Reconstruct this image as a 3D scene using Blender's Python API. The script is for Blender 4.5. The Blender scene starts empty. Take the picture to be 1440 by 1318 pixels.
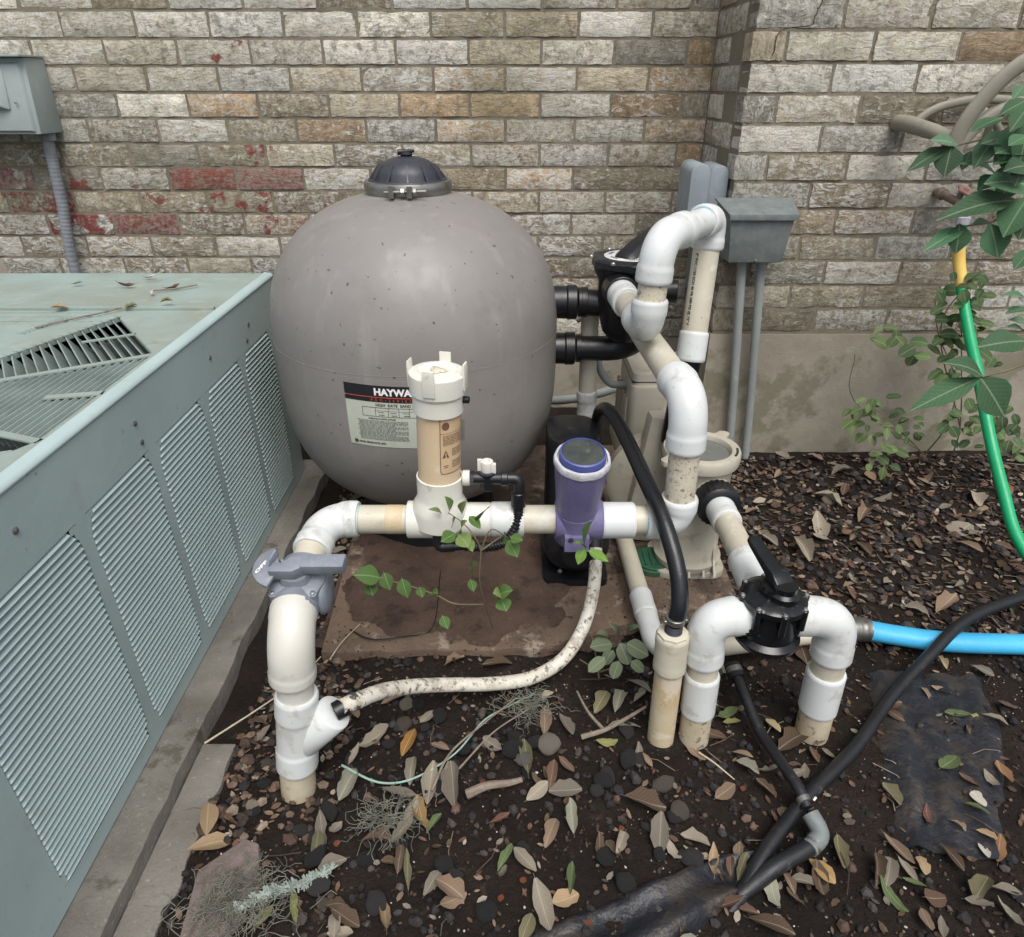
import bpy, bmesh, math, random
from mathutils import Vector, Matrix, noise
R = math.radians
random.seed(11)

# ------------------------------------------------------------------ camera, sky, sun, exposure
sc = bpy.context.scene
C = sc.collection
cam = bpy.data.cameras.new('camera'); camo = bpy.data.objects.new('camera', cam); C.objects.link(camo)
cam.sensor_width = 36; cam.lens = 36 * 975 / 1440; cam.clip_end = 200; cam.clip_start = .05
camo.location = (0, 0, 1.255); camo.rotation_euler = (R(61), 0, 0)
sc.camera = camo
w = bpy.data.worlds.new('World'); sc.world = w; w.use_nodes = True
nt = w.node_tree
sky = nt.nodes.new('ShaderNodeTexSky'); sky.sky_type = 'NISHITA'; sky.sun_disc = False
sky.sun_elevation = R(63); sky.sun_rotation = R(166); sky.dust_density = 4; sky.ozone_density = 1.0
hs = nt.nodes.new('ShaderNodeHueSaturation'); hs.inputs['Saturation'].default_value = .42
nt.links.new(sky.outputs[0], hs.inputs['Color']); nt.links.new(hs.outputs[0], nt.nodes['Background'].inputs[0])
nt.nodes['Background'].inputs[1].default_value = .095
sun = bpy.data.lights.new('sun', 'SUN'); sun.energy = 1.35; sun.angle = R(38); sun.color = (1, .975, .935)
suno = bpy.data.objects.new('sun', sun); C.objects.link(suno)
suno.rotation_euler = (R(30), 0, R(14))
sc.view_settings.view_transform = 'Standard'; sc.view_settings.look = 'None'
sc.view_settings.exposure = .82; sc.view_settings.gamma = 1

# ------------------------------------------------------------------ materials
def nodes(name):
    m = bpy.data.materials.new(name); m.use_nodes = True
    t = m.node_tree; b = t.nodes['Principled BSDF']
    return m, t, b
def N(t, kind, **kw):
    n = t.nodes.new(kind)
    for k, v in kw.items():
        if k.startswith('i_'): n.inputs[k[2:].replace('_', ' ')].default_value = v
        else: setattr(n, k, v)
    return n
def ramp(t, src, p0, p1, c0=(0,0,0,1), c1=(1,1,1,1)):
    r = t.nodes.new('ShaderNodeValToRGB'); e = r.color_ramp.elements
    e[0].position = p0; e[1].position = p1; e[0].color = c0; e[1].color = c1
    t.links.new(src, r.inputs[0]); return r.outputs[0]
def mix(t, f, a, b, mode='MIX'):
    n = t.nodes.new('ShaderNodeMix'); n.data_type = 'RGBA'; n.blend_type = mode
    for s, v in ((0, f), (6, a), (7, b)):
        if isinstance(v, (int, float)): n.inputs[s].default_value = v
        elif isinstance(v, tuple): n.inputs[s].default_value = (*v[:3], 1)
        else: t.links.new(v, n.inputs[s])
    return n.outputs[2]
def coords(t, rnd=True):
    tc = t.nodes.new('ShaderNodeTexCoord'); o = tc.outputs['Object']
    if not rnd: return o
    oi = t.nodes.new('ShaderNodeObjectInfo')
    mu = N(t, 'ShaderNodeMath', operation='MULTIPLY'); mu.inputs[1].default_value = 37.0
    t.links.new(oi.outputs['Random'], mu.inputs[0])
    ad = N(t, 'ShaderNodeVectorMath', operation='ADD')
    t.links.new(o, ad.inputs[0]); t.links.new(mu.outputs[0], ad.inputs[1])
    return ad.outputs[0]
def noi(t, co, scale, det=4, rough=.6, dist=0.0):
    n = N(t, 'ShaderNodeTexNoise'); n.inputs['Scale'].default_value = scale; n.inputs['Detail'].default_value = det
    n.inputs['Roughness'].default_value = rough; n.inputs['Distortion'].default_value = dist
    t.links.new(co, n.inputs['Vector']); return n.outputs['Fac']
def bump(t, b, h, dist, strength=1.0, prev=None):
    n = t.nodes.new('ShaderNodeBump'); n.inputs['Distance'].default_value = dist; n.inputs['Strength'].default_value = strength
    t.links.new(h, n.inputs['Height'])
    if prev is not None: t.links.new(prev, n.inputs['Normal'])
    t.links.new(n.outputs[0], b.inputs['Normal']); return n.outputs[0]
def pm(name, c1, c2=None, sc_=8, rough=.5, spots=None, bmp=None, metal=0.0, rnd=True, lo=.35, hi=.65, spec=.5):
    """c1 to c2 by broad noise; spots = [(colour, scale, threshold, amount), ...]; bmp = [(scale, metres), ...]"""
    m, t, b = nodes(name); co = coords(t, rnd)
    col = c1
    if c2: col = mix(t, ramp(t, noi(t, co, sc_), lo, hi), c1, c2)
    for (c, s, th, am) in (spots or []):
        f = ramp(t, noi(t, co, s, 5, .65), th, th + .07, (0,0,0,1), (am,am,am,1)); col = mix(t, f, col, c)
    if isinstance(col, tuple): b.inputs['Base Color'].default_value = (*col, 1)
    else: t.links.new(col, b.inputs['Base Color'])
    rn = ramp(t, noi(t, co, sc_*3), .3, .7, (rough*.8,)*3+(1,), (min(1, rough*1.2),)*3+(1,))
    t.links.new(rn, b.inputs['Roughness'])
    b.inputs['Metallic'].default_value = metal; b.inputs['Specular IOR Level'].default_value = spec
    p = None
    for (s, d) in (bmp or []): p = bump(t, b, noi(t, co, s, 5), d, 1, p)
    return m
def brick_mat():
    m, t, b = nodes('weathered brick'); co = coords(t)
    oi = t.nodes.new('ShaderNodeObjectInfo'); base = oi.outputs['Color']
    dark = mix(t, .85, base, (.42, .38, .34), 'MULTIPLY')
    c = mix(t, ramp(t, noi(t, co, 26, 8, .72, .5), .44, .66), base, dark)
    st = N(t, 'ShaderNodeMapping'); st.inputs['Scale'].default_value = (20, 20, 42); st.inputs['Rotation'].default_value = (0, .12, 0); t.links.new(co, st.inputs[0])
    n2 = noi(t, st.outputs[0], 1, 8, .74, 1.6)
    def vary(src, amt, mulr):
        f1 = N(t, 'ShaderNodeMath', operation='MULTIPLY'); f1.inputs[1].default_value = mulr; t.links.new(oi.outputs['Random'], f1.inputs[0])
        f2 = N(t, 'ShaderNodeMath', operation='FRACT'); t.links.new(f1.outputs[0], f2.inputs[0])
        f3 = N(t, 'ShaderNodeMath', operation='MULTIPLY_ADD'); f3.inputs[1].default_value = amt; f3.inputs[2].default_value = -amt / 2; t.links.new(f2.outputs[0], f3.inputs[0])
        f4 = N(t, 'ShaderNodeMath', operation='ADD'); t.links.new(src, f4.inputs[0]); t.links.new(f3.outputs[0], f4.inputs[1]); return f4.outputs[0]
    n2 = vary(n2, .16, 31.7)
    n4 = vary(noi(t, co, 55, 8, .78), .20, 53.3)
    c = mix(t, ramp(t, n4, .50, .60, (0,0,0,1), (.62,.62,.62,1)), c, (.74, .725, .67))
    c = mix(t, ramp(t, n2, .53, .61, (0,0,0,1), (.8,.8,.8,1)), c, (.80, .785, .735))
    c = mix(t, ramp(t, vary(noi(t, co, 34, 8, .75), .14, 91.1), .57, .66, (0,0,0,1), (.6,.6,.6,1)), c, (.15, .137, .105))
    c = mix(t, ramp(t, noi(t, co, 150, 4), .58, .66, (0,0,0,1), (.6,.6,.6,1)), c, (.12, .108, .092))
    n3 = noi(t, co, 13, 6, .65)
    mu = N(t, 'ShaderNodeMath', operation='ADD'); t.links.new(n3, mu.inputs[0]); t.links.new(oi.outputs['Alpha'], mu.inputs[1])
    ms = N(t, 'ShaderNodeMath', operation='MULTIPLY'); ms.inputs[1].default_value = .5; t.links.new(mu.outputs[0], ms.inputs[0])
    c = mix(t, ramp(t, ms.outputs[0], .50, .525, (0,0,0,1), (.92,.92,.92,1)), c, mix(t, ramp(t, n4, .47, .6), (.25, .045, .042), (.30, .22, .19)))
    ge = t.nodes.new('ShaderNodeNewGeometry')
    nz = noi(t, ge.outputs['Position'], 2.3, 5)
    c = mix(t, ramp(t, nz, .48, .70, (0,0,0,1), (.55,.55,.55,1)), c, (.19, .18, .10))
    t.links.new(c, b.inputs['Base Color']); b.inputs['Roughness'].default_value = .9; b.inputs['Specular IOR Level'].default_value = .2
    p = bump(t, b, noi(t, co, 95, 7, .75), .0045)
    bump(t, b, n2, .012, 1, p)
    return m
def print_mat(name, c, rough=.5):
    m, t, b = nodes(name); b.inputs['Base Color'].default_value = (*c, 1); b.inputs['Roughness'].default_value = rough; return m
def tint_mat(name, rough=.6, vein=True):
    """colour comes from the object's own colour"""
    m, t, b = nodes(name); co = coords(t)
    oi = t.nodes.new('ShaderNodeObjectInfo'); base = oi.outputs['Color']
    c = mix(t, ramp(t, noi(t, co, 60, 4), .4, .7), base, mix(t, .8, base, (.45, .40, .34), 'MULTIPLY'))
    c = mix(t, ramp(t, noi(t, co, 170, 3), .63, .69, (0,0,0,1), (.6,.6,.6,1)), c, (.06, .045, .03))
    if not vein:
        t.links.new(c, b.inputs['Base Color']); b.inputs['Roughness'].default_value = rough; bump(t, b, noi(t, co, 40, 5), .02); return m
    sx = t.nodes.new('ShaderNodeSeparateXYZ'); t.links.new(coords(t, False), sx.inputs[0])
    ab = N(t, 'ShaderNodeMath', operation='ABSOLUTE'); t.links.new(sx.outputs[1], ab.inputs[0])
    lt = mix(t, .35, base, (.8, .8, .6)); c = mix(t, ramp(t, ab.outputs[0], .012, .03, (.5,.5,.5,1), (0,0,0,1)), c, lt)
    ma = N(t, 'ShaderNodeMath', operation='MULTIPLY_ADD'); ma.inputs[1].default_value = -.55; t.links.new(ab.outputs[0], ma.inputs[0]); t.links.new(sx.outputs[0], ma.inputs[2])
    m2 = N(t, 'ShaderNodeMath', operation='MULTIPLY'); m2.inputs[1].default_value = 62.0; t.links.new(ma.outputs[0], m2.inputs[0])
    si = N(t, 'ShaderNodeMath', operation='SINE'); t.links.new(m2.outputs[0], si.inputs[0])
    c = mix(t, ramp(t, si.outputs[0], .82, 1.0, (0,0,0,1), (.13,.13,.13,1)), c, lt)
    t.links.new(c, b.inputs['Base Color']); b.inputs['Roughness'].default_value = rough; b.inputs['Specular IOR Level'].default_value = .3
    bump(t, b, noi(t, co, 120, 3), .0012)
    return m
def vcol_mat(name, rough=.9, bs=90, bd=.003):
    m, t, b = nodes(name); co = coords(t)
    a = N(t, 'ShaderNodeAttribute', attribute_name='Col')
    c = mix(t, ramp(t, noi(t, co, 45, 4), .35, .7), a.outputs['Color'], mix(t, .8, a.outputs['Color'], (.45, .42, .4), 'MULTIPLY'))
    t.links.new(c, b.inputs['Base Color']); b.inputs['Roughness'].default_value = rough; b.inputs['Specular IOR Level'].default_value = .25
    bump(t, b, noi(t, co, bs, 4), bd); return m
M = {}
M['brick'] = brick_mat()
M['mortar'] = pm('mortar', (.165, .145, .108), (.235, .205, .155), 4, .95, [((.13,.125,.07), 4, .56, .5), ((.10,.09,.075), 60, .6, .5)], [(120, .003), (30, .003)], rnd=False)
M['concrete'] = pm('old concrete', (.36, .325, .26), (.27, .24, .185), 2.6, .9, [((.13,.125,.075), 4, .52, .6), ((.38,.35,.29), 9, .60, .5), ((.10,.09,.07), 40, .64, .5)], [(150, .0015), (14, .004)], rnd=False)
M['pad'] = pm('pad concrete', (.20, .187, .162), (.125, .115, .098), 6, .92, [((.07,.065,.05), 14, .58, .7), ((.36,.35,.32), 90, .62, .5)], [(160, .002), (25, .004)], rnd=False)
M['slab'] = pm('muddy slab', (.175, .122, .085), (.10, .068, .048), 6, .9, [((.34,.28,.215), 13, .55, .75), ((.045,.03,.022), 7, .52, .85), ((.33,.27,.22), 130, .64, .5)], [(130, .003), (18, .006)], rnd=False)
M['soil'] = pm('soil', (.011, .008, .0065), (.022, .0155, .012), 5, .97, [((.05,.036,.028), 26, .60, .6), ((.012,.009,.008), 12, .55, .6)], [(220, .004), (60, .008), (14, .012)], rnd=False, spec=.2)
M['ac'] = pm('pale green painted steel', (.40, .50, .495), (.345, .44, .435), 3, .42, [((.33,.34,.31), 7, .62, .35), ((.10,.11,.10), 46, .66, .5)], [(300, .0002), (3, .003)], rnd=False)
M['actop'] = pm('dusty green painted steel', (.27, .35, .33), (.24, .275, .235), 5, .55, [((.20,.13,.085), 9, .60, .42), ((.38,.38,.34), 13, .58, .4), ((.07,.06,.05), 60, .66, .6)], [(300, .0003), (4, .002)], rnd=False)
M['fin'] = pm('grey green fin', (.28, .35, .33), (.21, .26, .245), 12, .5, [((.24,.22,.18), 30, .6, .4)], rnd=False)
M['inside'] = pm('dusty inside', (.055, .065, .062), (.09, .10, .095), 9, .8, rnd=False)
M['dark'] = pm('dark inside', (.015, .018, .018), (.03, .032, .03), 6, .8, rnd=False)
M['tank0'] = pm('taupe fibreglass', (.272, .255, .243), (.248, .232, .221), 2.5, .40, [((.30,.28,.265), 5, .60, .35), ((.33,.31,.29), 30, .66, .3), ((.05,.045,.04), 85, .735, .8)], [(6, .002), (220, .0002)], rnd=False)
def tank_mat():
    m, t, b = nodes('taupe fibreglass'); co = coords(t, False)
    c = mix(t, ramp(t, noi(t, co, 2.5), .35, .65), (.240, .224, .211), (.208, .195, .184))
    st = N(t, 'ShaderNodeMapping'); st.inputs['Scale'].default_value = (22, 22, 1.6); t.links.new(co, st.inputs[0])
    c = mix(t, ramp(t, noi(t, st.outputs[0], 1, 5, .6), .55, .75, (0,0,0,1), (.35,.35,.35,1)), c, (.37, .35, .33))
    c = mix(t, ramp(t, noi(t, co, 9, 6, .7), .52, .70, (0,0,0,1), (.5,.5,.5,1)), c, (.18, .165, .15))
    c = mix(t, ramp(t, noi(t, co, 60, 3, .5), .70, .72, (0,0,0,1), (.85,.85,.85,1)), c, (.06, .05, .045))
    c = mix(t, ramp(t, noi(t, co, 38, 6, .8), .66, .70, (0,0,0,1), (.35,.35,.35,1)), c, (.42, .40, .38))
    t.links.new(c, b.inputs['Base Color'])
    t.links.new(ramp(t, noi(t, co, 12, 5), .3, .7, (.34,.34,.34,1), (.58,.58,.58,1)), b.inputs['Roughness'])
    p = bump(t, b, noi(t, co, 5, 3), .004); bump(t, b, noi(t, co, 160, 3), .0003, 1, p); return m
M['tank'] = tank_mat()
M['blackp'] = pm('black plastic', (.006, .0065, .008), (.011, .012, .015), 8, .36, [((.09,.09,.08), 30, .63, .4), ((.035,.035,.035), 9, .58, .35)], [(200, .0003)])
M['lidp'] = pm('dark lid plastic', (.030, .032, .042), (.045, .048, .058), 9, .45, [((.16,.16,.16), 45, .68, .4)], [(200, .0003)])
M['steel'] = pm('dull steel', (.33, .32, .30), (.22, .21, .19), 20, .38, [((.12,.10,.08), 50, .6, .5)], metal=.85)
M['screw'] = pm('screw steel', (.62, .62, .60), (.45, .45, .44), 60, .28, metal=.9)
M['pvc'] = pm('white pvc fitting', (.64, .665, .66), (.575, .59, .575), 9, .38, [((.36,.335,.28), 18, .57, .45), ((.22,.21,.19), 60, .655, .5), ((.08,.075,.065), 120, .685, .8)], [(240, .0002), (9, .001)])
M['pvcc'] = pm('cream pvc pipe', (.57, .535, .435), (.50, .46, .365), 8, .42, [((.36,.31,.23), 20, .60, .5), ((.66,.64,.57), 12, .58, .6), ((.07,.065,.05), 95, .675, .85)], [(240, .0003)])
M['pvcw'] = pm('off white pvc', (.61, .60, .545), (.55, .53, .47), 8, .38, [((.45,.41,.34), 22, .61, .4), ((.10,.09,.07), 110, .69, .8)], [(240, .0002), (9, .001)])
M['pvcd'] = pm('dirty pvc pipe', (.58, .53, .41), (.42, .34, .22), 9, .6, [((.60,.56,.47), 20, .6, .5), ((.09,.08,.055), 42, .585, .85), ((.05,.045,.035), 130, .64, .8)], [(160, .0008)])
M['pvcs'] = pm('mildew stained pvc pipe', (.62, .57, .46), (.52, .46, .35), 9, .55, [((.16,.15,.115), 34, .58, .55), ((.06,.055,.045), 75, .56, .85), ((.05,.045,.04), 170, .60, .85)], [(160, .0006)])
M['pvcy'] = pm('soil stained pvc', (.56, .50, .36), (.50, .34, .16), 7, .55, [((.64,.60,.50), 14, .56, .7), ((.12,.10,.07), 60, .64, .7)], [(160, .0008)])
M['glue'] = print_mat('blue pipe cement', (.16, .42, .52))
M['cap'] = pm('ivory cap plastic', (.70, .69, .62), (.63, .61, .535), 8, .42, [((.42,.36,.25), 30, .64, .5), ((.12,.10,.06), 75, .69, .7)], [(200, .0003)])
M['tube'] = pm('yellowed chlorinator tube', (.66, .52, .35), (.60, .45, .285), 4, .4, [((.74,.66,.52), 9, .6, .5)], [(200, .0002)])
M['purple'] = pm('faded purple plastic', (.125, .11, .23), (.17, .155, .275), 12, .5, [((.30,.29,.38), 26, .62, .5), ((.05,.045,.09), 60, .64, .5)], [(150, .0006)])
M['blue'] = pm('deep blue rim', (.055, .075, .26), (.08, .10, .30), 12, .4)
M['chalk'] = pm('chalky white ring', (.52, .52, .54), (.40, .40, .43), 40, .8, [((.2,.2,.21), 110, .6, .6)], [(120, .002)])
M['smoke'] = pm('clouded lid', (.035, .042, .040), (.065, .075, .062), 22, .3, [((.12,.13,.10), 30, .6, .5)])
M['gvalve'] = pm('grey valve plastic', (.155, .175, .205), (.215, .235, .275), 22, .5, [((.34,.36,.42), 40, .62, .4)], [(200, .0005)])
M['ovalve'] = pm('black valve plastic', (.004, .005, .006), (.008, .009, .011), 8, .24, [((.09,.10,.11), 30, .66, .4)], [(200, .0003)])
M['pump'] = pm('beige pump plastic', (.47, .44, .36), (.39, .36, .29), 7, .5, [((.26,.23,.17), 14, .60, .55), ((.10,.085,.06), 70, .67, .6)], [(200, .0005)], rnd=False)
M['hoseb'] = pm('black rubber hose', (.006, .0065, .008), (.010, .011, .014), 7, .34, [((.07,.07,.07), 40, .68, .4)], [(160, .0005)])
M['poly'] = pm('black poly pipe', (.006, .0065, .008), (.011, .012, .015), 9, .46, [((.09,.08,.065), 24, .62, .45)], [(160, .0008)])
M['bhose'] = pm('bright blue hose', (.045, .36, .62), (.06, .42, .70), 9, .45, [((.15,.25,.30), 25, .62, .4), ((.25,.5,.6), 50, .66, .5)], [(120, .0008)])
M['ghose'] = pm('green garden hose', (.004, .30, .11), (.006, .35, .14), 9, .38, [((.12,.25,.14), 40, .68, .4)], [(160, .0005)])
M['yellow'] = pm('yellow sleeve', (.72, .50, .13), (.66, .44, .10), 12, .6)
M['dhose'] = pm('dirty white hose', (.68, .65, .57), (.52, .48, .40), 14, .6, [((.10,.085,.07), 75, .54, .85), ((.30,.26,.20), 22, .54, .65)], [(160, .001)])
M['ebox'] = pm('green grey electrical box', (.30, .345, .34), (.26, .30, .295), 6, .5, [((.38,.40,.38), 20, .62, .4), ((.14,.13,.10), 60, .68, .5)], [(200, .0003)])
M['ebox2'] = pm('blue grey plastic cover', (.30, .345, .375), (.24, .275, .30), 8, .55, [((.42,.45,.46), 22, .6, .45), ((.12,.11,.09), 46, .66, .6)], [(200, .0004)])
M['ebox3'] = pm('galvanised box', (.125, .145, .145), (.175, .195, .19), 26, .6, [((.27,.29,.28), 45, .6, .5), ((.07,.07,.065), 60, .62, .4)], [(160, .0005)])
M['conduit'] = pm('grey conduit', (.30, .325, .315), (.24, .26, .25), 5, .6, [((.40,.40,.36), 22, .6, .45), ((.13,.12,.09), 50, .65, .5)], [(160, .0004)])
M['flexc'] = pm('blue grey flexible conduit', (.19, .205, .23), (.25, .262, .28), 20, .55, [((.10,.10,.11), 60, .62, .5)], [(300, .0004)])
M['reel'] = pm('taupe hose hanger plastic', (.26, .245, .195), (.22, .205, .16), 8, .6, [((.14,.13,.09), 26, .60, .5), ((.36,.35,.30), 40, .64, .4)], [(160, .0005)])
M['bronze'] = pm('oxidised brass', (.17, .14, .115), (.24, .17, .135), 50, .6, [((.14,.15,.12), 60, .56, .6)], [(200, .001)], metal=.3)
M['pinkh'] = pm('faded red tap handle', (.42, .25, .21), (.34, .19, .16), 60, .6)
M['sheet'] = pm('black sheeting', (.009, .010, .014), (.014, .015, .020), 8, .45, [((.035,.027,.021), 9, .50, .8), ((.05,.042,.034), 26, .56, .6), ((.16,.14,.11), 140, .70, .7)], [(60, .003), (7, .012)], rnd=False)
M['stem'] = pm('plant stem', (.13, .10, .06), (.16, .13, .07), 30, .7)
M['bark'] = pm('dry twig', (.24, .20, .16), (.16, .12, .09), 60, .9, bmp=[(200, .001)])
M['straw'] = pm('dry straw', (.52, .45, .33), (.42, .35, .25), 60, .8)
M['moss'] = pm('grey moss', (.19, .19, .15), (.10, .10, .08), 30, .9)
M['lichen'] = pm('lichen', (.33, .38, .34), (.24, .28, .24), 60, .95, bmp=[(200, .003)])
M['gwire'] = pm('pale green wire', (.24, .40, .33), (.30, .36, .30), 30, .5)
M['gdisc'] = pm('green valve box lid', (.018, .085, .045), (.03, .11, .06), 20, .6, [((.10,.09,.06), 20, .55, .7)], [(120, .002)])
M['leafdry'] = tint_mat('dry leaf', .65)
M['leafgreen'] = tint_mat('green leaf', .36)
M['stone'] = tint_mat('stone', .85, False)
M['vstone'] = vcol_mat('mixed gravel')
M['vleaf'] = vcol_mat('leaf fragments', .75, 120, .001)
M['lab_pale'] = pm('pale label', (.50, .53, .45), (.45, .48, .40), 20, .5, [((.30,.28,.22), 60, .66, .4)])
M['lab_black'] = print_mat('label black', (.012, .010, .012)); M['lab_white'] = print_mat('label white', (.80, .80, .78))
M['lab_red'] = print_mat('label red', (.42, .07, .05)); M['ink'] = print_mat('ink', (.05, .05, .045), .6); M['ink2'] = print_mat('grey ink', (.17, .175, .15), .6)
M['inkb'] = print_mat('brown ink', (.16, .085, .045), .6); M['lab_tan'] = pm('tan label', (.62, .45, .28), (.56, .40, .24), 40, .5)
M['dial'] = pm('white dial', (.62, .63, .62), (.45, .46, .45), 60, .5, [((.1,.1,.1), 90, .6, .5)])
M['fibre'] = print_mat('white paint mark', (.8, .8, .8))
M['paver'] = pm('broken pinkish paver', (.20, .155, .14), (.13, .10, .09), 20, .95, [((.4,.36,.33), 130, .62, .6)], [(140, .003)], rnd=False)

# ------------------------------------------------------------------ mesh helpers
ORI = {}
class MB:
    def __init__(s): s.v = []; s.f = []; s.c = []
    def add(s, vs, fs, col=None):
        o = len(s.v); s.v += [tuple(v) for v in vs]; s.f += [tuple(i + o for i in f) for f in fs]
        if col is not None: s.c += [col] * len(fs)
        return s
    def build(s, name, mat, parent=None, smooth=True, angle=40, bevel=0.0, **props):
        o = ORI.get(parent.name, (0, 0, 0)) if parent else (0, 0, 0)
        me = bpy.data.meshes.new(name)
        me.from_pydata([(a - o[0], b - o[1], c - o[2]) for a, b, c in s.v], [], s.f); me.update()
        if bevel:
            bm = bmesh.new(); bm.from_mesh(me)
            bmesh.ops.remove_doubles(bm, verts=bm.verts, dist=1e-5)
            es = [e for e in bm.edges if len(e.link_faces) == 2 and e.calc_face_angle(0) > R(40)]
            bmesh.ops.bevel(bm, geom=es, offset=bevel, segments=2, profile=.6, affect='EDGES', clamp_overlap=True)
            bm.to_mesh(me); bm.free()
        if s.c:
            at = me.color_attributes.new('Col', 'FLOAT_COLOR', 'CORNER')
            buf = []
            for p, c in zip(me.polygons, s.c): buf += [c[0], c[1], c[2], 1.0] * p.loop_total
            at.data.foreach_set('color', buf)
        me.materials.append(M[mat] if isinstance(mat, str) else mat)
        if smooth:
            me.polygons.foreach_set('use_smooth', [True] * len(me.polygons)); me.set_sharp_from_angle(angle=R(angle))
        ob = bpy.data.objects.new(name, me); C.objects.link(ob)
        if parent: ob.parent = parent; ORI[ob.name] = o
        for k, v in props.items(): ob[k] = v
        return ob
def thing(name, label, cat, loc=(0, 0, 0), group=None):
    o = bpy.data.objects.new(name, None); C.objects.link(o); o.location = loc; o.empty_display_size = .05
    o['label'] = label; o['category'] = cat
    if group: o['group'] = group
    ORI[o.name] = loc; return o
def tag(o, label, cat, group=None):
    o['label'] = label; o['category'] = cat
    if group: o['group'] = group
    return o
V = Vector
def box(mb, x0, x1, y0, y1, z0, z1):
    return mb.add([(x0,y0,z0),(x1,y0,z0),(x1,y1,z0),(x0,y1,z0),(x0,y0,z1),(x1,y0,z1),(x1,y1,z1),(x0,y1,z1)],
        [(0,3,2,1),(4,5,6,7),(0,1,5,4),(1,2,6,5),(2,3,7,6),(3,0,4,7)])
def prism(mb, poly, z0, z1):
    n = len(poly); vs = [(x, y, z0) for x, y in poly] + [(x, y, z1) for x, y in poly]
    return mb.add(vs, [tuple(range(n - 1, -1, -1)), tuple(range(n, 2 * n))] + [(i, (i + 1) % n, n + (i + 1) % n, n + i) for i in range(n)])
def fillet(pts, fr, seg=8):
    pts = [V(p) for p in pts]; out = [pts[0]]
    for i in range(1, len(pts) - 1):
        a, b, c = pts[i - 1], pts[i], pts[i + 1]
        r = min(fr, (a - b).length * .49 if i > 1 else (a - b).length * .98, (c - b).length * .49 if i < len(pts) - 2 else (c - b).length * .98)
        p, q = b + (a - b).normalized() * r, b + (c - b).normalized() * r
        for k in range(seg + 1):
            t = k / seg; out.append(p * (1 - t) ** 2 + b * 2 * t * (1 - t) + q * t * t)
    out.append(pts[-1]); return out
def spline(pts, n=8):
    pts = [V(p) for p in pts]; P = [pts[0] * 2 - pts[1]] + pts + [pts[-1] * 2 - pts[-2]]; out = []
    for i in range(1, len(P) - 2):
        for k in range(n):
            t = k / n; a, b, c, d = P[i-1], P[i], P[i+1], P[i+2]
            out.append(.5 * ((2*b) + (c-a)*t + (2*a-5*b+4*c-d)*t*t + (3*b-a-3*c+d)*t**3))
    out.append(pts[-1]); return out
def sweep(mb, path, rad, seg=20, caps=True, flat=None):
    path = [V(p) for p in path]; n = len(path)
    if isinstance(rad, (int, float)): rad = [rad] * n
    tan = [((path[min(i + 1, n - 1)] - path[max(i - 1, 0)]).normalized()) for i in range(n)]
    for i in range(n):
        if tan[i].length < .5: tan[i] = tan[i - 1]
    up = V((0, 0, 1)) if abs(tan[0].z) < .9 else V((1, 0, 0))
    u = tan[0].cross(up).normalized(); vs = []
    for i in range(n):
        u = (u - tan[i] * u.dot(tan[i])).normalized(); w_ = tan[i].cross(u)
        for k in range(seg):
            a = 2 * math.pi * k / seg
            vs.append(path[i] + (u * math.cos(a) + w_ * math.sin(a) * (flat or 1)) * rad[i])
    fs = [(i*seg + k, i*seg + (k+1) % seg, (i+1)*seg + (k+1) % seg, (i+1)*seg + k) for i in range(n - 1) for k in range(seg)]
    if caps: fs += [tuple(range(seg - 1, -1, -1)), tuple((n-1)*seg + k for k in range(seg))]
    return mb.add(vs, fs)
def lathe(mb, c, prof, axis=(0, 0, 1), seg=36, squash=None):
    ax = V(axis).normalized(); up = V((0, 0, 1)) if abs(ax.z) < .9 else V((1, 0, 0))
    u = ax.cross(up).normalized(); w_ = ax.cross(u); c = V(c); vs = []
    for r, h in prof:
        for k in range(seg):
            a = 2 * math.pi * k / seg; rr = r * (squash(a) if squash else 1)
            vs.append(c + ax * h + (u * math.cos(a) + w_ * math.sin(a)) * rr)
    n = len(prof)
    fs = [(i*seg + k, i*seg + (k+1) % seg, (i+1)*seg + (k+1) % seg, (i+1)*seg + k) for i in range(n - 1) for k in range(seg)]
    if prof[0][0] > 1e-4: fs.append(tuple(range(seg - 1, -1, -1)))
    if prof[-1][0] > 1e-4: fs.append(tuple((n-1)*seg + k for k in range(seg)))
    return mb.add(vs, fs)
def cyl(mb, a, b, r, r2=None, seg=24, ch=.0015):
    a, b = V(a), V(b); L = (b - a).length; r2 = r if r2 is None else r2
    return lathe(mb, a, [(r - ch, 0), (r, ch), (r2, L - ch), (r2 - ch, L)], b - a, seg)
def fitting(mb, pts, r=.0365, rh=.0395, hl=.032, fr=.05, seg=28):
    """elbow or coupling: raised sockets at both ends"""
    p = fillet(pts, fr, 12); q = [p[0]]
    for a, b in zip(p, p[1:]):
        n = max(1, int((b - a).length / .004))
        for k in range(1, n + 1): q.append(a.lerp(b, k / n))
    s = [0]
    for a, b in zip(q, q[1:]): s.append(s[-1] + (b - a).length)
    T = s[-1]; rad = []
    for x in s:
        d = min(x, T - x); rad.append(rh if d < hl else (r if d > hl + .006 else rh + (r - rh) * (d - hl) / .006))
    rad[0] = rad[-1] = rh - .0025
    return sweep(mb, q, rad, seg)
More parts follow.
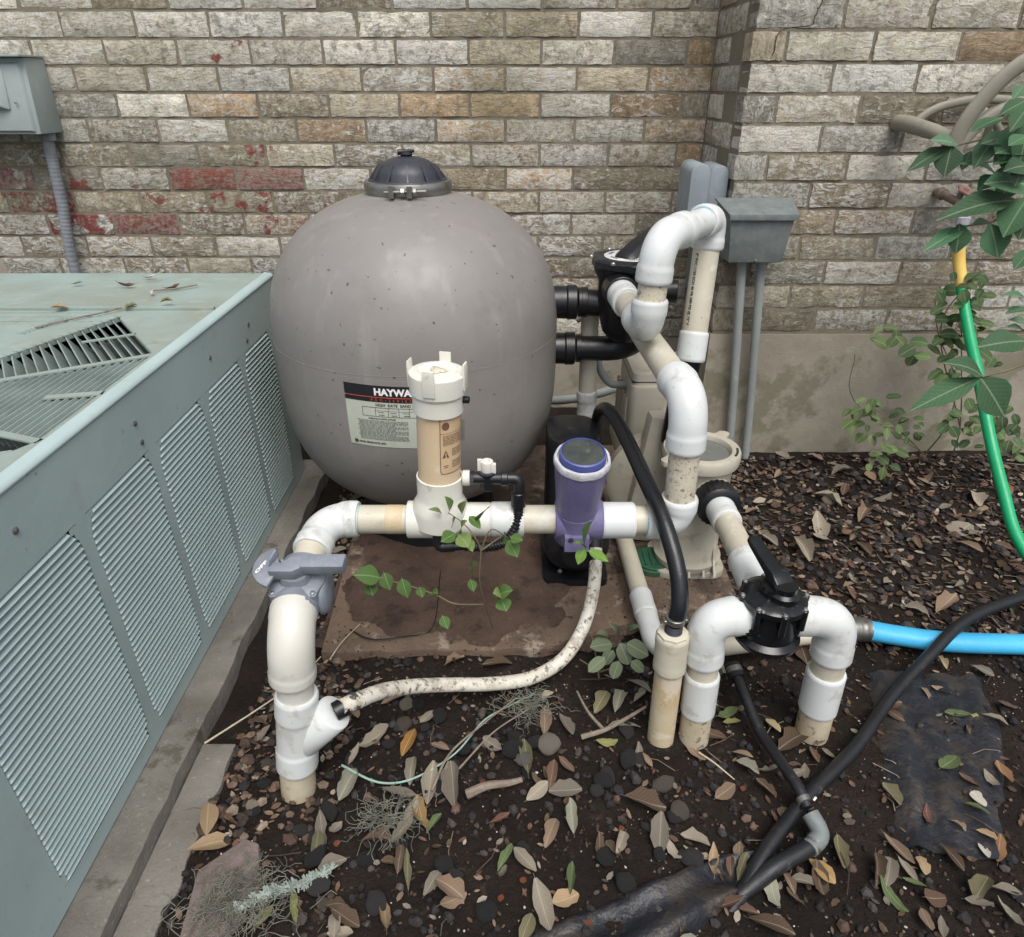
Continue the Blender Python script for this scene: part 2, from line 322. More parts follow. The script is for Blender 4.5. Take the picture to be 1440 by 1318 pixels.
def text(s, size, align='LEFT', bold=0.0):
    cu = bpy.data.curves.new('lettering', 'FONT'); cu.body = s; cu.size = size; cu.align_x = align; cu.offset = bold; cu.resolution_u = 2
    o = bpy.data.objects.new('lettering', cu); C.objects.link(o); dg = bpy.context.evaluated_depsgraph_get()
    me = bpy.data.meshes.new_from_object(o.evaluated_get(dg))
    vs = [tuple(v.co) for v in me.vertices]; fs = [tuple(p.vertices) for p in me.polygons]
    bpy.data.objects.remove(o); bpy.data.curves.remove(cu); bpy.data.meshes.remove(me)
    return vs, fs
def put(mb, tx, fn, dx=0, dy=0):
    vs, fs = tx; return mb.add([fn(x + dx, y + dy) for x, y, z in vs], fs)
def rect(mb, fn, x0, x1, y0, y1, n=1, m=1):
    vs = [fn(x0 + (x1 - x0) * i / n, y0 + (y1 - y0) * j / m) for j in range(m + 1) for i in range(n + 1)]
    return mb.add(vs, [(j*(n+1)+i, j*(n+1)+i+1, (j+1)*(n+1)+i+1, (j+1)*(n+1)+i) for j in range(m) for i in range(n)])
def ring_holes(*a): pass
def gz(x, y):
    n = noise.noise((x * 3, y * 3, 1.3)) * .012 + noise.noise((x * 11, y * 11, 4.2)) * .006 + noise.noise((x * 34, y * 34, 9.2)) * .0025
    yf = 1.255 + .30 * max(0, x) ** 1.4
    if -.55 < x < .6: n += .026 * math.exp(-((y - yf) / .035) ** 2) * (.75 + .5 * noise.noise((x * 8, 3, 3)))
    return n

# measured plant and leaf positions (metres)
FALLEN=[(-0.561, 0.788, 0.07, 0.41, 0.5, 'tan'), (-0.584, 0.838, 0.061, 1.87, 0.5, 'tan'), (-0.335, 0.922, 0.067, 1.28, 0.5, 'sage'), (-0.301, 1.038, 0.069, 0.57, 0.5, 'pale'), (-0.224, 1.026, 0.06, 1.23, 0.45, 'orange'), (-0.19, 1.09, 0.046, 1.05, 0.5, 'pale'), (-0.208, 0.952, 0.057, 1.55, 0.45, 'grey'), (-0.226, 0.902, 0.065, -0.09, 0.3, 'grey'), (-0.166, 0.921, 0.084, 1.52, 0.35, 'pale'), (-0.142, 0.927, 0.09, 1.43, 0.3, 'pale'), (-0.12, 0.919, 0.092, 1.72, 0.38, 'grey'), (-0.177, 0.857, 0.072, 1.93, 0.4, 'orange2'), (-0.197, 0.849, 0.072, 1.36, 0.3, 'pale'), (-0.15, 0.835, 0.044, 1.05, 0.35, 'green'), (-0.36, 0.814, 0.078, 1.88, 0.28, 'grey'), (-0.217, 0.668, 0.06, 1.82, 0.3, 'tan'), (-0.42, 0.659, 0.033, 1.07, 0.6, 'lime'), (-0.284, 0.662, 0.055, -0.46, 0.5, 'brown'), (-0.307, 0.683, 0.034, 0.0, 0.5, 'brown'), (-0.287, 0.637, 0.041, 0.0, 0.5, 'pale'), (-0.373, 0.677, 0.065, 1.93, 0.2, 'lime'), (-0.364, 0.788, 0.054, 1.64, 0.4, 'olive'), (-0.206, 0.766, 0.047, 1.53, 0.4, 'brown'), (-0.189, 0.746, 0.066, 1.72, 0.2, 'olive'), (-0.142, 0.722, 0.048, 1.12, 0.5, 'grey'), (-0.111, 0.713, 0.055, -0.5, 0.6, 'tan2'), (0.073, 1.083, 0.063, 1.51, 0.4, 'tan2'), (0.121, 1.072, 0.062, -1.19, 0.4, 'grey'), (0.03, 0.984, 0.096, 1.63, 0.28, 'olive'), (0.205, 1.024, 0.043, 0.0, 0.45, 'lime'), (0.268, 0.986, 0.057, 1.45, 0.35, 'grey'), (0.284, 0.974, 0.03, -1.05, 0.4, 'tan2'), (0.389, 0.995, 0.052, -0.96, 0.3, 'tan2'), (0.114, 0.968, 0.04, -0.8, 0.4, 'rust'), (0.082, 0.94, 0.061, 1.37, 0.35, 'rust'), (0.107, 0.904, 0.062, 0.0, 0.55, 'grey'), (0.116, 0.849, 0.063, 1.62, 0.35, 'sage'), (0.073, 0.814, 0.063, 1.2, 0.4, 'tan2'), (-0.024, 0.841, 0.042, 0.47, 0.3, 'red'), (-0.013, 0.768, 0.054, 1.15, 0.3, 'green'), (0.023, 0.761, 0.057, -0.89, 0.4, 'pale'), (0.053, 0.684, 0.077, -1.27, 0.4, 'pale'), (0.093, 0.695, 0.046, 0.34, 0.6, 'tan'), (0.106, 0.729, 0.057, 1.41, 0.25, 'green'), (0.024, 0.646, 0.046, 1.17, 0.5, 'olive2'), (0.281, 0.814, 0.079, 1.35, 0.42, 'grey'), (0.3, 0.785, 0.042, -1.13, 0.45, 'pale'), (0.345, 0.803, 0.051, -0.51, 0.45, 'pale'), (0.37, 0.766, 0.06, 1.35, 0.3, 'tan'), (0.397, 0.752, 0.035, 1.31, 0.4, 'rust'), (0.418, 0.752, 0.05, 1.0, 0.35, 'olive2'), (0.264, 0.879, 0.076, -0.2, 0.5, 'brown'), (0.49, 0.96, 0.046, -0.71, 0.5, 'sage'), (0.428, 0.903, 0.047, 0.51, 0.6, 'tan2'), (0.489, 0.992, 0.039, -0.45, 0.35, 'tan2'), (0.513, 0.915, 0.042, -0.96, 0.4, 'brown'), (0.577, 1.066, 0.044, -1.25, 0.5, 'cream'), (0.608, 1.028, 0.08, 0.51, 0.55, 'brown'), (0.677, 1.043, 0.086, 0.97, 0.25, 'rust'), (0.485, 1.099, 0.064, 0.47, 0.45, 'green'), (0.49, 1.078, 0.035, 0.0, 0.4, 'lime'), (0.641, 0.992, 0.037, -1.49, 0.4, 'rust'), (0.437, 1.047, 0.058, -0.46, 0.5, 'brown'), (0.562, 0.745, 0.049, -0.89, 0.6, 'orange2'), (0.61, 0.781, 0.067, -1.81, 0.4, 'olive2'), (0.493, 0.724, 0.041, -1.45, 0.35, 'tan2'), (0.519, 0.724, 0.041, -0.17, 0.5, 'grey'), (0.721, 0.788, 0.066, -1.26, 0.3, 'tan2'), (0.683, 0.746, 0.064, 0.99, 0.45, 'grey'), (0.718, 0.748, 0.044, -1.25, 0.3, 'pale'), (0.748, 0.754, 0.03, -1.74, 0.7, 'tan'), (0.661, 0.748, 0.058, -1.94, 0.35, 'brown'), (0.716, 0.722, 0.036, -0.4, 0.3, 'green'), (0.669, 0.702, 0.058, -1.16, 0.35, 'green'), (0.737, 0.694, 0.034, 0.0, 0.8, 'rust'), (0.813, 0.77, 0.047, -1.31, 0.4, 'brown'), (0.906, 0.785, 0.052, 1.0, 0.42, 'rust2'), (0.811, 0.853, 0.045, -1.84, 0.35, 'red'), (0.763, 0.902, 0.046, -1.3, 0.6, 'olive2'), (0.917, 0.974, 0.067, 0.57, 0.5, 'green'), (1.008, 1.102, 0.058, 0.0, 0.35, 'green'), (1.015, 1.086, 0.068, 0.35, 0.5, 'lime'), (1.079, 1.082, 0.05, -0.39, 0.4, 'grey'), (1.016, 0.949, 0.053, -1.7, 0.45, 'rust2'), (0.984, 0.936, 0.039, -1.44, 0.5, 'pale'), (0.927, 0.887, 0.033, -1.42, 0.7, 'white'), (0.912, 0.865, 0.039, -0.62, 0.3, 'green'), (0.899, 0.809, 0.036, -0.59, 0.35, 'tan'), (0.865, 0.71, 0.055, -0.39, 0.3, 'grey'), (0.827, 0.71, 0.05, 0.7, 0.6, 'olive2'), (0.853, 0.671, 0.051, -1.45, 0.3, 'sage'), (0.436, 0.647, 0.069, -0.48, 0.4, 'brown'), (0.704, 0.659, 0.039, -1.7, 0.5, 'tan2'), (0.724, 0.647, 0.031, -1.9, 0.5, 'grey'), (0.847, 1.106, 0.03, -0.24, 0.6, 'tan'), (1.054, 1.261, 0.044, -1.5, 0.35, 'cream'), (0.672, 0.956, 0.047, 0.72, 0.5, 'tan'), (0.875, 0.781, 0.03, -1.6, 0.5, 'white'), (0.855, 0.831, 0.028, -0.76, 0.4, 'tan2'), (0.889, 1.748, 0.123, -1.53, 0.35, 'pale'), (0.8, 1.792, 0.071, -0.99, 0.4, 'grey'), (1.426, 1.836, 0.084, 0.44, 0.8, 'pale'), (1.59, 2.032, 0.118, -1.84, 0.4, 'pale'), (1.446, 1.976, 0.057, 0.0, 0.6, 'grey'), (1.403, 1.739, 0.065, -0.97, 0.4, 'tan2'), (1.081, 2.022, 0.096, -0.95, 0.35, 'pale'), (1.167, 1.941, 0.105, 0.93, 0.4, 'tan2'), (1.731, 2.088, 0.051, -1.31, 0.5, 'rust2'), (1.502, 1.738, 0.047, -0.79, 0.5, 'rust'), (1.09, 1.445, 0.059, -0.64, 0.4, 'grey'), (1.268, 2.031, 0.069, 0.29, 0.4, 'grey'), (0.988, 1.857, 0.118, -1.76, 0.4, 'pale'), (1.207, 2.205, 0.077, 0.0, 0.4, 'grey'), (1.183, 1.474, 0.095, 0.64, 0.4, 'tan2'), (1.078, 1.739, 0.074, -1.53, 0.4, 'brown'), (-0.449, 1.817, 0.104, 1.43, 0.4, 'tan2'), (-0.284, 1.297, 0.076, 1.15, 0.4, 'grey'), (-0.207, 1.304, 0.05, 0.26, 0.45, 'tan2'), (-0.138, 1.242, 0.057, 0.8, 0.45, 'tan2'), (-0.035, 1.237, 0.069, 0.23, 0.4, 'brown'), (0.245, 1.137, 0.065, 1.24, 0.4, 'sage'), (0.301, 1.18, 0.055, -0.49, 0.4, 'grey'), (0.205, 1.137, 0.071, 1.06, 0.45, 'olive2'), (0.249, 1.066, 0.07, 0.11, 0.3, 'sage'), (-0.495, 1.248, 0.05, 1.41, 0.5, 'grey'), (-0.732, 2.032, 0.122, 1.55, 0.4, 'tan2'), (-0.536, 2.031, 0.075, 0.96, 0.4, 'grey')]
NANDINA=[(1.089, 1.9, 1.121, 0.987, 1.88, 1.064, 0.035), (1.083, 1.88, 1.123, 1.075, 1.86, 1.053, 0.053), (1.115, 1.9, 1.124, 1.026, 1.88, 1.137, 0.039), (1.166, 1.85, 1.15, 1.124, 1.83, 1.074, 0.045), (1.2, 1.9, 1.186, 1.119, 1.88, 1.153, 0.038), (1.186, 1.82, 1.171, 1.171, 1.8, 1.079, 0.054), (1.216, 1.85, 1.225, 1.146, 1.83, 1.191, 0.033), (1.223, 1.88, 1.056, 1.102, 1.86, 1.087, 0.039), (1.248, 1.8, 1.045, 1.13, 1.78, 1.049, 0.072), (1.235, 1.8, 1.013, 1.039, 1.78, 0.967, 0.059), (1.21, 1.86, 1.058, 1.155, 1.84, 1.024, 0.042), (1.244, 1.78, 1.019, 1.202, 1.76, 0.927, 0.072), (1.188, 1.8, 0.952, 1.223, 1.78, 0.871, 0.06), (1.132, 1.8, 0.947, 1.026, 1.78, 0.889, 0.039), (1.112, 1.8, 0.953, 1.112, 1.78, 0.882, 0.046), (1.196, 1.82, 0.955, 1.142, 1.8, 0.953, 0.018), (1.196, 1.8, 1.188, 1.2, 1.78, 1.076, 0.049), (1.238, 1.82, 1.127, 1.146, 1.8, 1.113, 0.051), (1.226, 1.78, 1.088, 1.153, 1.76, 1.078, 0.05), (1.196, 1.55, 0.737, 1.069, 1.53, 0.727, 0.059), (1.078, 1.5, 0.665, 0.927, 1.48, 0.588, 0.049), (1.103, 1.52, 0.661, 0.984, 1.5, 0.702, 0.046), (1.08, 1.5, 0.665, 1.157, 1.48, 0.572, 0.072), (1.2, 1.6, 0.818, 1.121, 1.58, 0.835, 0.023), (1.206, 1.6, 0.799, 1.144, 1.58, 0.79, 0.023), (1.23, 1.6, 0.734, 1.157, 1.58, 0.761, 0.027), (1.243, 1.62, 0.754, 1.174, 1.6, 0.769, 0.027), (1.238, 1.7, 0.912, 1.199, 1.68, 0.866, 0.034), (1.176, 1.75, 1.154, 1.126, 1.73, 1.133, 0.036), (1.201, 1.82, 1.111, 1.148, 1.8, 1.086, 0.037), (1.205, 1.78, 1.099, 1.192, 1.76, 1.044, 0.044), (1.189, 1.84, 1.149, 1.118, 1.82, 1.131, 0.037), (1.189, 1.8, 1.21, 1.151, 1.78, 1.159, 0.039), (1.243, 1.84, 1.054, 1.197, 1.82, 0.999, 0.042), (1.248, 1.76, 0.983, 1.229, 1.74, 0.924, 0.045), (1.202, 1.9, 1.129, 1.176, 1.88, 1.09, 0.035), (1.16, 1.92, 1.108, 1.137, 1.9, 1.064, 0.029), (1.163, 1.8, 1.253, 1.135, 1.78, 1.225, 0.023), (1.245, 1.88, 1.029, 1.19, 1.86, 0.985, 0.032)]
VINE=[(-0.269, 1.13, 0.375, -0.316, 1.11, 0.397, 0.038), (-0.292, 1.13, 0.356, -0.284, 1.11, 0.343, 0.026), (-0.263, 1.14, 0.378, -0.249, 1.12, 0.35, 0.026), (-0.227, 1.14, 0.363, -0.215, 1.12, 0.329, 0.026), (-0.192, 1.14, 0.341, -0.184, 1.12, 0.331, 0.018), (-0.174, 1.15, 0.318, -0.153, 1.13, 0.334, 0.021), (-0.143, 1.1, 0.299, -0.131, 1.08, 0.281, 0.02), (-0.029, 1.1, 0.351, 0.0, 1.08, 0.382, 0.032), (-0.022, 1.1, 0.344, -0.011, 1.08, 0.328, 0.029), (-0.02, 1.1, 0.355, -0.037, 1.08, 0.375, 0.023), (-0.124, 1.16, 0.51, -0.127, 1.14, 0.562, 0.023), (-0.138, 1.16, 0.51, -0.162, 1.14, 0.533, 0.011), (-0.102, 1.16, 0.51, -0.089, 1.14, 0.552, 0.017), (-0.067, 1.14, 0.507, -0.043, 1.12, 0.552, 0.028), (-0.083, 1.14, 0.517, -0.061, 1.12, 0.5, 0.017), (-0.111, 1.12, 0.49, -0.137, 1.1, 0.484, 0.025), (-0.1, 1.12, 0.49, -0.087, 1.1, 0.533, 0.022), (-0.104, 1.12, 0.487, -0.083, 1.1, 0.471, 0.031), (-0.084, 1.12, 0.477, -0.077, 1.1, 0.46, 0.017), (-0.118, 1.14, 0.493, -0.109, 1.12, 0.526, 0.017), (-0.007, 1.14, 0.459, 0.011, 1.12, 0.432, 0.026), (-0.011, 1.14, 0.456, -0.014, 1.12, 0.49, 0.02), (-0.08, 1.12, 0.393, -0.072, 1.1, 0.437, 0.02), (-0.084, 1.12, 0.377, -0.077, 1.1, 0.362, 0.017), (-0.003, 1.13, 0.475, 0.021, 1.11, 0.48, 0.02), (0.143, 1.14, 0.445, 0.151, 1.12, 0.517, 0.031), (0.144, 1.13, 0.446, 0.13, 1.11, 0.422, 0.023), (0.153, 1.13, 0.442, 0.191, 1.11, 0.429, 0.023), (0.147, 1.13, 0.449, 0.122, 1.11, 0.474, 0.017)]
SAGE=[(0.255, 1.27, 0.076, 0.261, 1.25, 0.13, 0.031), (0.237, 1.24, 0.092, 0.184, 1.22, 0.1, 0.037), (0.249, 1.2, 0.13, 0.269, 1.18, 0.083, 0.036), (0.265, 1.2, 0.13, 0.312, 1.18, 0.112, 0.039), (0.236, 1.26, 0.089, 0.201, 1.24, 0.126, 0.021), (0.277, 1.28, 0.085, 0.301, 1.26, 0.13, 0.021), (0.23, 1.18, 0.127, 0.21, 1.16, 0.103, 0.029), (0.263, 1.3, 0.071, 0.237, 1.28, 0.116, 0.018), (0.27, 1.16, 0.114, 0.295, 1.14, 0.101, 0.026), (0.208, 1.16, 0.125, 0.172, 1.14, 0.101, 0.029), (0.237, 1.14, 0.133, 0.224, 1.12, 0.1, 0.028)]
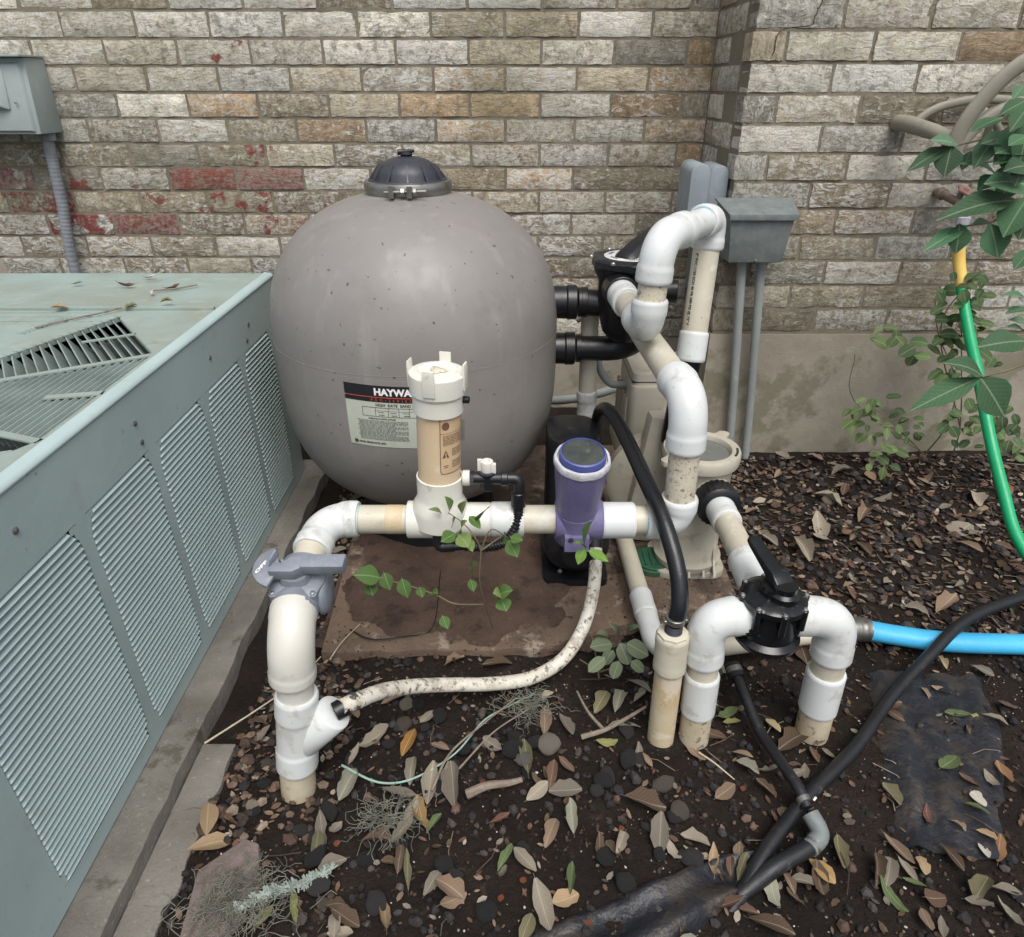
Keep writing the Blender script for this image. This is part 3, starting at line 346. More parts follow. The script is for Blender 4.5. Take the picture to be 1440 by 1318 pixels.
SHRUB=[(1.369, 2.179, 0.745, 1.37, 2.159, 0.72, 0.021), (1.472, 2.194, 0.73, 1.488, 2.174, 0.707, 0.02), (1.515, 2.213, 0.667, 1.542, 2.193, 0.664, 0.024), (1.527, 2.255, 0.652, 1.552, 2.235, 0.655, 0.023), (1.496, 2.301, 0.709, 1.505, 2.281, 0.685, 0.025), (1.502, 2.294, 0.698, 1.539, 2.274, 0.705, 0.034), (1.433, 2.193, 0.712, 1.458, 2.173, 0.69, 0.024), (1.388, 2.236, 0.68, 1.376, 2.216, 0.647, 0.026), (1.428, 2.22, 0.726, 1.452, 2.2, 0.708, 0.026), (1.397, 2.179, 0.701, 1.42, 2.159, 0.707, 0.019), (1.485, 2.195, 0.691, 1.468, 2.175, 0.664, 0.024), (1.412, 2.273, 0.663, 1.46, 2.253, 0.668, 0.042), (1.445, 2.211, 0.654, 1.481, 2.191, 0.628, 0.028), (1.429, 2.216, 0.733, 1.435, 2.196, 0.692, 0.026), (1.556, 2.307, 0.689, 1.545, 2.287, 0.663, 0.022), (1.462, 2.205, 0.735, 1.419, 2.185, 0.717, 0.033), (1.415, 2.278, 0.581, 1.45, 2.258, 0.574, 0.027), (1.366, 2.175, 0.634, 1.324, 2.155, 0.617, 0.03), (1.477, 2.174, 0.618, 1.437, 2.154, 0.604, 0.021), (1.45, 2.27, 0.517, 1.423, 2.25, 0.498, 0.023), (1.523, 2.209, 0.578, 1.566, 2.189, 0.571, 0.026), (1.394, 2.187, 0.543, 1.44, 2.167, 0.55, 0.036), (1.519, 2.232, 0.574, 1.556, 2.212, 0.57, 0.031), (1.464, 2.276, 0.505, 1.488, 2.256, 0.517, 0.027), (1.488, 2.276, 0.674, 1.513, 2.256, 0.679, 0.024), (1.443, 2.171, 0.606, 1.489, 2.151, 0.592, 0.026), (1.551, 2.263, 0.537, 1.589, 2.243, 0.541, 0.026), (1.459, 2.206, 0.64, 1.5, 2.186, 0.645, 0.032), (1.424, 2.159, 0.624, 1.461, 2.139, 0.626, 0.027), (1.522, 2.256, 0.589, 1.468, 2.236, 0.57, 0.027), (1.417, 2.173, 0.64, 1.447, 2.153, 0.635, 0.024), (1.37, 2.201, 0.587, 1.406, 2.181, 0.592, 0.032), (1.485, 2.199, 0.666, 1.477, 2.179, 0.627, 0.036), (1.365, 2.216, 0.67, 1.379, 2.196, 0.644, 0.029), (1.407, 2.208, 0.599, 1.426, 2.188, 0.565, 0.025), (1.457, 2.278, 0.519, 1.459, 2.258, 0.478, 0.035), (1.476, 2.205, 0.588, 1.471, 2.185, 0.546, 0.04), (1.421, 2.202, 0.54, 1.46, 2.182, 0.533, 0.025), (1.443, 2.152, 0.649, 1.465, 2.132, 0.636, 0.018), (1.485, 2.221, 0.664, 1.516, 2.201, 0.67, 0.024), (1.41, 2.165, 0.694, 1.419, 2.145, 0.654, 0.035), (1.437, 2.273, 0.627, 1.399, 2.253, 0.615, 0.024), (1.523, 2.222, 0.545, 1.547, 2.202, 0.557, 0.023), (1.444, 2.156, 0.541, 1.492, 2.136, 0.529, 0.037), (1.469, 2.182, 0.569, 1.505, 2.162, 0.542, 0.038), (1.412, 2.183, 0.596, 1.451, 2.163, 0.603, 0.027), (1.407, 2.196, 0.587, 1.445, 2.176, 0.607, 0.032), (1.456, 2.166, 0.659, 1.457, 2.146, 0.637, 0.02), (1.495, 2.227, 0.58, 1.498, 2.207, 0.537, 0.03), (1.423, 2.171, 0.653, 1.389, 2.151, 0.635, 0.028), (1.24, 2.162, 0.54, 1.21, 2.142, 0.514, 0.034), (1.203, 2.254, 0.509, 1.248, 2.234, 0.486, 0.031), (1.188, 2.164, 0.575, 1.155, 2.144, 0.555, 0.02), (1.197, 2.212, 0.517, 1.248, 2.192, 0.495, 0.045), (1.272, 2.221, 0.524, 1.308, 2.201, 0.487, 0.038), (1.167, 2.129, 0.586, 1.211, 2.109, 0.585, 0.027), (1.275, 2.241, 0.545, 1.284, 2.221, 0.499, 0.034), (1.285, 2.123, 0.522, 1.231, 2.103, 0.499, 0.043), (1.281, 2.152, 0.53, 1.331, 2.132, 0.53, 0.036), (1.38, 2.26, 0.454, 1.351, 2.24, 0.413, 0.041), (1.3, 2.135, 0.49, 1.343, 2.115, 0.489, 0.033), (1.371, 2.204, 0.502, 1.418, 2.184, 0.473, 0.03), (1.49, 2.163, 0.526, 1.529, 2.143, 0.528, 0.035), (1.55, 2.245, 0.482, 1.598, 2.225, 0.48, 0.041), (1.59, 2.258, 0.404, 1.621, 2.238, 0.379, 0.028), (1.428, 2.204, 0.421, 1.448, 2.184, 0.389, 0.026), (1.631, 2.257, 0.361, 1.657, 2.237, 0.349, 0.027), (1.478, 2.207, 0.56, 1.518, 2.187, 0.56, 0.024), (1.493, 2.225, 0.527, 1.495, 2.205, 0.484, 0.039), (1.438, 2.178, 0.495, 1.456, 2.158, 0.48, 0.026), (1.602, 2.23, 0.381, 1.594, 2.21, 0.341, 0.035), (1.503, 2.25, 0.513, 1.449, 2.23, 0.492, 0.031), (1.526, 2.165, 0.496, 1.564, 2.145, 0.47, 0.035), (1.425, 2.16, 0.478, 1.384, 2.14, 0.464, 0.029), (1.403, 2.143, 0.436, 1.358, 2.123, 0.406, 0.029), (1.541, 2.168, 0.4, 1.553, 2.148, 0.377, 0.022), (1.443, 2.162, 0.412, 1.403, 2.142, 0.379, 0.036), (1.524, 2.145, 0.405, 1.479, 2.125, 0.379, 0.037), (1.395, 2.166, 0.535, 1.354, 2.146, 0.52, 0.03), (1.482, 2.15, 0.51, 1.503, 2.13, 0.525, 0.027), (1.645, 2.246, 0.411, 1.665, 2.226, 0.427, 0.024), (1.517, 2.139, 0.42, 1.485, 2.119, 0.402, 0.023), (1.541, 2.237, 0.444, 1.543, 2.217, 0.403, 0.036), (1.432, 2.207, 0.515, 1.452, 2.187, 0.494, 0.022), (1.465, 2.169, 0.436, 1.491, 2.149, 0.448, 0.029), (1.45, 2.19, 0.404, 1.498, 2.17, 0.388, 0.028), (1.456, 2.173, 0.432, 1.458, 2.153, 0.406, 0.023), (1.488, 2.23, 0.466, 1.461, 2.21, 0.448, 0.024), (1.492, 2.245, 0.526, 1.483, 2.225, 0.491, 0.029), (1.608, 2.204, 0.459, 1.581, 2.184, 0.427, 0.032), (1.471, 2.146, 0.426, 1.443, 2.126, 0.409, 0.019), (1.456, 2.168, 0.513, 1.478, 2.148, 0.497, 0.025), (1.229, 2.117, 0.209, 1.255, 2.097, 0.223, 0.023), (1.211, 2.136, 0.313, 1.238, 2.116, 0.318, 0.018), (1.294, 2.17, 0.254, 1.316, 2.15, 0.272, 0.023), (1.229, 2.137, 0.279, 1.216, 2.117, 0.259, 0.023), (1.202, 2.204, 0.262, 1.191, 2.184, 0.227, 0.035), (1.204, 2.189, 0.279, 1.158, 2.169, 0.267, 0.031), (1.175, 2.198, 0.272, 1.139, 2.178, 0.254, 0.023), (1.288, 2.21, 0.312, 1.332, 2.19, 0.323, 0.026), (1.225, 2.163, 0.29, 1.188, 2.143, 0.267, 0.03), (1.212, 2.131, 0.28, 1.234, 2.111, 0.272, 0.017), (1.147, 2.109, 0.25, 1.141, 2.089, 0.223, 0.025), (1.135, 2.092, 0.281, 1.091, 2.072, 0.257, 0.036), (1.237, 2.176, 0.284, 1.229, 2.156, 0.256, 0.025), (1.205, 2.138, 0.334, 1.226, 2.118, 0.32, 0.023), (1.26, 2.204, 0.241, 1.279, 2.184, 0.222, 0.025), (1.182, 2.112, 0.329, 1.173, 2.092, 0.303, 0.021), (1.18, 2.163, 0.278, 1.17, 2.143, 0.251, 0.023), (1.256, 2.095, 0.25, 1.253, 2.075, 0.213, 0.025), (1.2, 2.125, 0.344, 1.183, 2.105, 0.307, 0.029), (1.238, 2.181, 0.222, 1.228, 2.161, 0.2, 0.017), (1.325, 2.206, 0.268, 1.361, 2.186, 0.259, 0.026), (1.219, 2.176, 0.234, 1.175, 2.156, 0.224, 0.026), (1.224, 2.125, 0.209, 1.235, 2.105, 0.174, 0.024), (1.153, 2.088, 0.362, 1.115, 2.068, 0.351, 0.022), (1.276, 2.164, 0.225, 1.306, 2.144, 0.233, 0.028), (1.247, 2.193, 0.18, 1.206, 2.173, 0.151, 0.04), (1.417, 2.193, 0.186, 1.423, 2.173, 0.162, 0.024), (1.321, 2.075, 0.224, 1.309, 2.055, 0.207, 0.021), (1.355, 2.137, 0.217, 1.339, 2.117, 0.203, 0.019), (1.283, 2.087, 0.265, 1.287, 2.067, 0.24, 0.027), (1.336, 2.09, 0.259, 1.353, 2.07, 0.258, 0.016), (1.352, 2.207, 0.179, 1.37, 2.187, 0.161, 0.025), (1.42, 2.176, 0.192, 1.415, 2.156, 0.17, 0.023), (1.404, 2.157, 0.201, 1.419, 2.137, 0.194, 0.015), (1.378, 2.192, 0.24, 1.335, 2.172, 0.228, 0.023), (1.367, 2.15, 0.261, 1.396, 2.13, 0.262, 0.021), (1.36, 2.182, 0.191, 1.374, 2.162, 0.182, 0.014), (1.367, 2.181, 0.245, 1.334, 2.161, 0.24, 0.015), (1.28, 2.151, 0.229, 1.276, 2.131, 0.207, 0.023), (1.361, 2.105, 0.265, 1.372, 2.085, 0.258, 0.013), (1.26, 2.024, 0.203, 1.3, 2.004, 0.189, 0.027), (1.228, 2.089, 0.151, 1.228, 2.069, 0.13, 0.022), (1.296, 2.085, 0.113, 1.327, 2.065, 0.102, 0.03), (1.218, 2.09, 0.155, 1.253, 2.07, 0.161, 0.025), (1.189, 1.971, 0.241, 1.211, 1.951, 0.228, 0.021), (1.277, 2.084, 0.106, 1.267, 2.064, 0.066, 0.028), (1.193, 1.996, 0.194, 1.223, 1.976, 0.177, 0.031), (1.219, 2.035, 0.228, 1.211, 2.015, 0.208, 0.016), (1.201, 1.996, 0.224, 1.24, 1.976, 0.226, 0.033), (1.225, 2.026, 0.21, 1.245, 2.006, 0.221, 0.02), (1.206, 2.069, 0.161, 1.236, 2.049, 0.17, 0.021), (1.174, 2.0, 0.166, 1.167, 1.98, 0.147, 0.021), (1.55, 2.121, 0.262, 1.521, 2.101, 0.245, 0.022), (1.658, 2.167, 0.258, 1.655, 2.147, 0.218, 0.036), (1.653, 2.162, 0.252, 1.638, 2.142, 0.23, 0.023), (1.557, 2.122, 0.27, 1.575, 2.102, 0.285, 0.021), (1.566, 2.095, 0.257, 1.538, 2.075, 0.233, 0.025), (1.454, 2.094, 0.318, 1.478, 2.074, 0.301, 0.024), (1.614, 2.167, 0.289, 1.601, 2.147, 0.26, 0.02), (1.611, 2.185, 0.333, 1.634, 2.165, 0.341, 0.018), (1.514, 2.088, 0.333, 1.551, 2.068, 0.327, 0.023), (1.601, 2.121, 0.285, 1.6, 2.101, 0.258, 0.025), (1.547, 2.177, 0.321, 1.567, 2.157, 0.282, 0.036), (1.617, 2.084, 0.297, 1.618, 2.064, 0.261, 0.033), (1.457, 2.079, 0.262, 1.478, 2.059, 0.231, 0.032), (1.543, 2.07, 0.336, 1.585, 2.05, 0.325, 0.03), (1.565, 2.089, 0.181, 1.583, 2.069, 0.194, 0.019), (1.693, 2.185, 0.175, 1.724, 2.165, 0.142, 0.039), (1.627, 2.2, 0.283, 1.665, 2.18, 0.272, 0.026), (1.501, 2.13, 0.288, 1.459, 2.11, 0.269, 0.025), (1.464, 2.109, 0.258, 1.425, 2.089, 0.233, 0.036), (1.474, 2.133, 0.286, 1.507, 2.113, 0.282, 0.031), (1.503, 2.119, 0.194, 1.518, 2.099, 0.171, 0.021), (1.632, 2.19, 0.249, 1.654, 2.17, 0.218, 0.032), (1.524, 2.124, 0.231, 1.564, 2.104, 0.214, 0.032), (1.602, 2.122, 0.302, 1.596, 2.102, 0.269, 0.032), (1.566, 2.209, 0.288, 1.595, 2.189, 0.265, 0.034), (1.558, 2.152, 0.265, 1.586, 2.132, 0.247, 0.025), (1.7, 2.202, 0.175, 1.726, 2.182, 0.184, 0.021), (1.491, 2.155, 0.253, 1.464, 2.135, 0.233, 0.02), (1.539, 2.141, 0.287, 1.558, 2.121, 0.3, 0.02), (1.49, 2.148, 0.288, 1.489, 2.128, 0.26, 0.025), (1.52, 2.088, 0.296, 1.544, 2.068, 0.277, 0.027), (1.553, 2.112, 0.197, 1.521, 2.092, 0.174, 0.029), (1.621, 2.102, 0.246, 1.652, 2.082, 0.215, 0.039), (1.53, 2.092, 0.254, 1.503, 2.072, 0.239, 0.02), (1.756, 2.196, 0.132, 1.725, 2.176, 0.103, 0.033), (1.722, 2.172, 0.266, 1.734, 2.152, 0.231, 0.026), (1.721, 2.089, 0.179, 1.688, 2.069, 0.166, 0.026), (1.697, 2.166, 0.202, 1.72, 2.146, 0.209, 0.021), (1.723, 2.14, 0.24, 1.69, 2.12, 0.209, 0.039), (1.704, 2.071, 0.156, 1.721, 2.051, 0.146, 0.024), (1.777, 2.169, 0.146, 1.806, 2.149, 0.15, 0.027), (1.704, 2.18, 0.204, 1.734, 2.16, 0.218, 0.023), (1.703, 2.139, 0.232, 1.731, 2.119, 0.201, 0.032), (1.704, 2.11, 0.205, 1.725, 2.09, 0.184, 0.029), (1.684, 2.1, 0.2, 1.671, 2.08, 0.161, 0.032), (1.702, 2.104, 0.158, 1.728, 2.084, 0.152, 0.026), (1.698, 2.163, 0.299, 1.661, 2.143, 0.273, 0.033), (1.64, 2.102, 0.255, 1.609, 2.082, 0.231, 0.024)]
VST1=[(-0.044, 1.22, 0.159), (-0.057, 1.15, 0.287), (-0.066, 1.12, 0.377), (-0.062, 1.12, 0.448), (-0.076, 1.12, 0.487), (-0.098, 1.14, 0.502), (-0.124, 1.16, 0.51)]
VST2=[(-0.061, 1.15, 0.287), (-0.118, 1.12, 0.314), (-0.161, 1.14, 0.322), (-0.221, 1.14, 0.348), (-0.276, 1.13, 0.373)]
VST3=[(-0.062, 1.12, 0.448), (-0.041, 1.12, 0.498), (-0.011, 1.13, 0.475)]
SST1=[(1.514, 2.25, 0.065), (1.523, 2.2, 0.204), (1.51, 2.2, 0.364), (1.41, 2.22, 0.532), (1.382, 2.25, 0.643)]
SST2=[(1.614, 2.25, 0.035), (1.573, 2.2, 0.204), (1.48, 2.2, 0.515), (1.449, 2.25, 0.689)]
SST3=[(1.514, 2.25, 0.065), (1.317, 2.15, 0.228), (1.212, 2.15, 0.307)]
NST1=[(1.315, 1.8, 0.977), (1.233, 1.8, 1.01), (1.198, 1.8, 0.96), (1.132, 1.8, 0.947)]
NST2=[(1.256, 1.85, 1.224), (1.205, 1.85, 1.179), (1.171, 1.86, 1.147), (1.107, 1.9, 1.121)]
NST3=[(1.21, 1.5, 0.717), (1.141, 1.5, 0.683), (1.082, 1.5, 0.665)]
MOSS=[(-0.52, 0.694, 0.02), (-0.489, 0.713, 0.02), (-0.472, 0.738, 0.02), (-0.429, 0.682, 0.02), (-0.403, 0.719, 0.02), (-0.494, 0.659, 0.02), (-0.24, 0.842, 0.02), (-0.229, 0.82, 0.02), (-0.538, 0.648, 0.02), (0.067, 1.175, 0.02), (0.025, 1.175, 0.02)]
LICHEN=[(-0.474, 0.677, 0.03), (-0.431, 0.695, 0.03), (-0.389, 0.719, 0.03), (-0.339, 0.749, 0.03)]
# ------------------------------------------------------------------ ground
gx = [-20, -8, -4] + [-2.2 + .03 * i for i in range(int(5.2 / .03))] + [4, 8, 20]
gy = [-20, -6, -1] + [-.2 + .03 * i for i in range(int(3.4 / .03))] + [5, 9, 20]
mb = MB(); nx, ny = len(gx), len(gy)
mb.add([(x, y, gz(x, y) if -2.3 < x < 3 and -.3 < y < 3.1 else -.002) for y in gy for x in gx],
       [(j*nx+i, j*nx+i+1, (j+1)*nx+i+1, (j+1)*nx+i) for j in range(ny-1) for i in range(nx-1)])
mb.build('ground', 'soil', kind='structure', angle=80)

# ------------------------------------------------------------------ the house wall: footing, mortar, bricks
YL, YR, XC = 2.844, 2.400, .711            # left face, right face, outer corner
wall = thing('brick_wall', 'weathered pale brick house wall with a step forward at the right, on a concrete footing', 'wall')
mb = MB()
prism(mb, [(-3.6, YL + .006), (XC + .006, YL + .006), (XC + .006, YR + .006), (3.4, YR + .006), (3.4, 3.2), (-3.6, 3.2)], .474, 2.6); prism(mb, [(-3.6, YL + .006), (XC + .002, YL + .006), (XC + .002, 3.1), (-3.6, 3.1)], .311, .4735)
mb.build('mortar', 'mortar', wall, smooth=False)
mb = MB()
def strip(x0, y0, x1, y1, n, ht=.474):
    vs = []
    for j in range(16):
        z = -.3 + (ht + .3) * j / 15
        for i in range(n + 1):
            t = i / n; x = x0 + (x1 - x0) * t; y = y0 + (y1 - y0) * t; d = noise.noise((x * 5, y * 5, z * 6)) * .004
            vs.append((x - (d if x0 == x1 else 0), y - (0 if x0 == x1 else d), z))
    mb.add(vs, [(j*(n+1)+i, j*(n+1)+i+1, (j+1)*(n+1)+i+1, (j+1)*(n+1)+i) for j in range(15) for i in range(n)])
strip(-3.6, YL - .004, XC - .004, YL - .004, 60, .31); strip(XC - .004, YL - .004, XC - .004, YR - .004, 12); strip(XC - .004, YR - .004, 3.4, YR - .004, 60)
prism(mb, [(XC - .001, YR - .001), (3.4, YR - .001), (3.4, 3.2), (XC - .001, 3.2)], -.3, .473); prism(mb, [(-3.6, YL - .001), (XC - .003, YL - .001), (XC - .003, 3.19), (-3.6, 3.19)], -.3, .31)
mb.build('concrete_footing', 'concrete', wall)
BL, BH, BD = .2455, .0725, .088
def brick_mesh(seed):
    rr = random.Random(seed); mb = MB(); nx, nz = 9, 4; vs = []
    ph = rr.random() * 50
    for j in range(nz + 1):
        for i in range(nx + 1):
            x = -BL/2 + BL * i / nx; z = -BH/2 + BH * j / nz
            ed = (i in (0, nx)) or (j in (0, nz))
            y = -BD/2 + (.0035 if ed else 0) + noise.noise((x * 22 + ph, z * 48, ph)) * .0042
            if ed: x += rr.uniform(-.0018, .0018); z += rr.uniform(-.0014, .0014)
            vs.append((x, y, z))
    fs = [(j*(nx+1)+i, j*(nx+1)+i+1, (j+1)*(nx+1)+i+1, (j+1)*(nx+1)+i) for j in range(nz) for i in range(nx)]
    b = len(vs); loop = [i for i in range(nx + 1)] + [j*(nx+1)+nx for j in range(1, nz + 1)] + [nz*(nx+1)+i for i in range(nx - 1, -1, -1)] + [j*(nx+1) for j in range(nz - 1, 0, -1)]
    for k in loop: vs.append((vs[k][0], BD/2, vs[k][2]))
    n = len(loop); fs += [(loop[k], b + k, b + (k+1) % n, loop[(k+1) % n]) for k in range(n)] + [tuple(range(b, b + n))]
    fs = [tuple(reversed(f)) if idx >= nx*nz else f for idx, f in enumerate(fs)]
    me = bpy.data.meshes.new('brick'); me.from_pydata(vs, [], fs); me.update(); me.materials.append(M['brick'])
    bm = bmesh.new(); bm.from_mesh(me); bmesh.ops.recalc_face_normals(bm, faces=bm.faces); bm.to_mesh(me); bm.free()
    me.polygons.foreach_set('use_smooth', [True] * len(me.polygons)); me.set_sharp_from_angle(angle=R(50)); return me
BM = [brick_mesh(k) for k in range(12)]
PAL = [(.50, .455, .37), (.42, .37, .295), (.56, .54, .48), (.42, .415, .39), (.50, .39, .285), (.36, .33, .27), (.76, .75, .71), (.55, .40, .27)]
PAL_ = [(.40, .365, .30), (.355, .315, .25), (.46, .44, .395), (.36, .35, .325), (.41, .33, .245), (.31, .285, .235), (.60, .58, .53), (.44, .335, .235)]
def brick(x0, x1, z, face='L', yoff=None):
    """x0..x1 along the face; z centre; face L or R looks to -Y, S looks to -X (x0, x1 are then y)"""
    L = x1 - x0
    if L < .02: return
    o = bpy.data.objects.new('brick', random.choice(BM)); C.objects.link(o); o.parent = wall
    c = (x0 + x1) / 2; j = random.uniform(-.0015, .0015)
    if face == 'S': o.location = (XC + BD/2 + j, c, z); o.rotation_euler = (0, 0, -math.pi/2); wx, wy = XC, c
    else:
        o.location = (c, (YL if face == 'L' else YR) + BD/2 + j, z); wx, wy = c, YL; o.rotation_euler = (R(random.uniform(-.4, .4)), 0, R(random.uniform(-.25, .25)))
        if random.random() < .5: o.rotation_euler.y = math.pi; o.rotation_euler.x *= -1
    o.scale = (L / BL, 1, 1)
    if face != 'L': wts = [5, 3, 4, 4, .6, 2, 3, .2]
    elif z > 1.35: wts = [3, 1, 5, 3, 1, .4, 8, .4]
    elif z > 1.1: wts = [4, 3, 3, 1.5, 4, 1, 3, 3]
    elif z > .95: wts = [3, 5, 1.5, 1, 2, 4, .5, 1]
    else: wts = [3, 5, 2, 2, .6, 4, .6, .2]
    col = random.choices(PAL, wts)[0]; k = random.uniform(.86, 1.12)
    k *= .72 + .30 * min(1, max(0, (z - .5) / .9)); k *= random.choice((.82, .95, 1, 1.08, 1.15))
    red = 0.0
    if face == 'L' and wx < -.45 and .70 < z < 1.06: red = random.choice([0, 0, .3, .42, .50, .56, .70]); k *= .92
    elif face == 'L' and random.random() < .05: red = .42
    o.color = (col[0] * k * 1.17, col[1] * k * 1.12, col[2] * k * 1.0, red)
P_ = .2565; MO = .011
for kk in (12, 13):
    x = -1.564 - 3 * P_ + (0 if kk % 2 == 0 else P_ / 2)
    while x < XC: 
        a, b = x + MO/2, min(x + P_ - MO/2, XC)
        if a > -.9: brick(a, b, 1.478 - .083 * kk - .0415, 'L')
        x += P_
for kk in range(-1, 12):
    zt = 1.478 - .083 * kk; z = zt - .0415
    x = -1.564 - 4 * P_ + (0 if kk % 2 == 0 else P_ / 2)
    while x < XC:
        a, b = x + MO/2, min(x + P_ - MO/2, XC)
        if b > -2.1 and a < XC - .03: brick(a, b, z, 'L')
        x += P_
    if kk % 2 == 0:
        x = XC; first = True
        brick(2.512, 2.757, z, 'S'); brick(2.768, YL - .004, z, 'S')
    else:
        x = XC - P_ * .6; brick(2.656, YL - .004, z, 'S')
    while x < 2.05:
        a, b = max(x + MO/2, XC), x + P_ - MO/2
        if b - a > .03: brick(a, b, z, 'R')
        x += P_
mb = MB()                                   # courses beyond the frame, joined
for kk in range(-13, 12):
    z = 1.478 - .083 * kk - .0415
    for fy, xs in ((YL, (-3.58, -2.13) if kk >= -1 else (-3.58, XC - .1)), (YR, (2.10, 3.38) if kk >= -1 else (XC, 3.38))):
        x = xs[0]
        while x < xs[1]:
            box(mb, x + MO, min(x + P_, xs[1] + .1), fy, fy + .06, z - BH/2, z + BH/2); x += P_
    if kk < -1: box(mb, XC, XC + .05, YR + .1, YL - .01, z - BH/2, z + BH/2)
mo = pm('distant brick', (.36, .33, .27), (.27, .24, .19), 6, .9, [((.5,.48,.43), 20, .6, .6)], [(90, .003)], rnd=False)
mb.build('brick', mo, wall, smooth=False, kind='stuff')
# crack in the upper courses beside the corner
mb = MB(); cr = spline([(.905, YR - .004, 1.52), (.893, YR - .004, 1.47), (.880, YR - .004, 1.43), (.872, YR - .004, 1.405), (.788, YR - .004, 1.392), (.774, YR - .004, 1.33)], 5)
cr = [p + V((random.uniform(-.003, .003), 0, 0)) for p in cr]; sweep(mb, cr, .0014, 4); mb.build('crack', 'dark', wall)

# ------------------------------------------------------------------ slabs and pads
mb = MB(); n = 44; pts = []
front = [(-.47, 1.262), (-.2, 1.27), (.02, 1.275), (.12, 1.30), (.22, 1.345), (.40, 1.40), (.61, 1.445)]
fp = spline([(x, y, 0) for x, y in front], 6)
poly = [(p.x + random.uniform(-.003, .003), p.y + random.uniform(-.006, .006)) for p in fp] + [(.615, 1.9), (.64, 2.38), (-.5, 2.38), (-.49, 1.8)]
prism(mb, poly, -.1, .04); mb.build('concrete_slab', 'slab', bevel=.004, kind='structure')
mb = MB(); ys = [.2 + .1 * i for i in range(22)]
def ribbon(name, x0, x1, z, mat, ya, yb, rag=.004):
    mb = MB(); n = int((yb - ya) / .05); L = [(x0, ya + (yb - ya) * i / n) for i in range(n + 1)]; Rr = [(x1 + random.uniform(-rag, rag), ya + (yb - ya) * i / n) for i in range(n, -1, -1)]
    prism(mb, L + Rr, -.12, z); return mb.build(name, mat, bevel=.004, kind='structure')
ribbon('equipment_pad', -2.3, -.668, .047, 'pad', .2, 2.25)
ribbon('concrete_path', -.667, -.592, .012, 'pad', .2, 1.02, .008)

# ------------------------------------------------------------------ air conditioner
ac = thing('air_conditioner', 'large pale green outdoor air conditioning unit with louvered side and slotted top', 'air conditioner', (-1.45, 1.35, .047))
X1, X0, Y0, Y1, Z0, Z1 = -.742, -2.15, .50, 2.165, .05, .735
mb = MB(); rc = .05; pl = [(X0, Y1), (X0, Y0)] + [(X1 - rc + rc * math.sin(a), Y0 + rc - rc * math.cos(a)) for a in [R(k * 15) for k in range(7)]] + [(X1, Y1)]
# side wall as frame around the louvre bays, rest solid
bays = [(.670, .985), (1.015, 1.258), (1.288, 1.527), (1.557, 1.795), (1.825, 2.055)]; ZB, ZT = .085, .602
pts = [(X0, Y1), (X0, Y0)] + [(X1 - rc + rc * math.sin(R(k * 15)), Y0 + rc - rc * math.cos(R(k * 15))) for k in range(7)]
for (a, b), (c, d) in zip(pts, pts[1:]): mb.add([(a, b, Z0), (c, d, Z0), (c, d, Z1), (a, b, Z1)], [(0, 1, 2, 3)])
mb.add([(X0, Y1, Z0), (X1, Y1, Z0), (X1, Y1, Z1), (X0, Y1, Z1)], [(3, 2, 1, 0)])
def yq(a, b, z0, z1): mb.add([(X1, a, z0), (X1, b, z0), (X1, b, z1), (X1, a, z1)], [(0, 1, 2, 3)])
yq(Y0 + rc, Y1, Z0, ZB); yq(Y0 + rc, Y1, ZT, Z1 - .004)
e = [Y0 + rc] + [q for b in bays for q in b] + [Y1]
for k in range(0, len(e), 2): yq(e[k], e[k+1], ZB, ZT)
for a, b in bays:                            # returns into each bay
    xi = X1 - .012
    mb.add([(X1, a, ZB), (X1, b, ZB), (X1, b, ZT), (X1, a, ZT), (xi, a, ZB), (xi, b, ZB), (xi, b, ZT), (xi, a, ZT)],
           [(1, 0, 4, 5), (2, 1, 5, 6), (3, 2, 6, 7), (0, 3, 7, 4)])
    yy = X1
mb.build('cabinet', 'ac', ac)
mb = MB(); box(mb, X0 + .05, X1 - .03, Y0 + .05, Y1 - .05, Z0 + .02, .60); mb.build('coil', 'dark', ac, smooth=False)
pitch = (ZT - ZB - .004) / 38
for a, b in bays:
    mb = MB(); z = ZB + .002; nrow = 38
    for i in range(nrow):
        z = ZB + .003 + i * pitch; ins = [.0, .004, .010, .02][max(0, i - nrow + 4)] if i >= nrow - 4 else 0
        if i < 2: ins = .008
        n = 2; y0, y1 = a + ins + .001, b - ins - .001
        # one pressed louvre: leans out and down, with a lip
        pr_ = [(X1 - .012, z + pitch * .98), (X1 - .001, z + pitch * .62), (X1 + .0025, z + pitch * .42), (X1 + .001, z + pitch * .30), (X1 - .004, z + pitch * .42)]
        m_ = len(pr_); mb.add([(x, y0 + (.003 if q in (1, 2) else 0), zz) for q, (x, zz) in enumerate(pr_)] + [(x, y1 - (.003 if q in (1, 2) else 0), zz) for q, (x, zz) in enumerate(pr_)],
               [(q, q + 1, m_ + q + 1, m_ + q) for q in range(m_ - 1)] + [tuple(range(m_)), tuple(range(2 * m_ - 1, m_ - 1, -1))])
        if ins:
            for ya, yb in ((a, y0), (y1, b)): mb.add([(X1, ya, z), (X1, yb, z), (X1, yb, z + pitch), (X1, ya, z + pitch)], [(0, 1, 2, 3)])
    mb.build('louver_panel', 'ac', ac, kind='stuff')
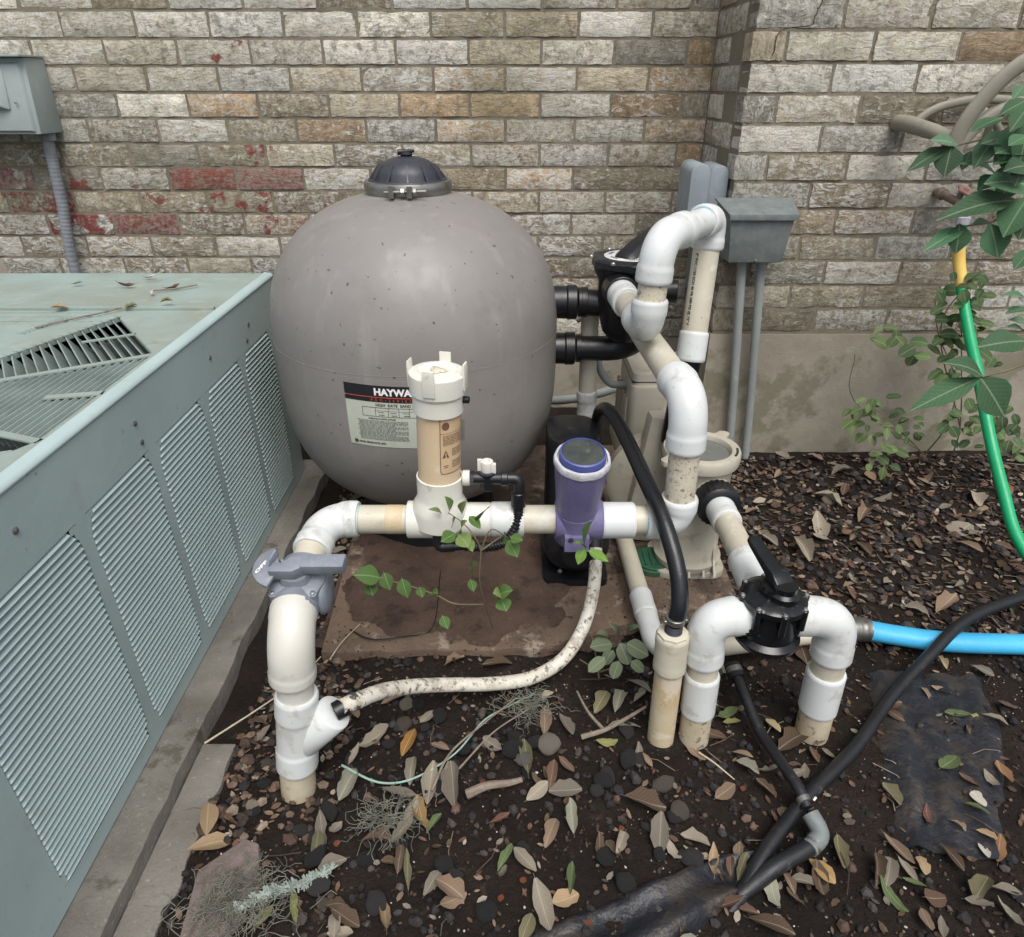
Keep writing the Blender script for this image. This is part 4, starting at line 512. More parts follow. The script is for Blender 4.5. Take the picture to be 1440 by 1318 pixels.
# top edge roll and top plate with the slotted opening
mb = MB(); ed = [(X1, Y1), (X1, Y0 + rc)] + [(X1 - rc + rc * math.sin(R(k * 15)), Y0 + rc - rc * math.cos(R(k * 15))) for k in range(5, -1, -1)] + [(X0, Y0)]
prof = [(0, Z1 - .004), (.003, Z1 + .001), (.003, Z1 + .004), (-.003, Z1 + .010), (-.022, Z1 + .0125), (-.024, Z1 + .009)]
vs = []; cx, cy = (X0 + X1) / 2, (Y0 + Y1) / 2
def offp(p, d):
    x, y = p; 
    if y > Y0 + rc - 1e-6: return (x + d, y)
    if x < X1 - rc + 1e-6 and y <= Y0 + 1e-6: return (x, y - d)
    vx, vy = x - (X1 - rc), y - (Y0 + rc); l = math.hypot(vx, vy); return (x + vx / l * d, y + vy / l * d)
for p in ed:
    for d, z in prof: q = offp(p, d); vs.append((q[0], q[1], z))
m_ = len(prof); mb.add(vs, [(i*m_+j, i*m_+j+1, (i+1)*m_+j+1, (i+1)*m_+j) for i in range(len(ed)-1) for j in range(m_-1)])
mb.build('top_rim', 'ac', ac, angle=60)
ZP = .745
hole = [(-.985, 1.705), (-.776, 1.432), (-.776, 1.012), (-.82, .93), (-1.2, 1.0), (-1.2, 1.10), (-1.097, 1.385)]
bm = bmesh.new(); outer = [(X1 - .023, Y1 - .002), (X1 - .023, Y0 + rc), (X1 - rc, Y0 + .023), (X0, Y0 + .023), (X0, Y1 - .002)]
edges = []
for lp in (outer, hole):
    vv = [bm.verts.new((x, y, ZP)) for x, y in lp]
    edges += [bm.edges.new((vv[i], vv[(i + 1) % len(vv)])) for i in range(len(vv))]
bmesh.ops.triangle_fill(bm, use_beauty=True, edges=edges)
mb = MB(); bm.verts.index_update(); mb.add([v.co for v in bm.verts], [[v.index for v in f.verts] for f in bm.faces]); bm.free()
mb.f = [f if (V(mb.v[f[1]]) - V(mb.v[f[0]])).cross(V(mb.v[f[2]]) - V(mb.v[f[0]])).z > 0 else tuple(reversed(f)) for f in mb.f]
n = len(hole)
mb.add([(x, y, ZP) for x, y in hole] + [(x, y, ZP - .012) for x, y in hole], [(i, (i+1) % n, n + (i+1) % n, n + i) for i in range(n)])
mb.build('top_panel', 'actop', ac, smooth=False)
mb = MB(); box(mb, X0, X1 - .026, 1.760, 1.774, ZP - .001, ZP + .009); mb.build('seam', 'actop', ac, bevel=.003)
mb = MB(); box(mb, X0 + .01, X1 - .03, Y0 + .06, Y1 - .03, .66, .69); mb.build('fan_housing', 'inside', ac, smooth=False)
def finbar(a, b, wdt, dep, lean, mat='fin'):
    a, b = V(a), V(b); d = (b - a).normalized(); s = V((-d.y, d.x, 0)); mb = MB()
    q = [V((0, 0, 0)), s * wdt, s * (wdt + lean) + V((0, 0, -dep)), s * (lean + .001) + V((0, 0, -dep))]
    mb.add([a + p for p in q] + [b + p for p in q], [(0, 4, 5, 1), (1, 5, 6, 2), (2, 6, 7, 3), (3, 7, 4, 0), (0, 1, 2, 3), (7, 6, 5, 4)])
    mb.build('fin', mat, ac, smooth=False)
# diagonal fins along the upper band
A, B = V((-.985, 1.702, ZP - .002)), V((-1.30, 1.50, ZP - .002)); A = V((-.985, 1.702, ZP - .002)); dirn = V((-.105, -.30, 0)).normalized()
for k in range(18):
    p = A + dirn * (.0225 * k); q = V((-.776, 1.43, ZP - .002)) + V((-.235, -.152, 0)).normalized() * (.0225 * k * .86)
    finbar(p.lerp(q, .02), p.lerp(q, .98), .0026, .030, .019)
# straight fins of the lower band
for k in range(22):
    x = -.788 - .0145 * k; yt = 1.424 - (-.776 - x) * .62; yb = 1.02 + (-.776 - x) * .30
    finbar((x, yt, ZP - .002), (x, yb, ZP - .002), .0016, .026, .009)
for k in range(7):
    t = k / 7; finbar((-.80 - .03 * k, .985 + .006 * k, ZP - .002), (-.98 - .03 * k, 1.035 + .006 * k - .12, ZP - .002), .0016, .024, .008) if k < 1 else None
def bar(a, b, wd):
    a, b = V(a), V(b); d = (b - a).normalized(); s = V((-d.y, d.x, 0)) * wd / 2; mb = MB()
    mb.add([a - s, a + s, b + s, b - s, a - s + V((0,0,.003)), a + s + V((0,0,.003)), b + s + V((0,0,.003)), b - s + V((0,0,.003))],
           [(0,1,2,3), (7,6,5,4), (0,4,5,1), (1,5,6,2), (2,6,7,3), (3,7,4,0)])
    mb.build('grille_bar', 'actop', ac, smooth=False)
bar((-.772, 1.436, ZP - .004), (-1.30, 1.10, ZP - .004), .016)
bar((-.880, 1.572, ZP - .003), (-.975, 1.512, ZP - .003), .010)
bar((-.772, 1.217, ZP - .003), (-.872, 1.195, ZP - .003), .018)
bar((-.772, 1.012, ZP - .003), (-1.10, 1.13, ZP - .003), .016)
mb = MB()                                    # pressed ridges on the flat part
for k in range(12): box(mb, -1.145 + .003 * k - .010, -1.145 + .003 * k + .010, 1.565 + .012 * k, 1.569 + .012 * k, ZP, ZP + .0025)
for k in range(14): box(mb, -1.085 + .0075 * k - .008, -1.085 + .0075 * k + .008, 1.42 + .0215 * k, 1.424 + .0215 * k, ZP, ZP + .0025)
for y in (1.66, 1.70, 1.735): box(mb, X0 + .05, -1.03, y, y + .004, ZP, ZP + .002)
mb.build('ridge', 'actop', ac, smooth=False)
for y, z in ((1.90, .665), (1.62, .668), (1.235, .672), (.86, .672), (1.87, .628), (1.24, .628)):
    mb = MB(); lathe(mb, (X1, y, z), [(.006, 0), (.006, .002), (.003, .004)], (1, 0, 0), 8); mb.build('screw', 'steel', ac)

# ------------------------------------------------------------------ sand filter tank
TX, TY, TR = -.265, 1.90, .39
tank = thing('filter_tank', 'big round taupe sand filter tank with black domed lid and a printed label', 'filter tank', (TX, TY, .04))
zb, zl, zu, zt = .158, .56, .67, 1.018
def trad(z):
    if z < zl: return TR * max(0, 1 - ((zl - z) / (zl - zb)) ** 2.5) ** (1 / 2.5)
    if z > zu: return TR * max(0, 1 - ((z - zu) / (zt - zu)) ** 2.3) ** (1 / 2.3)
    return TR
prof = []
for i in range(29):
    t = i / 28 * math.pi / 2; prof.append((TR * abs(math.sin(t)) ** (2 / 2.5), zl - (zl - zb) * abs(math.cos(t)) ** (2 / 2.5)))
for i in range(0, 29):
    t = i / 28 * math.pi / 2; r = TR * abs(math.cos(t)) ** (2 / 2.3)
    if r > .125: prof.append((r, zu + (zt - zu) * abs(math.sin(t)) ** (2 / 2.3)))
prof += [(.112, prof[-1][1] + .004), (.103, prof[-1][1] + .010), (.101, 1.018), (.0, 1.018)]
prof = [(0.0, zb)] + prof[1:]
mb = MB(); lathe(mb, (TX, TY, 0), prof, seg=96); mb.build('tank_body', 'tank', tank, angle=70)
mb = MB(); lathe(mb, (TX, TY, 0), [(TR - .001, .6600), (TR + .0005, .6606), (TR + .0005, .6618), (TR - .001, .6624)], seg=96); mb.build('mould_seam', 'tank', tank)
mb = MB(); lathe(mb, (TX, TY, 0), [(.20, .035), (.21, .05), (.19, .20), (.17, .26)], seg=48); mb.build('skirt', 'blackp', tank)
mb = MB(); lathe(mb, (TX, TY, 0), [(.098, 1.012), (.109, 1.014), (.112, 1.022), (.112, 1.034), (.109, 1.042), (.098, 1.044), (.098, 1.012)], seg=48)
band = mb.build('clamp_band', 'steel', tank)
mb = MB(); ya = TY - .114
box(mb, TX - .012 - .02, TX - .012 - .008, ya - .010, ya + .006, 1.014, 1.040); box(mb, TX + .012, TX + .024, ya - .010, ya + .006, 1.014, 1.040)
cyl(mb, (TX - .045, ya - .004, 1.027), (TX + .060, ya - .004, 1.030), .0035, seg=8); cyl(mb, (TX - .004, ya - .004, 1.028), (TX + .008, ya - .004, 1.028), .009, seg=6); cyl(mb, (TX + .026, ya - .004, 1.028), (TX + .036, ya - .004, 1.029), .008, seg=6)
mb.build('clamp_bolt', 'steel', band)
mb = MB(); lp = [(.104, 1.036), (.100, 1.046), (.088, 1.046)] + [(.086 * math.cos(R(a)) ** .9, 1.046 + .052 * math.sin(R(a))) for a in range(8, 86, 7)] + [(0, 1.098)]
lathe(mb, (TX, TY, 0), lp, seg=48)
for k in range(12):
    a = 2 * math.pi * k / 12 + .13; c_, s_ = math.cos(a), math.sin(a); t_ = V((-s_, c_, 0)) * .002; r0, r1 = V((c_, s_, 0)) * .098, V((c_, s_, 0)) * .068; o_ = V((TX, TY, 0))
    q = [o_ + r0 + V((0,0,1.046)), o_ + r1 + V((0,0,1.046)), o_ + r1 + V((0,0,1.082)), o_ + V((c_, s_, 0)) * .080 + V((0,0,1.070))]
    mb.add([p - t_ for p in q] + [p + t_ for p in q], [(0,1,2,3), (7,6,5,4), (0,3,7,4), (3,2,6,7)])
lid = mb.build('lid', 'lidp', tank, angle=35)
mb = MB(); cyl(mb, (TX, TY, 1.094), (TX, TY, 1.106), .010); cyl(mb, (TX - .022, TY, 1.106), (TX + .020, TY + .004, 1.109), .007, .004, seg=10); lathe(mb, (TX, TY, 1.098), [(.014, 0), (.017, .004), (.009, .010), (0, .012)], seg=14)
mb.build('air_knob', 'blackp', lid)
# label wrapped on the shell
a0, zlab = R(-20), .478
def tl(eps):
    def f(u, v):
        z = zlab + v - .010 * (u / .305); a = a0 + u / .386 ; r = trad(z) + eps
        return (TX + r * math.sin(a), TY - r * math.cos(a), z)
    return f
LW, LH = .268, .176
mb = MB(); rect(mb, tl(.0008), 0, LW, 0, LH, 24, 10); lab = mb.build('label', 'lab_pale', tank)
mb = MB(); rect(mb, tl(.0014), 0, LW, .134, .163, 24, 2); rect(mb, tl(.0014), 0, LW, .121, .132, 24, 1); mb.build('label_band', 'lab_black', lab)
mb = MB(); rect(mb, tl(.0014), 0, LW, .163, LH, 24, 1); mb.build('label_margin', 'tank', lab)
mb = MB(); rect(mb, tl(.0018), .003, LW - .003, .1322, .1345, 24, 1); mb.build('label_line', 'lab_red', lab)
mb = MB(); put(mb, text('HAYWARD', .0235, bold=.0011), tl(.0022), .075, .1395); mb.build('lettering', 'lab_white', lab, smooth=False)
mb = MB(); put(mb, text('P  R  O  •  S  E  R  I  E  S', .0095, bold=.0001), tl(.0022), .066, .1235); mb.build('lettering', 'lab_red', lab, smooth=False)
mb = MB(); put(mb, text('HIGH  RATE  SAND  FILTER', .0098, bold=.0003), tl(.0016), .076, .1105); rr = random.Random(5)
def wordline(x0, x1, y, h=.0014, f=tl(.0016)):
    x = x0
    while x < x1:
        l = rr.uniform(.003, .012); rect(mb, f, x, min(x + l, x1), y, y + h, 2, 1); x += l + .0016
for y0, y1, x0, x1 in ((.083, .0842, .042, .27), (.106, .1072, .042, .27)): rect(mb, tl(.0016), x0, x1, y0, y1, 16, 1)
for x in (.042, .074, .105, .13, .155, .18, .205, .23, .269): rect(mb, tl(.0016), x, x + .001, .083, .1065, 1, 1)
rect(mb, tl(.0016), .074, .27, .0985, .0992, 12, 1); put(mb, text('OPERATING INSTRUCTIONS', .0052, bold=.0002), tl(.0016), .055, .0755)
for i in range(6): rect(mb, tl(.0016), .082 + i * .03, .096 + i * .03, .087, .0885, 1, 1); rect(mb, tl(.0016), .08 + i * .03, .095 + i * .03, .094, .0952, 1, 1)
for k, (x, y) in enumerate(((.172, .054), (.172, .045), (.174, .036), (.176, .028))):
    lathe(mb, tl(.0016)(x + .006, y + .002), [(.0040, 0), (.0040, .0006), (.0024, .0006), (.0024, 0)], V(tl(.01)(x, y)) - V(tl(.0)(x, y)), 12)
rect(mb, tl(.0016), .012, .021, .006, .015, 2, 1); put(mb, text('POOL PRODUCTS, INC.', .0066, bold=.0004), tl(.0016), .024, .008)
mb.build('lettering', 'ink', lab, smooth=False)
mb = MB()
for i in range(19):
    y = .071 - i * .00285; wordline(.026 if i in (0, 5, 9, 14) else .030, .150 - (.03 if i in (4, 8, 13) else 0), y)
for i in range(12): wordline(.168, .20, .048 - .022 - i * .0016, .0009)
for i in range(20): wordline(.215, .285, .070 - i * .00285)
wordline(.170, .195, .066)
mb.build('fine_print', 'ink2', lab, smooth=False, kind='stuff')
for z, nm in ((.728, 'upper'), (.595, 'lower')):
    mb = MB(); cyl(mb, (.07, TY, z), (.150, TY, z), .044, seg=28); lathe(mb, (.150, TY, z), [(.044, 0), (.047, .003), (.047, .026), (.044, .029)], (1, 0, 0), 14); lathe(mb, (.183, TY, z), [(.040, 0), (.040, .012)], (1, 0, 0), 24)
    mb.build('port_union', 'blackp', tank, angle=30)

# ------------------------------------------------------------------ multiport valve
mv = thing('multiport_valve', 'black multiport valve with white dial beside the upper tank port', 'valve', (.312, 1.86, .60))
MX, MY = .312, 1.86
mb = MB(); cyl(mb, (.190, TY, .728), (.28, TY - .02, .728), .036); cyl(mb, (.190, TY, .728), (.208, TY, .728), .041, seg=24)
mb.build('inlet', 'blackp', mv)
mb = MB(); lathe(mb, (MX, MY, 0), [(.0, .635), (.045, .64), (.062, .66), (.070, .69), (.078, .74), (.080, .80), (.092, .825), (.096, .84)], seg=40, squash=lambda a: 1 + .025 * math.cos(8 * a)); mb.build('body', 'blackp', mv)
mb = MB(); sweep(mb, fillet([(.185, TY, .595), (.31, TY - .01, .597), (.365, TY - .06, .655), (.35, MY, .70)], .05), .0345); mb.build('lower_pipe', 'blackp', mv)
mb = MB(); lathe(mb, (MX, MY, .838), [(.096, 0), (.101, .003), (.101, .018), (.097, .022), (.076, .024), (.0, .024)], seg=64, squash=lambda a: 1 + .10 * max(0, math.cos(6 * a + .4)) ** 4); mb.build('cover', 'blackp', mv)
mb = MB(); lathe(mb, (MX, MY, .8625), [(.040, .0), (.070, .0), (.072, -.0015), (.072, -.003)], seg=48); mb.build('dial', 'dial', mv)
mb = MB()
for k in range(6):
    a = k * R(60) + .3
    for j in range(5):
        b = a + j * .10; r0, r1 = .052, .060; 
        mb.add([(MX + r0 * math.cos(b), MY + r0 * math.sin(b), .8635), (MX + r1 * math.cos(b), MY + r1 * math.sin(b), .8635), (MX + r1 * math.cos(b + .06), MY + r1 * math.sin(b + .06), .8635), (MX + r0 * math.cos(b + .06), MY + r0 * math.sin(b + .06), .8635)], [(0, 1, 2, 3)])
mb.build('dial_marks', 'ink', mv, smooth=False)
for k in range(6):
    a = k * R(60) - .067; mb = MB(); x, y = MX + .103 * math.cos(a), MY + .103 * math.sin(a); lathe(mb, (x, y, .856), [(.006, 0), (.006, .005), (.004, .007)], seg=8); mb.build('screw', 'screw', mv)
mb = MB(); hd = V((.115, .13, .062)); h0 = V((MX - .015, MY - .02, .866)); sd = V((.75, -.66, 0)) ; up_ = V((0, 0, 1))
q = []
for t, w_, hh in ((-.12, .026, .008), (.0, .034, .012), (.25, .032, .015), (.6, .022, .013), (1.0, .014, .010), (1.06, .010, .006)):
    c_ = h0 + hd * t; q.append([c_ - sd * w_, c_ + sd * w_, c_ + sd * w_ * .55 + up_ * hh, c_ - sd * w_ * .55 + up_ * hh])
vs = [p for r_ in q for p in r_]; fs = [(i*4+k, i*4+(k+1) % 4, (i+1)*4+(k+1) % 4, (i+1)*4+k) for i in range(len(q)-1) for k in range(4)] + [(3, 2, 1, 0), tuple(len(vs)-4+k for k in range(4))]
mb.add(vs, fs); mb.build('handle', 'blackp', mv, bevel=.004)
mb = MB(); cyl(mb, (MX + .07, MY - .02, .775), (MX + .125, MY - .03, .775), .030); mb.build('sight_glass', 'blackp', mv)
mb = MB(); cyl(mb, (.276, 1.80, .792), (.278, 1.745, .790), .044, seg=28); cyl(mb, (.318, 1.81, .715), (.318, 1.76, .718), .038); mb.build('front_port', 'blackp', mv)
# ------------------------------------------------------------------ main pool pipe run (foot, front run, riser, return to the valve)
pr_ = thing('pvc_pipework', 'white and cream PVC pipe run across the front of the tank', 'pipe', (-.43, .92, 0))
def part(parent, name, mat, fn, **k):
    mb = MB(); fn(mb); return mb.build(name, mat, parent, **k)
RP = .0302
part(pr_, 'pipe', 'pvcd', lambda m: cyl(m, (-.438, .914, -.05), (-.424, .920, .10), .0345, seg=32))
def wye(m):
    fitting(m, [(-.426, .919, .074), (-.402, .928, .262)], .0385, .0405, .05)
    cyl(m, (-.418, .924, .125), (-.337, .926, .213), .0345, .0355, seg=28)
part(pr_, 'wye_fitting', 'pvc', wye, angle=50)
part(pr_, 'pipe', 'pvcw', lambda m: cyl(m, (-.405, .927, .24), (-.400, .930, .30), .0335, seg=32))
part(pr_, 'elbow', 'pvcw', lambda m: fitting(m, [(-.403, .929, .300), (-.394, .931, .398), (-.401, .992, .412)], .0415, .0430, .022, .07))
part(pr_, 'pipe', 'pvcc', lambda m: cyl(m, (-.402, 1.02, .422), (-.398, 1.15, .450), RP + .001))
part(pr_, 'elbow', 'pvc', lambda m: fitting(m, [(-.398, 1.122, .444), (-.390, 1.222, .457), (-.321, 1.221, .457)], .0362, .0388, .030, .06))
part(pr_, 'pipe', 'pvcc', lambda m: cyl(m, (-.33, 1.22, .457), (-.20, 1.22, .457), RP))
part(pr_, 'glue_band', 'pvcy', lambda m: cyl(m, (-.263, 1.22, .457), (-.226, 1.22, .457), RP + .0006))
part(pr_, 'pipe', 'pvcc', lambda m: cyl(m, (-.10, 1.22, .457), (.11, 1.22, .457), RP))
part(pr_, 'coupling', 'pvc', lambda m: fitting(m, [(-.045, 1.22, .457), (.025, 1.22, .457)], .0375, .0375, .03))
part(pr_, 'coupling', 'pvc', lambda m: fitting(m, [(.186, 1.22, .455), (.256, 1.22, .455)], .0385, .0385, .03))
part(pr_, 'pipe', 'pvcc', lambda m: cyl(m, (.17, 1.22, .455), (.30, 1.22, .455), RP))
part(pr_, 'elbow', 'pvc', lambda m: fitting(m, [(.281, 1.22, .454), (.346, 1.22, .450), (.345, 1.22, .512)], .0362, .0388, .026, .045))
part(pr_, 'pipe', 'pvcs', lambda m: cyl(m, (.345, 1.22, .48), (.343, 1.22, .65), RP + .0006, seg=32))
part(pr_, 'elbow', 'pvc', lambda m: fitting(m, [(.343, 1.22, .622), (.341, 1.222, .738), (.330, 1.318, .732)], .0372, .0392, .034, .075))
part(pr_, 'pipe', 'pvcc', lambda m: cyl(m, (.331, 1.30, .732), (.318, 1.80, .716), RP + .001, seg=32))
part(pr_, 'glue_ring', 'glue', lambda m: (sweep(m, [(.2815, 1.22, .454), (.2792, 1.22, .454)], .0308, 28), sweep(m, [(-.3185, 1.2205, .457), (-.3165, 1.2205, .457)], .0308, 28)))
# ------------------------------------------------------------------ discharge loop
dl = thing('pvc_loop', 'white PVC pipe loop over the pump, down to a dark coupling beside the wall', 'pipe', (.44, 1.66, .04))
part(dl, 'coupling', 'pvc', lambda m: fitting(m, [(.277, 1.752, .790), (.280, 1.66, .791)], .0362, .0375, .03))
part(dl, 'pipe', 'pvcc', lambda m: cyl(m, (.278, 1.70, .790), (.287, 1.50, .792), RP))
part(dl, 'elbow', 'pvc', lambda m: fitting(m, [(.285, 1.545, .793), (.291, 1.452, .792), (.292, 1.454, .858)], .0355, .0385, .030, .045))
part(dl, 'pipe', 'pvcs', lambda m: cyl(m, (.292, 1.453, .83), (.297, 1.456, .93), RP + .0005, seg=32))
part(dl, 'elbow', 'pvc', lambda m: fitting(m, [(.295, 1.456, .893), (.300, 1.458, .982), (.372, 1.56, .981)], .0365, .0388, .030, .06))
part(dl, 'pipe', 'pvc', lambda m: cyl(m, (.36, 1.545, .981), (.45, 1.675, .980), RP + .001, seg=32))
part(dl, 'elbow', 'pvc', lambda m: fitting(m, [(.432, 1.652, .980), (.468, 1.704, .980), (.464, 1.700, .912)], .0365, .0388, .022, .035))
part(dl, 'glue_ring', 'glue', lambda m: sweep(m, [(.4325, 1.6525, .980), (.4305, 1.650, .980)], .0325, 28))
rp = part(dl, 'pipe', 'pvcc', lambda m: cyl(m, (.464, 1.700, .93), (.446, 1.645, .70), RP + .001, seg=32))
part(dl, 'coupling', 'pvc', lambda m: fitting(m, [(.4475, 1.650, .725), (.441, 1.632, .655)], .0358, .0358, .03))
part(dl, 'dark_pipe', 'hoseb', lambda m: cyl(m, (.443, 1.640, .69), (.438, 1.700, .40), .0315, seg=28))
def riser(u, v, a_=V((.464, 1.700, .93)), b_=V((.446, 1.645, .70))):
    d = (b_ - a_).normalized(); s = V((1, 0, 0)); s = (s - d * s.dot(d)).normalized(); n = s.cross(d) if s.cross(d).y < 0 else -s.cross(d)
    th = -1.02 + v / .0312; return a_ + d * u + (s * math.sin(th) + n * math.cos(th)) * .0318
mb = MB(); put(mb, text('2" PVC 1120 SCH 40 PR 280 PSI @ 73° F', .0098, bold=.0004), lambda u, v: riser(u, v), .03, 0); mb.build('lettering', 'ink', rp, smooth=False)

# ------------------------------------------------------------------ jandy style valve bodies
def lobed(n, amp, ph=0): return lambda a: 1 + amp * max(0, math.cos(n * a + ph)) ** 3
# grey valve on the left
gv = thing('grey_valve', 'grey PVC shutoff valve marked OFF with a flat lever, left of the tank', 'valve', (-.403, 1.062, .452))
G = (-.403, 1.062, 0)
part(gv, 'body', 'gvalve', lambda m: (lathe(m, G, [(.030, .405), (.043, .415), (.047, .435), (.047, .463), (.044, .470)], seg=36), lathe(m, (-.403, 1.005, .452), [(.040, 0), (.044, .003), (.044, .018), (.040, .03)], (0, 1, 0), 28), lathe(m, (-.403, 1.115, .452), [(.040, 0), (.044, -.003), (.044, -.018)], (0, 1, 0), 28), lathe(m, (-.362, 1.062, .440), [(.044, 0), (.044, .004), (.040, .010), (.028, .014), (.0, .016)], (1, 0, 0), 30)))
part(gv, 'cover', 'gvalve', lambda m: lathe(m, G, [(.044, .470), (.052, .472), (.052, .482), (.046, .487), (.030, .489), (.027, .505), (.0, .505)], seg=40, squash=lobed(4, .08, math.pi)), bevel=0)
for k in range(4):
    a = R(45 + 90 * k); part(gv, 'screw', 'screw', lambda m: lathe(m, (G[0] + .052 * math.cos(a), G[1] + .052 * math.sin(a), .484), [(.005, 0), (.005, .003), (.003, .005), (0, .0052)], seg=10))
    part(gv, 'screw_post', 'gvalve', lambda m: cyl(m, (G[0] + .052 * math.cos(a), G[1] + .052 * math.sin(a), .44), (G[0] + .052 * math.cos(a), G[1] + .052 * math.sin(a), .484), .0075, seg=12))
hx, hy = -.425, 1.062
def tiltb(m, a=R(6)):
    c0, s0 = math.cos(a), math.sin(a); m.v = [(x, hy + (y - hy) * c0 - (z - .49) * s0, .49 + (y - hy) * s0 + (z - .49) * c0) for x, y, z in m.v]
dp = [(hx, hy)] + [(hx + .050 * math.cos(R(t)), hy + .044 * math.sin(R(t))) for t in range(112, 262, 10)]
dq = part(gv, 'handle_dial', 'gvalve', lambda m: (prism(m, dp, .512, .520), tiltb(m)), bevel=.002)
mb = MB(); put(mb, text('OFF', .0165, bold=.0006), lambda u, v: (hx - .040 + .5 * u - .05 * v / .05 * .35, hy - .016 + .87 * u + .35 * v, .5206)); tiltb(mb); mb.build('lettering', 'fibre', dq, smooth=False)
def leverm(m):
    prism(m, [(hx - .016, hy - .020), (hx + .028, hy - .020), (hx + .045, hy - .010), (hx + .045, hy + .014), (hx + .020, hy + .012), (hx + .006, hy + .000), (hx - .010, hy + .0)], .505, .535)
    prism(m, [(hx + .040, hy - .012), (hx + .118, hy - .012), (hx + .121, hy + .016), (hx + .044, hy + .016)], .512, .538); tiltb(m)
part(gv, 'lever', 'gvalve', leverm, bevel=.003)
part(gv, 'pointer_fin', 'gvalve', lambda m: m.add([(hx-.022, hy-.004, .520), (hx-.014, hy+.004, .520), (hx-.006, hy+.026, .520), (hx-.014, hy+.032, .520), (hx-.020, hy+.006, .530), (hx-.016, hy+.010, .530), (hx-.008, hy+.024, .538), (hx-.012, hy+.028, .538)], [(0,1,2,3), (7,6,5,4), (0,4,5,1), (1,5,6,2), (2,6,7,3), (3,7,4,0)]) and tiltb(m), bevel=.002)

gv.location = (-.400, 1.038, .4225); gv.rotation_euler = (R(15), 0, 0)     # follows the sloping pipe
# black three-way valve, its elbows and feet
tv = thing('three_way_valve', 'glossy black three way valve with bolted round cover and raised lever between two white elbows', 'valve', (.512, 1.062, .25))
T_ = (.512, 1.062, 0)
part(tv, 'body', 'ovalve', lambda m: (lathe(m, T_, [(.030, .262), (.054, .268), (.065, .282), (.065, .290), (.054, .298), (.050, .36), (.054, .372)], seg=44), cyl(m, (.44, 1.062, .332), (.585, 1.062, .332), .0405), cyl(m, (.512, 1.06, .332), (.512, 1.14, .332), .0405)))
part(tv, 'cover', 'ovalve', lambda m: lathe(m, T_, [(.054, .366), (.062, .369), (.062, .381), (.056, .386), (.038, .390), (.030, .392), (.028, .410), (.0, .412)], seg=64, squash=lambda a: 1 + .09 * max(0, math.cos(8 * a)) ** 6))
for k in range(8):
    a = R(45 * k + 22.5 + 22.5); x, y = T_[0] + .062 * math.cos(a), T_[1] + .062 * math.sin(a)
    part(tv, 'screw_post', 'ovalve', lambda m: cyl(m, (x, y, .335), (x, y, .384), .0068, seg=12))
    part(tv, 'screw', 'screw', lambda m: lathe(m, (x, y, .384), [(.0050, 0), (.0050, .002), (.0035, .0042), (0, .0046)], seg=10))
def tlev(m):
    ax = V((-.030, .095, .040)); sd = V((.95, .30, 0)); up = V((0, .1, 1)); c0 = V((.522, 1.052, .402)); q = []
    for t, w_, h_ in ((-.12, .020, .012), (0, .024, .020), (.18, .024, .026), (.42, .018, .016), (1.0, .0165, .011), (1.14, .0145, .009)):
        c_ = c0 + ax * t; q.append([c_ - sd * w_, c_ + sd * w_, c_ + sd * w_ * .8 + up * h_, c_ - sd * w_ * .8 + up * h_])
    vs = [p for r_ in q for p in r_]; m.add(vs, [(i*4+k, i*4+(k+1) % 4, (i+1)*4+(k+1) % 4, (i+1)*4+k) for i in range(5) for k in range(4)] + [(3, 2, 1, 0), (20, 21, 22, 23)])
part(tv, 'lever', 'ovalve', tlev, bevel=.003)
part(tv, 'hub', 'ovalve', lambda m: lathe(m, (.522, 1.05, .39), [(.030, 0), (.030, .012), (.024, .018), (.024, .030), (0, .031)], seg=28))
fl = thing('pvc_elbow_stub', 'white elbow on a cream stub left of the black three way valve', 'pipe', (.396, 1.05, 0))
part(fl, 'elbow', 'pvc', lambda m: fitting(m, [(.468, 1.062, .333), (.385, 1.056, .333), (.393, 1.053, .222)], .0385, .0398, .034, .055))
part(fl, 'pipe', 'pvcc', lambda m: cyl(m, (.392, 1.053, .24), (.396, 1.051, .16), RP + .001))
part(fl, 'coupling', 'pvc', lambda m: fitting(m, [(.3945, 1.051, .188), (.398, 1.050, .078)], .0362, .0362, .03))
part(fl, 'pipe', 'pvcd', lambda m: cyl(m, (.397, 1.050, .10), (.401, 1.049, -.05), RP + .002, seg=32))
fr_ = thing('pvc_elbow_stub', 'white elbow on a wide cream stub right of the black valve, beside the blue hose', 'pipe', (.66, 1.06, 0))
part(fr_, 'elbow', 'pvc', lambda m: fitting(m, [(.556, 1.062, .333), (.648, 1.060, .333), (.655, 1.060, .226)], .0395, .041, .034, .055))
part(fr_, 'pipe', 'pvcc', lambda m: cyl(m, (.654, 1.060, .24), (.657, 1.060, .16), .0335))
part(fr_, 'coupling', 'pvc', lambda m: fitting(m, [(.656, 1.060, .186), (.660, 1.060, .075)], .0395, .0395, .03))
part(fr_, 'pipe', 'pvcd', lambda m: cyl(m, (.6595, 1.060, .10), (.664, 1.060, -.05), .035, seg=32))
sp = thing('suction_pipe', 'white and cream suction pipe from the black pump union to the three way valve', 'pipe', (.52, 1.3, .33))
part(sp, 'coupling', 'pvc', lambda m: fitting(m, [(.513, 1.105, .332), (.519, 1.255, .330)], .0375, .0385, .03))
part(sp, 'pipe', 'pvcc', lambda m: cyl(m, (.518, 1.24, .330), (.523, 1.44, .322), RP + .0005, seg=32))
part(sp, 'coupling', 'pvc', lambda m: fitting(m, [(.5222, 1.405, .3235), (.524, 1.478, .320)], .0362, .0368, .02))

